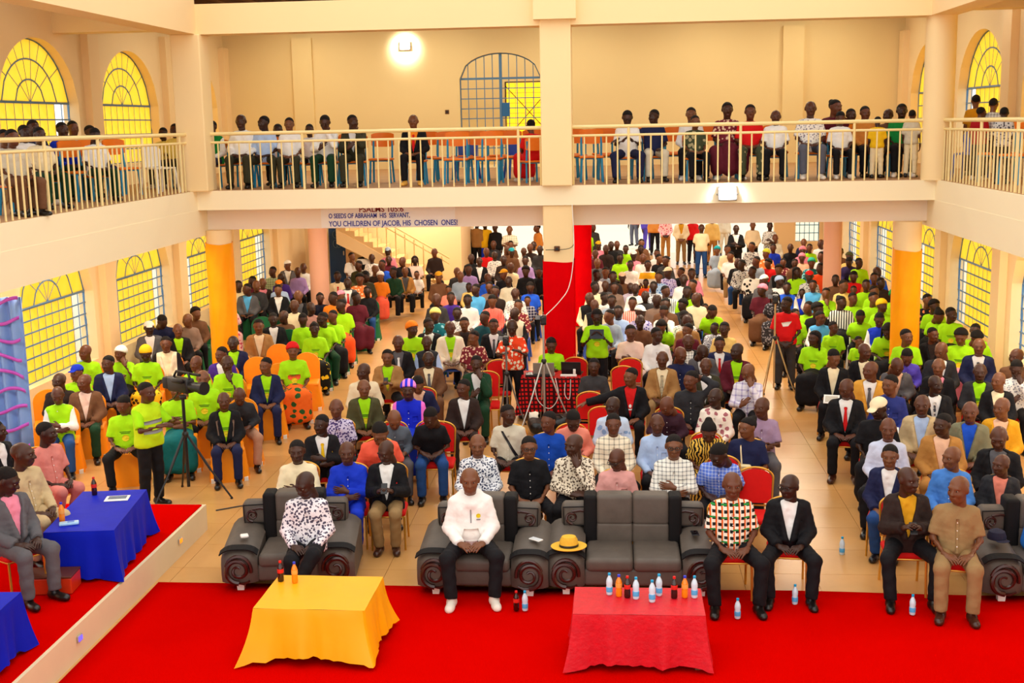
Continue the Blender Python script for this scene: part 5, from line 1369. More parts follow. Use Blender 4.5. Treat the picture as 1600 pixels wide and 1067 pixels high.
PEOPLE = [
('FRONT', 3.49, 12.39, 0.0, -11, 1.04, 'L', 'l', 'b', 'p:khaki', 'tr:khaki', 0, 'person in khaki safari suit with brown shoes in the front row'),
('FRONT', -3.33, 12.53, 0.0, 7, 1.02, 'L.x', 'ld', 'b', 's:floralgrey', 'tr:black', 0, 'person in grey floral shirt slumped in the armchair in the front row'),
('FRONT', 1.22, 12.54, 0.0, 2, 1.03, 'L.w', 'c', 'b', 'p:kente', 'tr:black', 0, 'person in orange and black patterned short sleeved shirt in the front row'),
('FRONT', -1.56, 12.66, 0.0, 7, 1.03, 'L.w', 'c', 'b', 'h:white', 'tr:black', 0, 'person in white hoodie in the armchair in the front row'),
('FRONT', 3.06, 12.71, 0.0, -3, 1.04, 'P.w', 'r', 'b', 'j:darkbrown/mustard', 'tr:black', 0, 'person in dark jacket over a yellow shirt holding a phone in the front row'),
('FRONT', 1.84, 12.74, 0.0, -4, 0.97, 'L.w', 'l', 'b+g', 'j:black/white', 'tr:black', 0, 'person in black jacket over a white tee and glasses in the front row'),
('STAGE', -6.12, 11.47, 0.35, 59, 1.01, 'L', 'rd', 's', 'j:grey/pink', 'tr:grey', 0, 'person in grey suit and pink shirt on the stage'),
('STAGE', -6.45, 12.46, 0.35, 63, 1.01, 'L.t', 'r', 'b', 's:beige', 'tr:beige', 0, 'person in beige jersey with red collar on the stage'),
('STAGE', -7.33, 13.58, 0.35, 67, 0.99, 'L.t', 'r', 's', 'j:black/white', 'tr:black', 0, 'person in black suit and white shirt beside the blue curtain on the stage'),
('STAGE', -6.71, 13.59, 0.35, 59, 0.97, 'L.t', 'r', 's', 'p:dustypink', 'tr:dustypink', 0, 'person in dusty pink kaftan suit on the stage'),
('NEAR', 3.14, 13.9, 0.0, -18, 0.98, 'L.t', 'c', 's', 'j:navy/white', 'tr:jeans', 0, 'person in navy padded jacket and blue jeans'),
('NEAR', 3.83, 13.9, 0.0, -22, 0.97, 'L.t', 'l', 'b', 's:sky', 'tr:black', 0, 'person in sky blue shirt'),
('NEAR', 4.38, 13.9, 0.0, -21, 0.9, 'L.t', 'l', 'b', 'j:charcoal/salmon', 'tr:black', 0, 'person in charcoal blazer over a salmon shirt'),
('NEAR', -3.8, 14.0, 0.0, 9, 0.99, 'X.t', 'c', 's', 's:cream', 'tr:black', 0, 'person in cream shirt with folded arms'),
('NEAR', -3.19, 14.0, 0.0, 7, 0.98, 'X.t', 'c', 'b', 's:royal', 'tr:royal', 0, 'person in royal blue suit with folded arms'),
('NEAR', -2.72, 14.0, 0.0, 5, 0.99, 'P.t', 'ld', 'b', 'j:black/white', 'tr:khaki', 0, 'person in black blazer and khaki trousers reading a phone'),
('NEAR', 0.02, 14.0, 0.0, 1, 0.92, 'L.t', 'ld', 'b+g', 's:rose', 'tr:black', 0, 'person in rose pink shirt and glasses'),
('NEAR', 0.69, 14.13, 0.0, -1, 1.02, 'X.t', 'c', 's+g', 's:checkwhite', 'tr:black', 0, 'person in white checked shirt and glasses with folded arms'),
('NEAR', -1.03, 14.25, 0.0, 7, 0.98, 'L.w', 'c', 's+g', 'p:black', 'tr:black', 0, 'person in black polo and glasses'),
('NEAR', -1.65, 14.26, 0.0, 5, 1.0, 'L', 'c', 'b', 's:navyprint', 'tr:black', 0, 'person in white shirt with navy print'),
('NEAR', -0.49, 14.28, 0.0, -2, 1.0, 'C', 'l', 'b', 's:floralbeige', 'tr:black', 0, 'person in beige floral shirt with chin on hand'),
('NEAR', 1.26, 14.32, 0.0, -10, 1.01, 'D', 'ld', 's', 'p:checkblue', 'tr:black', 0, 'person in blue checked shirt looking down'),
('NEAR', 4.55, 14.56, 0.0, -26, 1.02, 'L', 'd', 'b', 'j:black/grey', 'tr:black', 0, 'person in black leather jacket, rightmost'),
('NEAR', 3.34, 14.94, 0.0, -13, 1.03, 'L.w', 'c', 'b', 's:paleblue2', 'tr:black', 0, 'person in pale lilac blue shirt'),
('NEAR', -3.03, 15.14, 0.0, 14, 1.05, 'D', 'd', 's', 't:coral', 'tr:black', 0, 'person in coral tee bending his head'),
('NEAR', 1.67, 15.24, 0.0, -13, 0.98, 'L', 'l', 'n', 'd:navy', 'sk:black', 1, 'person in navy top with a cream shoulder bag'),
('NEAR', 4.07, 15.26, 0.0, -14, 1.01, 'L', 'l', 's', 'j:camel/peach', 'tr:camel', 1, 'person in camel blazer and peach shirt'),
('NEAR', -0.02, 15.26, 0.0, 1, 1.01, 'L.w', 'c', 's', 's:checkcream', 'tr:black', 1, 'person in cream checked shirt'),
('NEAR', -3.85, 15.42, 0.0, 17, 0.97, 'X', 'l', 's', 'u:black/white/yellow', 'tr:black', 1, 'person in black suit with yellow tie and pocket square'),
('NEAR', -0.86, 15.44, 0.0, 4, 1.0, 'L', 'l', 's', 'p:denim', 'tr:black', 1, 'person in bright blue shirt with white buttons'),
('NEAR', 0.54, 15.45, 0.0, 1, 0.97, 'L', 'c', 'b', 's:paleblue', 'tr:black', 1, 'person in pale blue shirt'),
('NEAR', 1.19, 15.48, 0.0, -2, 1.0, 'D', 'd', 'n', 'd:zebra', 'sk:zebra', 1, 'person in black and yellow zebra print dress'),
('NEAR', 4.57, 15.84, 0.0, -21, 1.03, 'L.w', 'c', 'b', 'j:greyolive/blue', 'tr:black', 1, 'person in grey blazer over a bright blue shirt'),
('NEAR', -0.57, 15.94, 0.0, 5, 1.02, 'D', 'd', 's', 's:salmon', 'tr:black', 1, 'person in salmon top bending behind the blue shirt'),
('NEAR', -1.42, 15.99, 0.0, -2, 0.97, 'L', 'r', 's', 'p:stone', 'tr:black', 1, 'person in stone polo with a dark bag strap'),
('NEAR', 3.45, 16.04, 0.0, -11, 1.03, 'L', 'ld', 'cap:cream', 'd:black', 'sk:black', 1, 'person in black dress and cream cap'),
('NEAR', 5.03, 16.07, 0.0, -17, 1.03, 'L', 'l', 'b', 'j:mustard/peach', 'tr:khaki', 1, 'person in mustard jacket'),
('NEAR', -3.02, 16.12, 0.0, 14, 0.99, 'D', 'd', 'b', 's:slate', 'tr:grey', 1, 'person in slate grey shirt looking down'),
('NEAR', -2.51, 16.14, 0.0, 9, 1.01, 'D', 'ld', 's', 't:black', 'tr:jeans', 1, 'person in black tee and blue jeans bending forward'),
('NEAR', 1.95, 16.16, 0.0, -3, 1.02, 'X', 'l', 'b', 'p:mauve', 'tr:grey', 1, 'person in mauve shirt with folded arms at the aisle'),
('NEAR', 4.06, 16.23, 0.0, -19, 1.03, 'L', 'c', 'b', 'j:beige/paleblue', 'tr:khaki', 1, 'person in beige zip jacket'),
('NEAR', -3.83, 16.25, 0.0, 8, 0.99, 'L.w', 'c', 'b', 'p:purpleprint', 'tr:black', 1, 'person in purple and white print shirt'),
('NEAR', -0.03, 16.44, 0.0, 1, 0.98, 'L', 'l', 'b', 's:bluewash', 'tr:black', 1, 'person in pale blue washed shirt'),
('NEAR', 1.4, 16.91, 0.0, -11, 0.99, 'L.w', 'l', 'b', 's:pinkprint', 'tr:black', 1, 'person in white shirt with pink block print'),
('NEAR', 0.75, 17.0, 0.0, -6, 0.98, 'D.w', 'ld', 'b', 's:plum', 'tr:black', 1, 'person in plum shirt leaning over'),
('NEAR', -2.98, 17.19, 0.0, 5, 1.04, 'L', 'c', 'wrap:bluepink', 's:bluepinkdress', 'sk:royal', 1, 'person in blue dress with pink sleeves and striped headwrap'),
('NEAR', 3.26, 17.26, 0.0, -11, 1.03, 'L', 'ld', 'b', 'u:black/white/red', 'tr:black', 1, 'person in black suit with red tie beside the aisle'),
('NEAR', 3.89, 17.4, 0.0, -14, 1.05, 'L', 'l', 's', 's:indigo', 'tr:black', 1, 'person in indigo shirt reading a white booklet'),
('NEAR', -2.22, 17.53, 0.0, 7, 0.99, 'L', 'l', 's', 'j:darkbrown/white', 'tr:darkbrown', 1, 'person in dark brown blazer and white open collar'),
('NEAR', -3.71, 17.55, 0.0, 15, 0.99, 'L.w', 'c', 'b', 'j:olive/lime', 'tr:black', 1, 'person in olive blazer over a lime tee'),
('NEAR', 4.58, 17.62, 0.0, -14, 1.01, 'L', 'r', 'b', 'u:black/white/greyprint', 'tr:black', 1, 'person in dark suit with patterned tie'),
('NEAR', 1.12, 17.91, 0.0, -2, 1.02, 'K', 'l', 's', 's:charcoal', 'tr:black', 1, 'person in charcoal shirt with a hand behind his head'),
('NEAR', 5.56, 17.97, 0.0, -15, 0.99, 'L.w', 'l', 'b', 'j:black/cream', 'tr:black', 1, 'person in black blazer and cream shirt beside the far wall'),
('NEAR', 0.24, 18.22, 0.0, -4, 1.01, 'O', 'l', 's', 'j:black/red', 'tr:black', 1, 'person in black jacket over a red tee with arm outstretched'),
('NEAR', -2.99, 18.3, 0.0, 3, 1.0, 'D', 'd', 's', 'j:navy/peach', 'tr:black', 1, 'person in navy blazer half hidden behind the striped headwrap'),
('NEAR', 3.84, 18.48, 0.0, -15, 1.04, 'L.w', 'l', 'b', 'u:gold/white/grey', 'tr:black', 1, 'person in gold blazer with grey tie'),
('NEAR', 5.45, 18.5, 0.0, -15, 1.01, 'L', 'c', 'b', 'j:charcoal/lime', 'tr:black', 1, 'person in charcoal blazer over a lime tee'),
('NEAR', -3.93, 18.61, 0.0, 16, 1.02, 'L', 'l', 'b', 's:cream2', 'tr:khaki', 1, 'person in cream blazer beside the aisle'),
('NEAR', 2.05, 18.72, 0.0, -13, 0.98, 'F', 'ld', 'b', 's:checklilac', 'tr:black', 1, 'person in white and lilac checked shirt covering his face'),
('NEAR', 6.07, 18.78, 0.0, -17, 1.0, 'F', 'd', 's', 's:whiteprint', 'tr:black', 1, 'person in white print shirt covering his face'),
('NEAR', 4.95, 18.9, 0.0, -20, 1.01, 'L.w', 'c', 'b', 'j:black/pink', 'tr:black', 1, 'person in black suit and pink shirt with head tilted back'),
('NEAR', 1.44, 19.21, 0.0, -7, 0.98, 'L', 'c', 'b', 'j:darkolive/white', 'tr:black', 1, 'person in dark olive blazer beside the charcoal shirt'),
('NEAR', -0.33, 19.27, 0.0, -1, 0.97, 'L', 'c', 's', 't:darkgrey', 'tr:black', 1, 'person in dark grey tee with orange print'),
('NEAR', -2.22, 19.32, 0.0, 2, 1.0, 'F', 'c', 's', 'j:forest/white', 'tr:forest', 1, 'person in dark green jacket with hands to his mouth'),
('NEAR', 4.42, 19.38, 0.0, -10, 1.04, 'D', 'rd', 'b', 'j:grey/peach', 'tr:black', 1, 'person in grey jacket bowing to one side'),
('NEAR', 3.48, 19.52, 0.0, -13, 1.03, 'L.x', 'rd', 's', 'j:black/cream', 'tr:black', 1, 'person in black suit with cream shirt bent over papers'),
('NEAR', 0.77, 19.53, 0.0, -7, 1.02, 'L', 'c', 'b', 'u:tan/cream/stripe', 'tr:khaki', 1, 'person in tan blazer with striped tie'),
('NEAR', 6.33, 19.63, 0.0, -17, 1.02, 'L', 'l', 'b', 's:brown', 'tr:black', 1, 'person in brown shirt at the edge of the rows'),
('NEAR', -3.1, 19.94, 0.0, 9, 0.97, 'L', 'c', 'b', 'u:brown/cream/grey', 'tr:brown', 1, 'person in brown suit with grey tie'),
('NEAR', 2.0, 20.01, 0.0, -7, 1.05, 'L.w', 'l', 'b', 'j:maroon/lime', 'tr:black', 1, 'person in maroon blazer over a lime tee'),
('NEAR', 1.09, 20.04, 0.0, -9, 1.0, 'L', 'rd', 'b', 's:navy', 'tr:black', 1, 'person in navy shirt turning aside behind the tan blazer'),
('NEAR', -3.81, 20.05, 0.0, 4, 0.98, 'P.w', 'c', 's', 'j:tan/lime', 'tr:black', 1, 'person in tan blazer filming with a phone'),
('NEAR', 5.28, 20.07, 0.0, -10, 1.04, 'L', 'ld', 'b', 'j:charcoal/white', 'tr:black', 1, 'person in charcoal suit looking down'),
('NEAR', 4.08, 20.14, 0.0, -10, 1.02, 'L', 'r', 'b', 'j:black/cream', 'tr:black', 1, 'person in dark suit and cream shirt'),
('NEAR', 4.76, 20.25, 0.0, -8, 1.02, 'D', 'd', 's', 's:violet', 'tr:black', 1, 'person in violet shirt with head bowed'),
('NEAR', 6.0, 20.49, 0.0, -15, 1.03, 'L', 'c', 'b', 'u:navy/white/grey', 'tr:navy', 1, 'person in navy suit with grey tie'),
('NEAR', 1.48, 20.67, 0.0, -2, 1.03, 'D.w', 'rd', 'b', 'j:grey/white', 'tr:black', 1, 'person in grey blazer leaning forward'),
('NEAR', -3.81, 21.1, 0.0, 8, 1.03, 'L.w', 'c', 'b', 'u:black/grey/white', 'tr:black', 1, 'person in dark suit beside the lime tee and orange cap'),
('NEAR', 1.28, 21.19, 0.0, 0, 1.01, 'L', 'c', 'b', 'j:black/checkwhite', 'tr:black', 1, 'person in black jacket over a checked shirt'),
('NEAR', -1.11, 21.2, 0.0, 6, 0.97, 'P.w', 'd', 's', 't:lime', 'tr:black', 1, 'person in lime tee working at the laptop below the red pillar'),
('NEAR', 1.82, 21.21, 0.0, -2, 0.97, 'L', 'c', 's', 'u:navy/white/red', 'tr:navy', 1, 'person in navy suit with red tie'),
('NEAR', -3.34, 21.36, 0.0, 7, 0.99, 'L', 'c', 'b', 'v:charcoal/paleblue', 'tr:black', 1, 'person in dark vest with pale blue sleeves and red collar'),
('NEAR', 0.76, 21.74, 0.0, -4, 1.03, 'L', 'r', 's', 's:white', 'tr:black', 1, 'person in crisp white shirt beside the blush dress'),
('NEAR', 0.29, 21.96, 0.0, 4, 1.04, 'X', 'c', 's', 'd:blush', 'sk:blush', 1, 'person in blush pink dress with folded arms'),
('NEAR', -2.57, 21.96, 0.0, 8, 0.97, 'L', 'l', 's', 'p:maroonprint', 'tr:black', 1, 'person in maroon print polo'),
('NEAR', -3.79, 22.53, 0.0, 2, 1.04, 'L', 'r', 'wrap:orange', 't:lime', 'tr:grey', 1, 'person in lime tee and orange headwrap'),
('NEAR', 1.35, 22.59, 0.0, -6, 0.98, 'L', 'l', 's', 's:maroon', 'tr:black', 1, 'person in maroon top among the dark blazers'),
('NEAR', -3.09, 22.63, 0.0, 10, 1.03, 'L.w', 'c', 'b', 'j:ivory/lime', 'tr:ivory', 1, 'person in ivory suit over a lime tee'),
('NEAR', 2.03, 22.63, 0.0, -7, 0.99, 'L', 'c', 's', 'p:butter', 'tr:black', 1, 'person in butter yellow shirt at the aisle'),
('NEAR', -3.55, 23.06, 0.0, 1, 1.02, 'L', 'r', 's', 'j:black/white', 'tr:black', 1, 'person in black jacket with white striped collar'),
('NEAR', 1.38, 23.1, 0.0, 1, 1.04, 'L', 'r', 'b', 's:tan', 'tr:black', 1, 'person in tan top with raised elbow'),
('NEAR', 0.49, 23.32, 0.0, -3, 1.02, 'L', 'c', 'b', 't:brown', 'tr:black', 1, 'person in brown tee with a pendant'),
('NEAR', 0.93, 23.8, 0.0, -5, 0.97, 'D.w', 'd', 'w', 't:lime', 'sk:black', 1, 'person in lime tee bowing behind the crisp white shirt'),
('NEAR', 1.38, 23.98, 0.0, -4, 1.0, 'L', 'r', 's', 's:whiteprint', 'tr:black', 1, 'person in white print shirt looking away'),
('NEAR', 1.96, 24.1, 0.0, 0, 0.8, 'L.w', 'l', 's', 't:navyprint', 'tr:black', 2, 'person in dark print top'),
('NEAR', 0.52, 24.34, 0.0, -4, 1.04, 'L', 'r', 'cap:white', 's:lilacprint', 'tr:black', 2, 'person in white cap and lilac print top'),
('NEAR', 1.0, 24.66, 0.0, -8, 1.0, 'F.w', 'd', 's', 's:white2', 'tr:black', 2, 'person in white top with hands pressed together'),
('NEAR', 2.02, 25.45, 0.0, -2, 0.99, 'D', 'rd', 's', 't:lime', 'tr:black', 2, 'person in lime tee bowing at the aisle'),
('LEFT', -6.99, 16.57, 0.0, 20, 0.97, 'L.w', 'ld', 's', 't:lime', 'tr:black', 1, 'person in lime tee looking down beside the cameraman'),
('LEFT', -5.6, 16.81, 0.0, 18, 0.97, 'L', 'c', 'b', 'j:black/lime', 'tr:navy', 1, 'person in black and grey jacket over a lime tee'),
('LEFT', -8.22, 17.14, 0.0, 20, 0.98, 'X', 'd', 'b', 'v:lime/white', 'tr:jeans', 1, 'person in lime tee over long white sleeves'),
('LEFT', -6.45, 17.24, 0.0, 17, 1.04, 'X', 'c', 's', 't:lime', 'sk:teal', 1, 'person in lime tee and teal skirt behind the video camera'),
('LEFT', -5.61, 17.6, 0.0, 16, 0.98, 'D.w', 'd', 'b', 's:charcoal', 'tr:dustytan', 1, 'person in charcoal jacket with head bowed low'),
('LEFT', -8.2, 18.02, 0.0, 17, 0.99, 'L', 'l', 'b', 'j:brown/blush', 'tr:forest', 1, 'person in brown blazer and green trousers'),
('LEFT', -6.33, 18.09, 0.0, 14, 1.02, 'L', 'c', 'b', 't:lime', 'tr:black', 1, 'person in lime tee facing forward behind the video camera'),
('LEFT', -8.67, 18.16, 0.0, 21, 0.98, 'L', 'l', 'b', 's:darkbrown', 'tr:black', 1, 'person in dark brown shirt by the window'),
('LEFT', -8.67, 18.8, 0.0, 22, 0.98, 'L.w', 'l', 'cap:royal', 't:lime', 'tr:royal', 1, 'person in blue cap and lime tee'),
('LEFT', -6.29, 19.17, 0.0, 10, 1.04, 'C', 'c', 'b', 't:lime', 'tr:black', 1, 'person in lime tee with fist at his mouth'),
('LEFT', -5.67, 19.22, 0.0, 15, 1.0, 'L', 'l', 's', 'j:navy/lime', 'tr:navy', 1, 'person in navy suit over a lime tee by the aisle'),
('LEFT', -8.36, 19.31, 0.0, 23, 1.02, 'L', 'l', 's', 'j:navy/paleblue', 'tr:black', 1, 'person in navy blazer and pale blue shirt'),
('LEFT', -6.91, 19.44, 0.0, 19, 1.0, 'C', 'l', 'b', 't:lime', 'tr:black', 1, 'person in lime tee with hand to chin'),
('LEFT', -6.73, 20.22, 0.0, 13, 1.0, 'L.w', 'l', 's', 'j:purple/white', 'tr:black', 1, 'person in purple blazer by the orange pillar'),
('LEFT', -8.07, 20.24, 0.0, 16, 1.02, 'L', 'd', 'wrap:yellow', 't:lime', 'sk:yellowprint', 1, 'person in yellow headwrap and lime tee'),
('LEFT', -5.49, 20.26, 0.0, 17, 1.05, 'L', 'c', 'wrap:red', 't:lime', 'sk:orangeskirt', 1, 'person in red headwrap and orange print skirt'),
('LEFT', -9.17, 20.29, 0.0, 16, 1.03, 'L.w', 'l', 'b', 't:lime', 'tr:black', 1, 'person in lime tee sitting against the big window'),
('LEFT', -8.63, 20.5, 0.0, 20, 0.98, 'F', 'l', 'wrap:white', 't:lime', 'sk:black', 1, 'person in white headwrap with hand to her head'),
('LEFT', -8.1, 21.29, 0.0, 15, 1.0, 'L', 'c', 's', 'j:blackcream/cream', 'tr:black', 1, 'person in cream and black tracksuit'),
('LEFT', -6.87, 21.35, 0.0, 10, 1.0, 'L', 'c', 'b', 'j:navy/lime', 'tr:black', 1, 'person in navy blazer over a lime tee by the orange pillar'),
('LEFT', -5.74, 22.83, 0.0, 16, 1.0, 'L', 'c', 'n', 't:lime', 'sk:blackyellow', 1, 'person in lime tee and black and yellow flowered skirt'),
('LEFT', -8.44, 22.85, 0.0, 23, 0.99, 'L', 'c', 'b', 'j:black/lime', 'tr:black', 1, 'person in black blazer over a lime tee against the pillar'),
('LEFT', -6.85, 22.9, 0.0, 13, 1.04, 'L.w', 'c', 's', 'j:tan/cream', 'tr:black', 1, 'person in tan blazer beside the orange pillar'),
('LEFT', -9.09, 23.05, 0.0, 24, 1.0, 'L', 'c', 'cap:white', 'j:grey/white', 'tr:black', 1, 'person in white cap and grey jacket'),
('LEFT', -5.82, 23.83, 0.0, 10, 1.03, 'L.w', 'l', 's', 't:lime', 'tr:forest', 1, 'person in lime tee behind the flowered skirt'),
('LEFT', -6.86, 23.96, 0.0, 15, 1.01, 'L', 'c', 's', 'j:black/white', 'tr:black', 1, 'person in black blazer and white shirt by the green chair'),
('LEFT', -6.29, 24.11, 0.0, 14, 0.98, 'L', 'd', 's', 't:lime', 'tr:black', 2, 'person in lime tee by the green covered chair'),
('LEFT', -8.7, 24.13, 0.0, 23, 0.99, 'L', 'l', 'b', 's:taupe', 'tr:black', 2, 'person in taupe shirt tilting his head'),
('LEFT', -9.25, 24.22, 0.0, 19, 1.04, 'D.w', 'rd', 's', 's:navy', 'tr:black', 2, 'person in navy jacket leaning behind the white cap'),
('LEFT', -5.74, 24.37, 0.0, 17, 1.0, 'L', 'l', 's', 't:lime', 'sk:black', 2, 'person in lime tee leaning sideways'),
('LEFT', -6.81, 24.55, 0.0, 15, 0.98, 'L', 'l', 'b', 's:brown', 'tr:black', 2, 'person in brown shirt turned away behind the green chair'),
('LEFT', -8.76, 24.85, 0.0, 16, 1.01, 'L', 'r', 'a', 's:brown', 'tr:black', 2, 'person in brown half behind the orange pillar'),
('LEFT', -6.43, 25.39, 0.0, 9, 1.02, 'L', 'r', 'b', 's:pinkbrown', 'tr:black', 2, 'person in pinkish brown shirt'),
('LEFT', -5.81, 25.5, 0.0, 12, 1.05, 'L', 'l', 's', 't:lime', 'sk:orangered', 2, 'person in lime tee and orange red skirt'),
('LEFT', -6.89, 25.76, 0.0, 7, 1.02, 'L.w', 'c', 'b', 's:cream', 'tr:black', 2, 'person in cream shirt behind the lime tees'),
('LEFT', -8.56, 26.37, 0.0, 21, 1.0, 'D', 'ld', 's', 'd:pinkprint2', 'sk:pinkprint2', 2, 'person in pink print blouse leaning over'),
('LEFT', -7.12, 26.99, 0.0, 16, 1.05, 'L', 'c', 'b', 'j:black/grey', 'tr:black', 2, 'person in black jacket beside the pink pillar'),
('LEFT', -8.82, 27.05, 0.0, 13, 1.01, 'L.w', 'l', 'wrap:blue', 's:black', 'sk:black', 2, 'person in bright blue headscarf'),
('LEFT', -5.81, 27.08, 0.0, 15, 1.0, 'L.w', 'r', 's', 'd:maroon', 'sk:maroon', 2, 'person in maroon dress and hair band'),
('LEFT', -5.82, 28.39, 0.0, 5, 0.97, 'L', 'c', 's+g', 's:black', 'tr:jeans', 2, 'person in black shirt and jeans at the aisle'),
('LEFT', -8.02, 28.58, 0.0, 10, 0.99, 'L', 'c', 's', 'j:black/white', 'tr:black', 2, 'person in black leather jacket and white top'),
('LEFT', -8.81, 28.67, 0.0, 10, 1.01, 'L', 'l', 's', 'j:grey/skyblue', 'tr:black', 2, 'person in grey blazer over a sky blue shirt by the window'),
('LEFT', -8.73, 29.19, 0.0, 14, 1.02, 'L', 'c', 'b', 's:darkgrey', 'tr:black', 2, 'person in dark grey top by the left windows'),
('LEFT', -9.2, 29.25, 0.0, 14, 1.01, 'L', 'c', 's', 's:cream', 'tr:black', 2, 'person in cream shirt by the far left window'),
('LEFT', -8.31, 29.7, 0.0, 15, 0.97, 'L', 'c', 'cap:orange', 's:paleblue', 'tr:black', 2, 'person in orange cap'),
('LEFT', -8.77, 29.86, 0.0, 15, 1.0, 'L', 'c', 'b', 'j:darkbrown/pink', 'tr:black', 2, 'person in dark suit and pink shirt by the left windows'),
('LEFT', -9.19, 30.37, 0.0, 18, 0.99, 'L', 'l', 's', 's:maroon', 'tr:black', 2, 'person in maroon shirt by the far left window'),
('LEFT', -8.62, 31.03, 0.0, 19, 0.98, 'L.w', 'ld', 'b', 's:purple', 'tr:black', 2, 'person in purple jacket seen from the side'),
('MIDLEFT', -6.3, 26.87, 0.0, 10, 1.03, 'L', 'l', 's', 'd:orange', 'sk:black', 2, 'person in orange blouse holding green papers'),
('MIDLEFT', -6.26, 27.46, 0.0, 14, 0.99, 'L', 'l', 'cap:pink', 's:salmon', 'tr:black', 2, 'person in pink cap'),
('MIDLEFT', -6.75, 27.51, 0.0, 16, 0.95, 'L', 'c', 'n', 'd:darknavy', 'sk:black', 2, 'person in dark navy top with beaded collar'),
('MIDLEFT', -6.53, 29.5, 0.0, 10, 1.02, 'L', 'c', 'b', 'u:grey/white/red', 'tr:black', 2, 'person in grey suit and red tie'),
('MIDLEFT', -6.36, 30.15, 0.0, 8, 1.04, 'L', 'c', 'a', 'd:orangefloral', 'sk:orangefloral', 2, 'person in orange floral blouse'),
('MIDLEFT', -7.09, 30.86, 0.0, 13, 1.02, 'L', 'c', 's', 'u:cream/cream/red', 'tr:black', 2, 'person in cream shirt and red tie'),
('MIDLEFT', -6.36, 30.91, 0.0, 14, 1.02, 'L', 'r', 'cap:black', 's:darkolive', 'tr:black', 2, 'person in black cap and dark olive shirt'),
('MIDLEFT', -7.56, 31.22, 0.0, 15, 0.8, 'L', 'r', 's', 's:white', 'tr:black', 2, 'person in white shirt by the blue door'),
('MID', -2.3, 23.01, 0.0, 4, 1.01, 'L', 'c', 's', 'u:black/white/grey', 'tr:black', 1, 'person in black suit with grey tie'),
('MID', -2.92, 23.48, 0.0, 5, 0.98, 'L', 'c', 's', 'j:brown/darkbrown', 'tr:black', 1, 'person in brown blazer beside the ivory suit'),
('MID', -2.58, 24.02, 0.0, 8, 1.01, 'L', 'l', 's', 's:tealdark', 'tr:black', 2, 'person in dark teal shirt'),
('MID', -3.59, 24.18, 0.0, 2, 1.04, 'L', 'c', 'wrap:paleyellow', 'd:tealprint', 'sk:tealprint', 2, 'person in pale yellow headwrap and teal print dress'),
('MID', -2.04, 24.77, 0.0, 7, 0.98, 'L', 'l', 'b', 'v:stone/black', 'tr:black', 2, 'person in stone vest with black sleeves'),
('MID', -3.24, 24.88, 0.0, 6, 0.97, 'L', 'c', 's', 's:whiteprint', 'tr:black', 2, 'person in white collared top'),
('MID', -2.04, 25.85, 0.0, -1, 0.98, 'L', 'c', 's', 's:maroonprint', 'tr:black', 2, 'person in maroon print shirt in the block before the red pillar'),
('MID', -2.64, 26.24, 0.0, 2, 1.02, 'L', 'd', 's', 's:redstripe', 'tr:black', 2, 'person in red striped shirt'),
('MID', -3.88, 26.39, 0.0, 0, 1.04, 'L', 'c', 'b', 's:darkgrey', 'tr:black', 2, 'person in dark grey shirt in the block before the red pillar'),
('MID', -3.2, 26.44, 0.0, 1, 1.01, 'L', 'c', 's', 's:white', 'tr:black', 2, 'person in white shirt in the block before the red pillar'),
('MID', -3.64, 26.95, 0.0, 6, 1.0, 'L', 'c', 's', 's:purple', 'tr:black', 2, 'person in purple jacket'),
('MID', -2.25, 27.64, 0.0, 2, 0.99, 'L', 'c', 'b', 's:whiteprint', 'tr:black', 2, 'person in white print shirt behind the camera'),
('MID', -2.72, 27.76, 0.0, -3, 1.02, 'L', 'c', 's', 's:darkbrown', 'tr:black', 2, 'person in dark brown shirt in the block before the red pillar'),
('MID', -2.01, 28.17, 0.0, 2, 0.79, 'L', 'c', 's', 'd:argyle', 'tr:black', 2, 'person in argyle vest'),
('MID', -3.24, 28.32, 0.0, 8, 1.0, 'L', 'l', 's', 't:skyblue', 'tr:black', 2, 'person in sky blue top'),
('MID', -1.98, 28.68, 0.0, 5, 0.99, 'L', 'd', 's', 't:blue', 'tr:black', 2, 'person in bright blue tee beside the red pillar'),
('MID', -4.41, 30.48, 0.0, 6, 1.03, 'L', 'c', 'cap:mustard', 's:brown', 'tr:black', 2, 'person in mustard cap'),
('MIDRIGHT', -0.1, 24.11, 0.0, -6, 1.01, 'L', 'l', 's', 's:greyblue', 'tr:black', 2, 'person in grey blue shirt in the block behind the tablet holder, leftmost'),
('MIDRIGHT', 0.08, 24.71, 0.0, -2, 1.0, 'L', 'c', 's', 's:paleblue', 'tr:black', 2, 'person in paleblue shirt in the block behind the tablet holder'),
('MIDRIGHT', 1.05, 25.18, 0.0, -6, 1.06, 'L', 'c', 's', 's:brown', 'tr:black', 2, 'person in brown shirt in the block behind the tablet holder'),
('MIDRIGHT', 1.43, 25.68, 0.0, -6, 0.99, 'L', 'l', 'a', 's:darkgrey', 'tr:black', 2, 'person in dark grey shirt in the block behind the tablet holder, rightmost'),
('MIDRIGHT', -0.42, 25.81, 0.0, 4, 0.98, 'L', 'c', 'b', 'v:black/cream', 'tr:black', 2, 'person in black vest over cream in the block behind the tablet holder, rightmost'),
('MIDRIGHT', 0.9, 25.93, 0.0, -3, 1.04, 'L', 'd', 'b', 's:taupe', 'tr:black', 2, 'person in taupe shirt in the block behind the tablet holder'),
('MIDRIGHT', 0.39, 26.01, 0.0, -6, 0.99, 'L', 'c', 's', 's:coralstripe', 'tr:black', 2, 'person in coral striped top'),
('MIDRIGHT', 1.75, 26.29, 0.0, -5, 1.03, 'L', 'l', 'b', 's:cream', 'tr:black', 2, 'person in cream shirt in the block behind the tablet holder'),
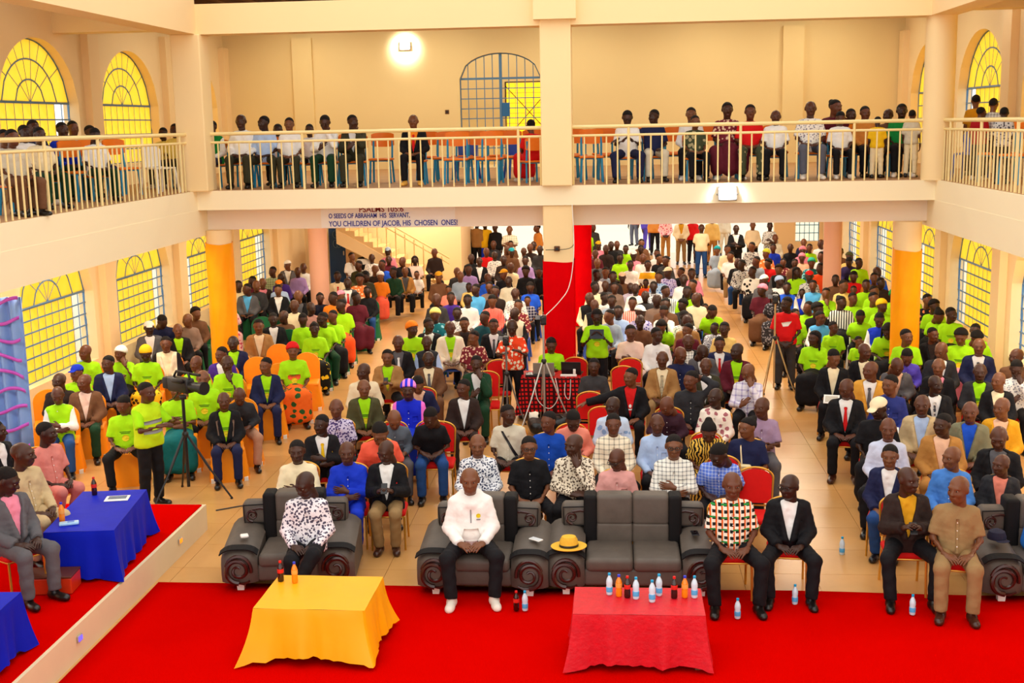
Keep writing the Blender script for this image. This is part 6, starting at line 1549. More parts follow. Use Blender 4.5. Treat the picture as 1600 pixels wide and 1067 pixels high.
('MIDRIGHT', -0.05, 26.34, 0.0, -3, 0.99, 'L', 'c', 's', 's:greyblue', 'tr:black', 2, 'person in grey blue shirt in the block behind the tablet holder, rightmost'),
('MIDRIGHT', -0.54, 26.73, 0.0, -5, 1.0, 'L', 'c', 'b', 'v:black/cream', 'tr:black', 2, 'person in black vest over cream in the block behind the tablet holder, leftmost'),
('MIDRIGHT', 1.98, 26.8, 0.0, -1, 0.79, 'L', 'c', 's', 't:redshirt', 'tr:black', 2, 'person in red tee in the block behind the tablet holder'),
('MIDRIGHT', 0.69, 27.22, 0.0, -7, 0.97, 'L', 'c', 'b', 's:darkgrey', 'tr:black', 2, 'person in dark grey shirt in the block behind the tablet holder, leftmost'),
('MIDRIGHT', -0.21, 27.25, 0.0, -4, 0.94, 'L', 'r', 's', 's:white', 'tr:black', 2, 'person in white shirt in the block behind the tablet holder, leftmost'),
('MIDRIGHT', 1.62, 27.31, 0.0, -7, 1.03, 'L', 'c', 's', 't:lime', 'tr:black', 2, 'person in lime tee in the middle block'),
('MIDRIGHT', 1.17, 27.8, 0.0, -8, 0.99, 'L', 'r', 's', 's:stripewhite', 'tr:black', 2, 'person in white striped shirt'),
('MIDRIGHT', 0.49, 28.19, 0.0, -7, 1.0, 'L', 'c', 'b', 's:white', 'tr:black', 2, 'person in white shirt in the block behind the tablet holder, rightmost'),
('MIDRIGHT', 1.81, 28.55, 0.0, -3, 1.02, 'L', 'l', 's', 'd:black', 'tr:black', 2, 'person in black top at the aisle end'),
('MIDRIGHT', 1.66, 29.44, 0.0, -4, 1.04, 'L', 'c', 'b', 's:white', 'tr:black', 2, 'person in white shirt at the aisle end'),
('MIDRIGHT', 0.2, 30.51, 0.0, 2, 0.98, 'L', 'c', 'cap:peach', 's:brown', 'tr:black', 2, 'person in peach cap'),
('MIDRIGHT', 1.92, 30.55, 0.0, 0, 1.04, 'L', 'c', 's', 's:pink', 'tr:black', 2, 'person in pink shirt at the aisle end'),
('RIGHT', 5.03, 21.35, 0.0, -13, 1.04, 'L', 'r', 's', 't:lime', 'tr:black', 1, 'person in lime tee in front of the orange pillar'),
('RIGHT', 5.99, 21.51, 0.0, -22, 1.02, 'L', 'd', 'a', 't:lime', 'sk:pink', 1, 'person in lime tee with a pink bundle'),
('RIGHT', 3.5, 21.57, 0.0, -15, 1.0, 'L', 'l', 'w', 't:lime', 'sk:black', 1, 'person in lime tee at the front of the right aisle'),
('RIGHT', 5.65, 22.04, 0.0, -12, 0.97, 'L', 'r', 's', 'j:black/darkbrown', 'tr:black', 1, 'person in black leather jacket, leftmost'),
('RIGHT', 6.45, 22.13, 0.0, -18, 0.99, 'D', 'rd', 'a', 't:lime', 'sk:black', 1, 'person in lime tee bent far over'),
('RIGHT', 6.45, 22.28, 0.0, -23, 0.99, 'L', 'c', 's', 't:lime', 'sk:black', 1, 'person in lime tee with a bag strap by the right window'),
('RIGHT', 4.96, 22.55, 0.0, -9, 1.06, 'D', 'd', 'w', 't:lime', 'sk:black', 1, 'person in lime tee bowing beside the orange pillar'),
('RIGHT', 4.52, 22.85, 0.0, -15, 0.75, 'L', 'r', 's', 't:lime', 'tr:black', 1, 'person in lime tee in the rows by the pink pillar, third from the left'),
('RIGHT', 4.14, 23.35, 0.0, -13, 0.9, 'L', 'r', 's', 't:lime', 'sk:black', 1, 'person in lime tee in the rows by the pink pillar, leftmost'),
('RIGHT', 5.02, 23.52, 0.0, -10, 1.0, 'L', 'd', 's', 'v:royal/white', 'tr:black', 1, 'person in royal blue and white vest'),
('RIGHT', 3.98, 23.88, 0.0, -10, 0.99, 'L', 'r', 's', 'v:skyblue/white', 'tr:black', 1, 'person in pale blue vest behind the lime tees'),
('RIGHT', 6.45, 23.88, 0.0, -11, 1.03, 'L', 'r', 's', 't:lime', 'sk:black', 1, 'person in lime tee wrapped in a scarf'),
('RIGHT', 3.58, 24.39, 0.0, -13, 0.97, 'L', 'r', 's', 't:lime', 'tr:black', 2, 'person in lime tee just behind the red shirt'),
('RIGHT', 6.37, 24.41, 0.0, -17, 1.03, 'D', 'rd', 'n', 't:lime', 'sk:black', 2, 'person in lime tee bending beside the orange pillar'),
('RIGHT', 4.04, 24.58, 0.0, -5, 1.04, 'L', 'r', 'a', 't:black', 'tr:black', 2, 'person in black tee in the rows by the pink pillar'),
('RIGHT', 4.88, 24.61, 0.0, -11, 0.99, 'D', 'd', 's', 't:lime', 'tr:black', 2, 'person in lime tee in the rows by the pink pillar, fourth from the left'),
('RIGHT', 5.38, 24.99, 0.0, -14, 1.04, 'L', 'r', 'wrap:yellow', 't:lime', 'sk:black', 2, 'person in yellow headwrap by the orange pillar'),
('RIGHT', 6.45, 25.14, 0.0, -14, 1.01, 'L', 'r', 'a', 't:lime', 'sk:black', 2, 'person in lime tee leaning by the right window'),
('RIGHT', 3.96, 25.29, 0.0, -11, 0.98, 'L', 'l', 's', 't:lime', 'sk:black', 2, 'person in lime tee behind the red shirted cameraman'),
('RIGHT', 6.45, 25.67, 0.0, -18, 1.04, 'L', 'r', 's', 'd:darkfloral', 'sk:black', 2, 'person in dark floral top by the right window'),
('RIGHT', 4.7, 25.68, 0.0, -11, 1.02, 'L', 'r', 'n', 'd:stripebw', 'sk:black', 2, 'person in black and white striped top'),
('RIGHT', 5.41, 25.9, 0.0, -18, 1.05, 'L', 'r', 's', 't:lime', 'tr:black', 2, 'person in lime tee in the rows by the pink pillar, fifth from the left'),
('RIGHT', 5.08, 26.42, 0.0, -17, 0.99, 'L', 'r', 's', 't:lime', 'tr:black', 2, 'person in lime tee in the rows by the pink pillar, second from the left'),
('RIGHT', 6.05, 26.91, 0.0, -15, 0.99, 'L', 'r', 'wrap:green', 'd:lime', 'sk:green', 2, 'person in bright green headscarf by the orange pillar'),
('RIGHT', 6.45, 27.04, 0.0, -11, 0.98, 'L', 'r', 'cap:greyblue', 't:lime', 'tr:black', 2, 'person in grey cap beside the orange pillar'),
('RIGHT', 3.58, 27.33, 0.0, -13, 0.99, 'D', 'd', 'w', 'd:darkprint', 'sk:darkprint', 2, 'person in dark print dress'),
('RIGHT', 4.68, 27.42, 0.0, -15, 0.97, 'C', 'c', 's', 't:lime', 'tr:black', 2, 'person in lime tee with hand to chin by the pink pillar'),
('RIGHT', 5.77, 27.62, 0.0, -8, 0.98, 'L', 'r', 's', 't:lime', 'tr:black', 2, 'person in lime tee in the rows by the pink pillar, rightmost'),
('RIGHT', 3.33, 27.85, 0.0, -9, 1.0, 'L', 'l', 'wrap:pink', 'd:maroon', 'sk:brown', 2, 'person in pink headwrap and maroon dress'),
('RIGHT', 5.19, 28.15, 0.0, -5, 1.03, 'L', 'r', 's', 's:butter', 'tr:black', 2, 'person in butter yellow top by the pink pillar'),
('RIGHT', 3.95, 28.32, 0.0, -11, 0.98, 'L', 'c', 's', 'v:blue/white', 'tr:black', 2, 'person in blue and white vest'),
('RIGHT', 4.56, 28.47, 0.0, -14, 1.0, 'L', 'c', 's', 'v:skyblue/white', 'tr:black', 2, 'person in sky blue and white vest'),
('RIGHT', 4.39, 28.97, 0.0, -7, 0.8, 'L', 'c', 's', 't:royal', 'tr:black', 2, 'person in royal blue tee'),
('RIGHT', 3.5, 29.02, 0.0, -5, 1.05, 'L', 'l', 'cap:white', 's:grey', 'tr:black', 2, 'person in white cap at the right aisle'),
('RIGHT', 3.94, 29.5, 0.0, -11, 0.98, 'L', 'r', 'wrap:paleblue', 'd:white', 'sk:white', 2, 'person in pale blue headwrap'),
('RIGHT', 4.7, 29.92, 0.0, -7, 1.03, 'L', 'c', 'cap:red', 's:greyprint', 'tr:black', 2, 'person in red cap'),
('RIGHT', 5.76, 29.98, 0.0, -11, 1.01, 'L', 'd', 's', 'v:redshirt/orange', 'tr:black', 2, 'person in red vest and orange top'),
('RIGHT', 6.45, 30.62, 0.0, -13, 1.03, 'L', 'r', 'b', 's:blue', 'sk:blue', 2, 'person wrapped in a bright blue cloth'),
('RIGHT', 4.54, 30.89, 0.0, -9, 1.02, 'L', 'r', 'w', 't:lime', 'sk:black', 2, 'person in lime tee beside the pink headwraps'),
('RIGHT', 3.46, 31.07, 0.0, -4, 1.02, 'L', 'l', 's', 'd:dotwhite', 'sk:black', 2, 'person in white top with black dots'),
('STAND', -6.22, 15.49, 0.0, 62, 0.99, 'SC', 'c', 's', 'V:lime/lime', 'tr:black', 1, 'person in yellow green safety vest operating the video camera'),
('STAND', -1.74, 20.6, 0.0, 0, 0.99, 'SC', 'd', 'b', 'p:orangeprint', 'tr:black', 1, 'person in orange floral shirt standing behind a tripod'),
('STAND', -0.31, 21.61, 0.0, 0, 1.0, 'SP', 'd', 's', 't:lime', 'tr:black', 1, 'person in lime tee standing with a tablet'),
('STAND', 3.18, 22.85, 0.0, -8, 1.01, 'SH', 'l', 's', 't:redshirt', 'tr:darkgrey', 1, 'person in red tee standing at the tall tripod'),
('STAND', 3.78, 38.55, 0.0, 0, 1.03, 'SX', 'c', 'b', 'j:black/white', 'tr:black', 2, 'person in black suit standing with folded arms'),
('STAND', -0.83, 38.65, 0.0, 40, 1.01, 'SS', 'c', 's', 't:lime', 'tr:black', 2, 'person in lime tee standing beside the red curtain'),
('STAND', -5.49, 39.05, 0.0, 5, 0.99, 'SX', 'c', 's', 'v:green/cream', 'tr:black', 2, 'person in green and cream jacket standing with folded arms'),
('STAND', -3.36, 39.49, 0.0, 0, 1.02, 'SX', 'c', 'b', 'p:checkcream', 'tr:checkcream', 2, 'person in cream checked outfit standing'),
('STAND', -5.29, 39.56, 0.0, 0, 1.03, 'SH', 'l', 's', 's:redshirt', 'tr:maroon', 2, 'person in red satin shirt standing beside the green jacket'),
('STAND', 2.79, 39.62, 0.0, 0, 1.0, 'SS', 'c', 'b', 'p:cream', 'tr:jeans', 2, 'person in cream shirt and jeans standing in the aisle'),
('STAND', 4.97, 39.8, 0.0, 0, 1.01, 'SX', 'c', 's', 's:greyprint', 'tr:black', 2, 'person in grey print shirt standing with folded arms'),
('STAND', -5.11, 39.96, 0.0, 10, 1.02, 'SH', 'c', 's', 's:crimson', 'tr:black', 2, 'person in crimson shirt standing'),
('STAND', -0.69, 40.21, 0.0, 20, 1.01, 'SS', 'c', 's', 's:darkgrey', 'tr:black', 2, 'person in dark grey top standing in the doorway'),
('STAND', -2.52, 40.59, 0.0, -60, 0.99, 'SS', 'c', 's', 's:orangetan', 'tr:brown', 2, 'person in orange tan shirt standing outside the doorway'),
('STAND', 4.52, 40.63, 0.0, 0, 0.99, 'SH', 'c', 'b', 's:cream2', 'tr:black', 2, 'person in cream long sleeved shirt standing with hands clasped'),
('STAND', -3.94, 40.7, 0.0, -10, 1.01, 'SS', 'c', 's', 's:black', 'tr:black', 2, 'person in black jacket standing behind the rows'),
('STAND', -4.96, 41.0, 0.0, 20, 1.08, 'SS', 'c', 's', 'j:black/white', 'tr:black', 2, 'person in black suit standing'),
('STAND', -4.59, 41.0, 0.0, 170, 1.08, 'SS', 'c', 's', 's:tan', 'tr:black', 2, 'person in tan and black dress standing'),
('STAND', -4.31, 41.0, 0.0, 0, 1.06, 'SS', 'c', 's', 's:yellow', 'tr:royal', 2, 'person in yellow top and blue trousers standing'),
('STAND', 3.4, 43.12, 0.0, 0, 1.01, 'SS', 'c', 's', 's:butter', 'tr:camel', 2, 'person in butter yellow shirt standing behind the cream shirt'),
('STAND', 2.35, 43.41, 0.0, 0, 0.99, 'SH', 'c', 's', 'j:cream/mustard', 'tr:khaki', 2, 'person in yellow shirt and cream cardigan standing'),
('STAND', 2.76, 43.57, 0.0, 15, 0.99, 'SS', 'c', 's', 's:redshirt', 'tr:black', 2, 'person in red shirt and black trousers standing'),
('STAND', 1.88, 45.1, 0.0, 0, 0.97, 'SH', 'c', 's', 's:pinkprint2', 'tr:camel', 2, 'person in pink print shirt and tan trousers standing'),
('STAND', 4.07, 45.98, 0.0, 0, 0.99, 'SS', 'c', 's', 's:stone', 'tr:stone', 2, 'person in stone grey outfit standing'),
('STAND', 1.54, 46.68, 0.0, 0, 0.98, 'SS', 'c', 's', 's:orangetan', 'tr:black', 2, 'person in orange tan shirt and black trousers standing'),
('STAND', 1.31, 48.12, 0.0, 20, 1.0, 'SS', 'c', 's', 's:violet', 'tr:violet', 2, 'person in violet outfit standing in the doorway'),
('STAND', 0.82, 50.19, 0.0, -30, 1.02, 'SS', 'c', 's', 's:coral', 'tr:jeansgrey', 2, 'person in coral shirt and grey jeans standing outside'),
('BALC', -7.9, 15.78, 3.925, 55, 0.85, 'L', 'c', 's', 'p:stone', 'tr:brown', 1, 'person in stone shirt at the end of the side balcony on the balcony'),
('BALC', -8.1, 15.96, 3.925, 52, 0.85, 'L', 'c', 's', 'p:white', 'tr:brown', 1, 'person in white shirt nearest on the side balcony on the balcony'),
('BALC', -8.2, 17.2, 3.925, 52, 0.87, 'L', 'c', 's', 'p:cream', 'tr:forest', 1, 'person in cream shirt and green trousers on the balcony'),
('BALC', -8.8, 17.97, 3.925, 56, 0.9, 'L.w', 'c', 's', 'p:white', 'tr:forest', 1, 'person in white shirt by the nearest upper window on the balcony'),
('BALC', -9.0, 18.69, 3.925, 45, 0.96, 'L', 'c', 's', 's:navy', 'tr:forest', 1, 'person in navy top by the nearest upper window on the balcony'),
('BALC', -8.1, 18.88, 3.925, 43, 0.85, 'L', 'd', 's', 'p:white', 'tr:forest', 1, 'person in white shirt bending forward on the side balcony on the balcony'),
('BALC', -8.8, 19.26, 3.925, 54, 0.93, 'L', 'c', 's', 's:royal', 'tr:forest', 1, 'person in royal blue top on the side balcony on the balcony'),
('BALC', 6.0, 19.77, 3.925, 155, 0.68, 'SS', 'c', 's', 't:greyprint', 'tr:black', 1, 'person in grey print tee on the side balcony on the balcony'),
('BALC', -8.7, 20.09, 3.925, 51, 0.89, 'L', 'c', 's', 'p:white', 'tr:navy', 1, 'person in white shirt behind the bending one on the balcony'),
('BALC', -9.0, 20.11, 3.925, 46, 0.95, 'L.w', 'c', 's', 'p:white', 'tr:forest', 1, 'person in white shirt between two upper windows on the balcony'),
('BALC', 6.0, 21.01, 3.925, 126, 0.69, 'SS', 'c', 's', 't:crimson', 'tr:black', 1, 'person in crimson top on the side balcony on the balcony'),
('BALC', 6.2, 21.02, 3.925, 148, 0.77, 'SS', 'c', 's', 'p:checkgrey', 'tr:black', 1, 'person in grey checked shirt on the side balcony on the balcony'),
('BALC', 4.62, 22.3, 3.925, 172, 0.62, 'SS', 'c', 's', 't:yellow', 'tr:cream', 1, 'person in yellow tee leaning at the rail on the balcony'),
('BALC', 5.76, 22.3, 3.925, -59, 0.71, 'SS', 'c', 's', 'p:greyprint', 'tr:black', 1, 'person in grey print shirt standing at the corner on the balcony'),
('BALC', 1.45, 22.4, 3.925, 8, 0.87, 'L', 'c', 's', 't:camo', 'tr:black', 1, 'person in camouflage print tee on the balcony'),
('BALC', 5.23, 22.4, 3.925, 153, 0.68, 'SS', 'c', 's', 't:stone', 'tr:cream', 1, 'person in pale grey tee standing at the rail on the balcony'),
('BALC', -6.84, 22.5, 3.925, 4, 1.01, 'L', 'c', 'b', 's:white', 'tr:darkolive', 1, 'person in white long sleeved shirt and dark olive trousers on the balcony'),
('BALC', -6.42, 22.5, 3.925, 3, 0.98, 'L.w', 'l', 's', 'p:paleblue', 'tr:darkolive', 1, 'person in pale blue shirt on the balcony'),
('BALC', -5.94, 22.5, 3.925, 7, 0.95, 'L', 'c', 's', 'p:white', 'tr:darkolive', 1, 'person in white short sleeved shirt looking ahead on the balcony'),
('BALC', -5.27, 22.5, 3.925, 3, 0.97, 'F', 'd', 's', 's:white', 'tr:forest', 1, 'person in white shirt with both hands at the mouth on the balcony'),
('BALC', -4.75, 22.5, 3.925, 4, 0.97, 'F', 'r', 's', 'j:darkolive/white', 'tr:darkolive', 1, 'person in white shirt leaning head on hand on the balcony'),
('BALC', 0.25, 22.5, 3.925, 0, 0.95, 'P.w', 'd', 's+g', 'p:white', 'tr:navy', 1, 'person in glasses leaning on the rail with a red and green scarf on the balcony'),
('BALC', 2.88, 22.5, 3.925, -8, 0.92, 'L', 'c', 'b', 't:white', 'tr:black', 1, 'person in white tee and black trousers beside the red tee on the balcony'),
('BALC', 4.01, 22.5, 3.925, 2, 0.88, 'L', 'd', 's', 't:white', 'tr:black', 1, 'person in white tee bowing beside the maroon top on the balcony'),
('BALC', -3.65, 22.6, 3.925, 2, 0.96, 'L', 'c', 'b', 'u:black/orange/red', 'tr:black', 1, 'person in black blazer and orange shirt with yellow shoes on the balcony'),
('BALC', 0.72, 22.6, 3.925, 6, 0.96, 'O', 'l', 's', 't:navy', 'tr:stone', 1, 'person in navy top and pale shorts on the balcony'),
('BALC', 2.44, 22.6, 3.925, -2, 1.0, 'L', 'c', 's', 't:redshirt', 'tr:camo', 1, 'person in red tee and camouflage trousers on the balcony'),
('BALC', 3.5, 22.6, 3.925, -2, 1.03, 'L', 'c', 'b', 't:whiteprint', 'tr:jeansgrey', 1, 'person in white print tee and grey trousers on the balcony'),
('BALC', -7.46, 22.7, 3.925, -7, 0.93, 'L', 'c', 's', 'v:green/white', 'tr:navy', 1, 'person in green vest and white shirt on the balcony'),
('BALC', -1.5, 22.7, 3.925, -155, 0.86, 'L', 'c', 's', 't:redshirt', 'sk:redshirt', 1, 'person in red dress turned away on the balcony'),
('BALC', -8.17, 22.7, 3.925, -3, 0.9, 'L', 'c', 's', 'p:paleyellow', 'tr:darkolive', 1, 'person in pale yellow shirt beside the corner column on the balcony'),
('BALC', 6.4, 22.72, 3.925, 173, 0.82, 'SS', 'c', 's', 't:mustard', 'tr:black', 1, 'person in mustard top standing with back turned on the balcony'),
('BALC', 2.05, 22.8, 3.925, 1, 1.04, 'L.w', 'c', 'n', 'd:maroonprint', 'sk:maroon', 1, 'person in maroon print dress on the balcony'),
('BALC', 1.41, 22.9, 3.925, -4, 0.98, 'L', 'c', 's', 's:white', 'tr:black', 1, 'person in white shirt behind a camouflage top on the balcony'),
('BALC', 5.16, 22.9, 3.925, -6, 0.97, 'L', 'c', 's', 't:green', 'tr:black', 1, 'person in green tee on the balcony'),
('BALC', -8.48, 22.9, 3.925, -4, 0.85, 'L', 'c', 's', 'p:paleyellow', 'tr:darkolive', 1, 'person in pale yellow shirt further from the corner column on the balcony'),
('BALC', 4.53, 23.0, 3.925, 7, 0.95, 'L', 'c', 's', 's:orangetan', 'tr:black', 1, 'person in orange tan shirt on the balcony'),
('BALC', 4.96, 23.1, 3.925, -2, 0.91, 'L', 'l', 'b', 't:brown', 'tr:black', 1, 'person in brown top on the balcony'),
('BALC', 4.04, 23.2, 3.925, -5, 1.05, 'L.w', 'r', 'n', 's:maroon', 'tr:black', 1, 'person in maroon top with tied up hair on the balcony'),
('BALC', 4.32, 23.2, 3.925, 6, 0.92, 'L', 'c', 's', 's:orange', 'tr:black', 1, 'person in orange top in the second row on the balcony'),
('BALC', -6.46, 23.6, 3.925, 6, 0.87, 'L', 'c', 's', 't:white', 'tr:black', 1, 'person half hidden between two white shirts on the balcony'),
('BALC', -5.84, 23.6, 3.925, 5, 0.86, 'L.w', 'c', 's', 't:white', 'tr:black', 1, 'person in white top in the second row on the balcony'),
]
CROWD = [
(1.36, 31.27, -5, 1.0, 'L', 'l', 'cap:creamcap', 's:lilacprint', 'tr:black'),
(-0.44, 28.37, 3, 1.02, 'L', 'r', 's', 's:cream', 'tr:black'),
(5.74, 28.39, -6, 1.01, 'L', 'c', 's', 't:lime', 'tr:black'),
(-6.08, 31.42, 6, 0.96, 'L', 'c', 'wrap:white', 'd:orange', 'sk:coral'),
(-2.85, 31.43, 1, 0.98, 'L', 'l', 'cap:mustard', 's:black', 'tr:black'),
(5.23, 31.6, -9, 1.03, 'L', 'l', 's', 't:orangered', 'tr:black'),
(0.92, 28.71, -5, 0.98, 'L', 'c', 's', 'd:navyprint', 'tr:black'),
(0.01, 28.71, -2, 0.97, 'L', 'c', 's', 's:taupe', 'tr:black'),
(4.22, 31.81, -12, 0.99, 'L', 'c', 'a', 'v:black/grey', 'tr:black'),
(-2.96, 28.83, -1, 0.99, 'L', 'c', 's', 's:taupe', 'tr:black'),
(-5.83, 31.92, 3, 1.0, 'L', 'l', 's', 's:forest', 'tr:black'),
(6.2, 28.96, -14, 0.99, 'L', 'r', 's', 's:darkbrown', 'tr:black'),
(-9.14, 32.1, 16, 1.02, 'L', 'l', 's', 's:greencheck', 'tr:black'),
(-6.35, 32.17, 8, 1.03, 'L', 'r', 'b', 's:darkbrown', 'tr:black'),
(5.62, 29.22, -10, 0.82, 'L', 'c', 's', 't:lime', 'tr:black'),
(-0.21, 29.25, -3, 0.95, 'L', 'c', 'b', 's:grey', 'tr:black'),
(0.39, 29.25, -1, 0.91, 'L', 'c', 'b', 's:lilacgrey', 'tr:black'),
(-8.5, 32.29, 13, 0.99, 'L', 'c', 'b', 's:lilac', 'tr:black'),
(-5.6, 32.42, 12, 0.96, 'L', 'c', 'b', 'j:camel/grey', 'tr:black'),
(6.14, 29.46, -8, 1.03, 'L', 'c', 's', 's:brown', 'tr:black'),
(5.29, 29.75, -11, 0.97, 'L', 'c', 's', 's:brown', 'tr:black'),
(6.45, 32.86, -15, 1.01, 'L', 'r', 's', 't:lime', 'tr:black'),
(0.9, 32.9, 3, 1.0, 'L', 'c', 's', 't:yellowwhite', 'tr:black'),
(-4.1, 29.96, 8, 0.81, 'L', 'c', 's', 't:salmon', 'tr:black'),
(5.23, 32.99, -6, 1.01, 'L', 'c', 'wrap:tealgreen', 'd:tealprint', 'sk:black'),
(-0.03, 29.99, 1, 1.05, 'L', 'c', 's', 's:darkbrown', 'tr:black'),
(-2.6, 30.01, -3, 0.98, 'L', 'c', 'b', 's:stone', 'tr:black'),
(-8.56, 33.15, 10, 1.0, 'L', 'c', 'b', 's:white', 'tr:black'),
(-5.42, 33.24, 11, 0.8, 'L', 'c', 's', 't:white', 'tr:black'),
(-6.38, 33.25, 13, 1.04, 'L', 'l', 's', 's:blue', 'tr:black'),
(3.33, 33.35, -11, 0.99, 'L', 'l', 'b', 'j:black/darkgrey', 'tr:jeans'),
(-3.64, 30.39, -1, 0.82, 'L', 'c', 's', 's:butter', 'tr:black'),
(-7.08, 33.47, 4, 1.01, 'L', 'l', 's', 's:olive', 'tr:black'),
(1.1, 30.48, -6, 0.99, 'L', 'c', 's', 'p:skyprint', 'tr:black'),
(4.17, 33.63, -12, 0.95, 'L', 'l', 'a', 't:redshirt', 'sk:black'),
(6.36, 33.67, -15, 1.03, 'D', 'd', 's', 's:violetdark', 'tr:black'),
(-0.43, 30.69, 3, 1.02, 'L', 'r', 's', 's:white', 'tr:black'),
(-3.2, 30.85, 4, 0.96, 'L', 'r', 'b', 's:blue', 'tr:black'),
(-3.92, 30.93, 9, 1.0, 'L', 'c', 'b', 's:greyblue', 'tr:black'),
(-9.25, 34.04, 16, 0.98, 'L.w', 'l', 'cap:white', 'j:grey/white', 'tr:black'),
(0.8, 31.04, -3, 0.8, 'L', 'c', 's', 't:orangered', 'tr:black'),
(-4.44, 31.14, -2, 0.8, 'L', 'c', 's', 't:white', 'tr:black'),
(6.45, 34.22, -7, 1.02, 'L', 'r', 'cap:olivecap', 'p:butter', 'tr:black'),
(-0.22, 31.32, 1, 1.01, 'L', 'c', 's', 's:greyblue', 'tr:black'),
(-6.0, 34.36, 6, 1.01, 'L', 'l', 'b', 's:black', 'tr:black'),
(-2.28, 31.53, -3, 1.03, 'L', 'c', 'a', 's:black', 'tr:black'),
(0.17, 34.63, -1, 1.01, 'L', 'c', 's', 't:lime', 'tr:black'),
(-3.8, 31.73, 6, 1.06, 'L', 'c', 's', 's:lilac', 'tr:black'),
(3.26, 34.77, -1, 1.01, 'L', 'l', 's', 'p:white', 'tr:khaki'),
(1.72, 31.78, -5, 0.95, 'L', 'l', 's', 's:black', 'tr:black'),
(-6.47, 34.79, 9, 1.01, 'L', 'c', 'b', 's:maroon', 'tr:black'),
(-5.74, 34.97, 8, 0.98, 'L', 'c', 'w', 'd:blush', 'sk:black'),
(-1.97, 32.04, 3, 0.95, 'L', 'c', 's', 's:black', 'tr:black'),
(-4.17, 32.24, 5, 0.96, 'L', 'c', 'b', 's:darkgrey', 'tr:black'),
(4.33, 35.43, -3, 1.01, 'L', 'l', 'wrap:yellowgreen', 'd:orangefloral', 'sk:black'),
(-7.11, 35.53, 9, 0.99, 'L', 'c', 'b', 'p:whiteprint', 'tr:black'),
(3.35, 32.62, -6, 1.02, 'L', 'l', 's', 's:greyprint', 'tr:black'),
(-2.78, 32.78, 5, 1.0, 'L', 'c', 'b', 's:cream', 'tr:black'),
(-7.77, 35.84, 13, 1.0, 'C', 'r', 's', 't:white', 'tr:navy'),
(3.79, 33.12, -9, 1.04, 'L', 'l', 's', 's:greyblue', 'tr:black'),
(0.44, 33.18, -5, 0.98, 'L', 'c', 's', 's:white', 'tr:black'),
(6.45, 36.43, -12, 1.0, 'L', 'r', 'b', 's:cream', 'tr:black'),
(4.87, 33.51, -9, 0.95, 'L', 'c', 's', 's:brown', 'tr:black'),
(-0.46, 33.59, 4, 1.0, 'L', 'c', 'b', 's:grey', 'tr:black'),
(-5.4, 36.6, 1, 1.02, 'L', 'c', 'b', 's:darkbrown', 'tr:black'),
(-3.07, 36.63, 7, 1.0, 'L', 'c', 'cap:tealbright', 's:brown', 'tr:black'),
(-6.84, 36.71, 4, 1.04, 'L', 'c', 'cap:greyblue', 's:pink', 'tr:black'),
(1.41, 33.85, 3, 1.01, 'L', 'l', 's', 's:darkgrey', 'tr:black'),
(3.07, 36.91, -11, 0.97, 'L', 'c', 'wrap:tealbright', 'd:greyblue', 'sk:greyblue'),
(4.63, 34.04, -10, 0.92, 'L', 'c', 's', 's:maroonprint', 'tr:black'),
(-2.47, 34.07, -3, 1.02, 'L', 'c', 's', 's:lilac', 'tr:black'),
(-7.67, 37.09, 4, 1.02, 'L', 'c', 's', 't:blackwhite', 'tr:black'),
(4.75, 37.15, -12, 0.99, 'L', 'c', 's', 't:royal', 'sk:black'),
(4.13, 37.35, -8, 1.02, 'L', 'l', 's', 'd:greyprint', 'sk:greyprint'),
(5.71, 34.43, -6, 1.02, 'L', 'l', 's', 's:white', 'tr:black'),
(-3.81, 34.45, 9, 0.98, 'L', 'c', 'b', 'j:black/white', 'tr:black'),
(-3.13, 34.57, 4, 1.0, 'L', 'c', 'b', 's:darkbrown', 'tr:black'),
(5.23, 34.67, -6, 0.97, 'L', 'c', 'wrap:pink', 'd:peach', 'sk:pink'),
(1.27, 34.71, 3, 0.98, 'L', 'r', 's', 's:black', 'tr:black'),
(0.81, 34.76, -3, 0.99, 'L', 'c', 'b', 's:white', 'tr:black'),
(-4.1, 34.98, 0, 1.01, 'L', 'c', 'b', 's:black', 'tr:black'),
(0.56, 35.29, -2, 1.01, 'L', 'c', 'cap:white', 's:pink', 'tr:black'),
(6.45, 35.63, -16, 1.0, 'L', 'c', 's', 's:brown', 'tr:black'),
(5.9, 38.82, -9, 0.98, 'L', 'c', 'b', 'j:navy/white', 'tr:black'),
(1.25, 35.83, -6, 1.0, 'L', 'c', 's', 's:white', 'tr:black'),
(5.43, 35.9, -11, 1.02, 'L', 'c', 'wrap:pink', 'd:pink', 'sk:pink'),
(-3.52, 35.98, 4, 0.98, 'L', 'c', 'b', 's:whiteprint', 'tr:black'),
(-0.55, 36.07, 3, 0.99, 'L', 'c', 'b', 's:maroon', 'tr:black'),
(3.32, 36.38, -1, 1.03, 'L', 'c', 's', 's:cream', 'tr:black'),
(-3.83, 36.62, 7, 1.02, 'L', 'c', 'b', 's:redshirt', 'tr:black'),
(-0.24, 36.94, -4, 1.03, 'L', 'c', 'b', 's:darkbrown', 'tr:black'),
(-2.23, 36.95, -4, 1.03, 'L', 'c', 'b', 's:darkgrey', 'tr:black'),
(-2.74, 37.15, 4, 0.97, 'L', 'c', 'b', 's:white', 'tr:black'),
(-0.84, 37.19, 0, 0.99, 'L', 'c', 'b', 's:darkprint', 'tr:black'),
(5.84, 37.27, -12, 0.97, 'L', 'c', 's', 't:lime', 'tr:black'),
(5.28, 37.3, -11, 0.98, 'L', 'c', 'b', 's:black', 'tr:black'),
(0.81, 37.33, 0, 0.98, 'L', 'c', 's', 's:brown', 'tr:black'),
(-3.26, 37.41, 1, 1.0, 'L', 'c', 'b', 's:brown', 'tr:black'),
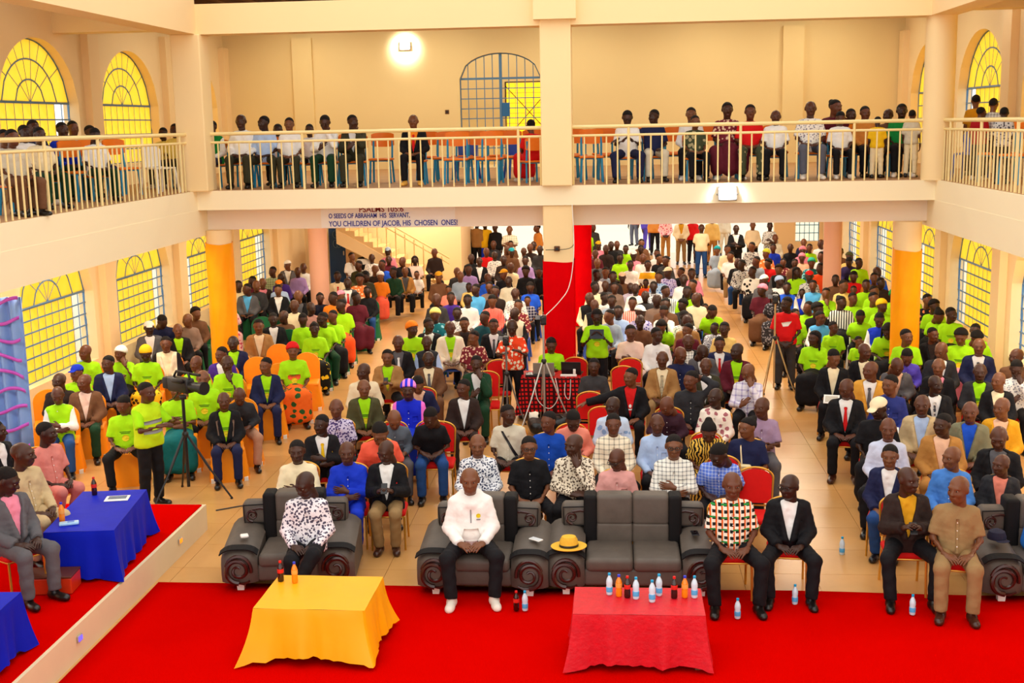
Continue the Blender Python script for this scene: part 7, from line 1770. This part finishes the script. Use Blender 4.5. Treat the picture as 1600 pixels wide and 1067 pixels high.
(6.45, 37.57, -13, 1.02, 'L', 'c', 's', 's:lilac', 'tr:black'),
(-2.58, 37.68, -4, 1.02, 'L', 'c', 'b', 's:darkbrown', 'tr:black'),
(0.36, 37.77, -6, 0.95, 'L', 'c', 's', 't:lime', 'tr:black'),
(-0.09, 38.02, 1, 1.03, 'L', 'c', 'b', 's:black', 'tr:black'),
(6.3, 38.11, -4, 1.01, 'L', 'l', 'b', 's:white', 'tr:black'),
(0.85, 38.32, -1, 1.05, 'L', 'c', 's', 's:brown', 'tr:black'),
(0.09, 38.55, 5, 1.0, 'L', 'c', 'b', 's:darkgrey', 'tr:black'),
(-0.49, 38.6, 2, 0.99, 'L', 'c', 'cap:mustard', 's:pink', 'tr:black'),
(-2.53, 38.6, -1, 1.01, 'L', 'c', 'b', 's:white', 'tr:black'),
(-3.85, 39.09, -1, 1.0, 'L', 'c', 'b', 's:charcoal', 'tr:black'),
(-3.31, 39.23, 6, 0.98, 'L', 'c', 's', 's:brown', 'tr:black'),
(5.13, 39.71, -3, 1.03, 'L', 'c', 'b', 's:stone', 'tr:black'),
]
PO = []
for i, r in enumerate(PEOPLE): PO.append(person(r, i))
# logo prints and small worn or held things of the larger figures
def find(s):
    for r, o in zip(PEOPLE, PO):
        if s in r[-1]: return r, o
def held_phone(s, col='black'):
    r, o = find(s); J = SKL(r[6]); c = (J['haL'] + J['haR']) / 2 + V3(0, -.035, .02)
    e = empty('phone', (0, 0, 0), 0, '%s phone held by the %s' % (col, s), 'phone', 'held phones')
    M = o.matrix_basis.copy(); e.matrix_world = Matrix.LocRotScale(o.location, o.rotation_euler, Vector((1, 1, 1))) @ Matrix.Translation(Vector(c)) @ Matrix.Rotation(math.radians(-50), 4, 'X')
    MB().rbox((0, 0, 0), (.075, .012, .15), .005, 2).build('body', BLACKP, e); MB().box((0, .0068, 0), (.066, .001, .135)).build('screen', paint('dark_glass', '#0a0d14', .2, .08), e)
held_phone('person in dark jacket over a yellow shirt'); held_phone('person in black blazer and khaki trousers'); held_phone('person in tan blazer filming')
r_, o_ = find('standing with a tablet'); J_ = SKL(r_[6]); c_ = (J_['haL'] + J_['haR']) / 2 + V3(0, -.03, .0)
tb = empty('tablet', (0, 0, 0), 0, 'dark tablet held up by the standing person in lime tee', 'tablet'); tb.matrix_world = Matrix.LocRotScale(o_.location, o_.rotation_euler, Vector((1, 1, 1))) @ Matrix.Translation(Vector(c_)) @ Matrix.Rotation(math.radians(-15), 4, 'X')
MB().rbox((0, 0, 0), (.25, .012, .17), .006, 2).build('body', paint('slate_case', '#2b3038', .1, .5), tb); MB().box((0, .0068, 0), (.22, .001, .14)).build('screen', paint('dark_glass', '#0a0d14', .2, .08), tb)

def held_sheet(sub, sz, m, label, cat, tilt=35):
    r, o = find(sub); J = SKL(r[6]); c = (J['haL'] + J['haR']) / 2 + V3(0, -.05, .05)
    e = empty(cat, (0, 0, 0), 0, label, cat); e.matrix_world = Matrix.LocRotScale(o.location, o.rotation_euler, Vector((1, 1, 1))) @ Matrix.Translation(Vector(c)) @ Matrix.Rotation(math.radians(tilt), 4, 'X')
    MB().box((0, 0, 0), (sz[0], sz[1], .012)).build('pages', m, e); MB().box((0, -.002, .0075), (sz[0] * .8, sz[1] * .7, .002)).build('print', paint('grey_print', '#c9c3b4', .3, .7, 60, 0), e)
held_sheet('indigo shirt reading', (.3, .22), WHITEP, 'white booklet open in the lap of the indigo shirt', 'booklet')
held_sheet('bent over papers', (.24, .18), WHITEP, 'white papers in the lap of the black suit at the aisle', 'papers')
GREENP = paint('bright_green_card', '#22b43a', .08, .5, 5, 0)
held_sheet('holding green papers', (.32, .24), GREENP, 'bright green folder held by the orange blouse', 'folder')
held_sheet('grey suit and red tie', (.32, .24), GREENP, 'bright green folder held by the grey suit with red tie', 'folder')
cbag = None
r_, o_ = find('cream shoulder bag'); e_ = empty('shoulder_bag', (0, 0, 0), 0, 'small cream shoulder bag on the lap of the navy top', 'bag'); e_.matrix_world = Matrix.LocRotScale(o_.location, o_.rotation_euler, Vector((1, 1, 1))) @ Matrix.Translation((-.03, -.3, .62))
MB().rbox((0, 0, .07), (.24, .1, .15), .035, 3).build('body', fabric('cream_leather', '#e8d8a8', '#d6c48e', .5, .3, .2, 8), e_, True); MB().rbox((0, -.05, .1), (.2, .012, .07), .005, 2).build('flap', fabric('cream_leather', '#e8d8a8'), e_)

# ---- chairs under the seated
def short(lab): return lab.replace('person in ', '').split(' in the ')[0].split(' on the ')[0].split(',')[0]
used = set(); nch = 0
for r, o in zip(PEOPLE, PO):
    sec, x, y, z, yaw, sc, pose = r[:7]
    if SKL(pose)['st']: continue
    if sec == 'FRONT' and ('armchair' in r[-1]): continue
    if y > 33: continue
    if sec == 'BALC': kit, nm = SCH, 'orange and blue school chair'
    elif sec == 'LEFT': kit, nm = (COVO, 'orange covered chair') if y < 21.5 else (COVG, 'green covered chair')
    elif sec == 'MIDLEFT': kit, nm = COVG, 'green covered chair'
    elif sec in ('FRONT', 'STAGE') or y < 21.8: kit, nm = BANQ, 'red banquet chair'
    elif sec == 'RIGHT': kit, nm = PLW, 'white plastic chair'
    else: kit, nm = PLB, 'blue plastic chair'
    if sec == 'RIGHT' and y < 21.8: kit, nm = BANQ, 'red banquet chair'
    words = r[-1].replace('person in ', '').replace('person ', '').split()
    lab = nm + ' under the ' + ' '.join(words)
    if len(lab.split()) > 16:
        lab = nm + ' under ' + ' '.join(words)
        lab = ' '.join(lab.split()[:16])
    if lab in used: lab = nm + ' below ' + ' '.join(words[-9:])
    used.add(lab)
    k = kit.place((x, y + .06 * math.cos(math.radians(yaw)), z), math.radians(yaw), lab, nm + 's', min(1.0, max(.82, sc)))
# empty chairs that show
for (x, y, yw, kit, lab) in (
    (-5.78, 20.3, 10, COVO, 'empty orange covered chair with a black bag, beside the red headwrap'),
    (-6.35, 20.9, 12, COVO, 'empty orange covered chair behind the navy suit'),
    (-6.3, 22.2, 12, COVO, 'empty orange covered chair nearer the orange pillar'),
    (-8.9, 18.2, 25, COVO, 'empty orange covered chair by the blue curtain'),
    (-5.55, 21.3, 10, COVO, 'empty yellow orange covered chair behind the red headwrap'),
    (-6.55, 23.9, 12, COVG, 'empty green covered chair behind the orange ones'),
    (-7.6, 25.6, 12, COVG, 'empty green covered chair beside the orange pillar'),
    (-7.25, 27.5, 12, COVG, 'empty teal green covered chair below the left windows'),
    (1.62, 13.85, -6, BANQ, 'empty red banquet chair behind the black jacket and white tee'),
    (.12, 20.0, -4, BANQ, 'empty red banquet chair between dark grey tee and black jacket'),
    (-.4, 18.0, -4, BANQ, 'empty red banquet chair behind the pale blue washed shirt'),
    (-.2, 17.0, -4, BANQ, 'empty red banquet chair behind the salmon top'),
    (-2.1, 19.6, 4, BANQ, 'empty red banquet chair beside the dark green jacket'),
    (-2.0, 20.6, 4, BANQ, 'empty red banquet chair behind the dark green jacket'),
    (-2.4, 16.1, 3, BANQ, 'empty red banquet chair beside the bent person in jeans'),
    (-.62, 21.5, 170, BANQ, 'empty red banquet chair beside the tablet holder'),
    (.25, 20.7, -4, BANQ, 'empty red banquet chair before the blush pink dress')):
    kit.place((x, y, 0), math.radians(yw), lab, {COVO: 'orange covered chairs', COVG: 'green covered chairs', BANQ: 'red banquet chairs'}[kit])
# empty school chairs on the balcony
ORD = ['first', 'second', 'third', 'fourth', 'fifth', 'sixth', 'seventh', 'eighth', 'ninth', 'tenth', 'eleventh', 'twelfth', 'thirteenth', 'fourteenth', 'fifteenth', 'sixteenth', 'seventeenth', 'eighteenth', 'nineteenth', 'twentieth']
taken = [(r[1], r[2]) for r in PEOPLE if r[0] == 'BALC']
for row, (yy, off, step) in enumerate(((22.6, 0.0, .62), (23.5, .3, .62), (24.5, .1, .7))):
    q = 0; x = -6.6 + off
    while x < 5.0 and q < 20:
        if not any(abs(x - a) < .5 and abs(yy - b) < .6 for a, b in taken) and not (row == 2 and (x < -4 or x > 2.5)) and not (abs(x - XC) < .35 and row == 0):
            SCH.place((x, yy, ZB + .006), random.uniform(-.12, .12), 'empty orange and blue school chair, %s from the corner column in the %s balcony row' % (ORD[q], ORD[row]), 'orange and blue school chairs'); q += 1
        x += step
for i, (x, y, rz, kit, lab) in enumerate(((-2.9, 24.4, 0, PLB, 'blue plastic chair among the school chairs under the gate'), (-1.9, 24.6, .3, PLB, 'second blue plastic chair among the school chairs near the red dress'), (-7.9, 21.0, 1.0, PLW, 'white plastic chair on the side balcony by the corner column'), (5.95, 21.3, -.6, PLB, 'pale blue plastic chair at the corner of the side balcony'))):
    kit.place((x, y, ZB + .006), rz, lab, 'plastic chairs on the balcony')
for i, (x, y) in enumerate(((-8.4, 19.6), (-8.4, 18.9), (-8.3, 20.4), (6.1, 20.4), (6.2, 19.6))):
    SCH.place((x, y, ZB + .006), math.radians(60 if x < 0 else -60), ('school chair on the side balcony, %s along the pupils' % ORD[i]) if x < 0 else ('school chair on the side balcony, %s past the blue plastic one' % ORD[i - 3]), 'orange and blue school chairs')
bg = empty('handbag', (-5.83, 20.2, .48), .3, 'small black bag on the empty orange chair', 'bag')
MB().rbox((0, 0, .06), (.24, .14, .11), .035, 3).build('body', BLACKP, bag if False else bg, True); MB().tube([(-.08, 0, .11), (-.05, 0, .17), (.05, 0, .17), (.08, 0, .11)], .008, 5).build('handle', BLACKP, bg, True)

# ---- the many people farthest back, too small to pick out: one mass
def crowd():
    Vs, Fs, Ms, n, mats, mi = [], [], [], 0, [], {}
    def slot(m):
        if m.name not in mi: mi[m.name] = len(mats); mats.append(m)
        return mi[m.name]
    for i, (x, y, yaw, sc, pose, hd, hair, top, bot) in enumerate(CROWD):
        J = SKL(pose); T = Matrix.Translation((x, y, 0)) @ Matrix.Rotation(math.radians(yaw), 4, 'Z') @ Matrix.Scale(sc, 4); H = head_matrix(J, hd)
        L = [(*body_raw(pose, hd, 2)[:2], SKIN[(i * 3) % 5], None)]
        for nm, kd, cl in outfit(pose, top, bot): L.append((*gar_raw(kd, pose, 2), cloth(cl), None))
        if ':' in hair: kk, cc = hair.split(':'); hair_mesh(kk, 2); L.append((*_hair[((kk, 2), 'raw')], cloth(cc), H))
        elif hair[0] != 'b': hair_mesh(hair[0], 2); L.append((*_hair[((hair[0], 2), 'raw')], HAIRM, H))
        for v, f, m, X in L:
            if X is not None: v = xf(v, X)
            v = xf(v, T); Vs.append(v); Fs.append(f + n); Ms.append(np.full(len(f), slot(m))); n += len(v)
    me = np_mesh('crowd', np.concatenate(Vs), np.concatenate(Fs), np.concatenate(Ms), mats)
    o = link('crowd', me); tag(o, 'mass of seated people filling the rear rows under the balcony', 'crowd', None, 'stuff')
crowd()
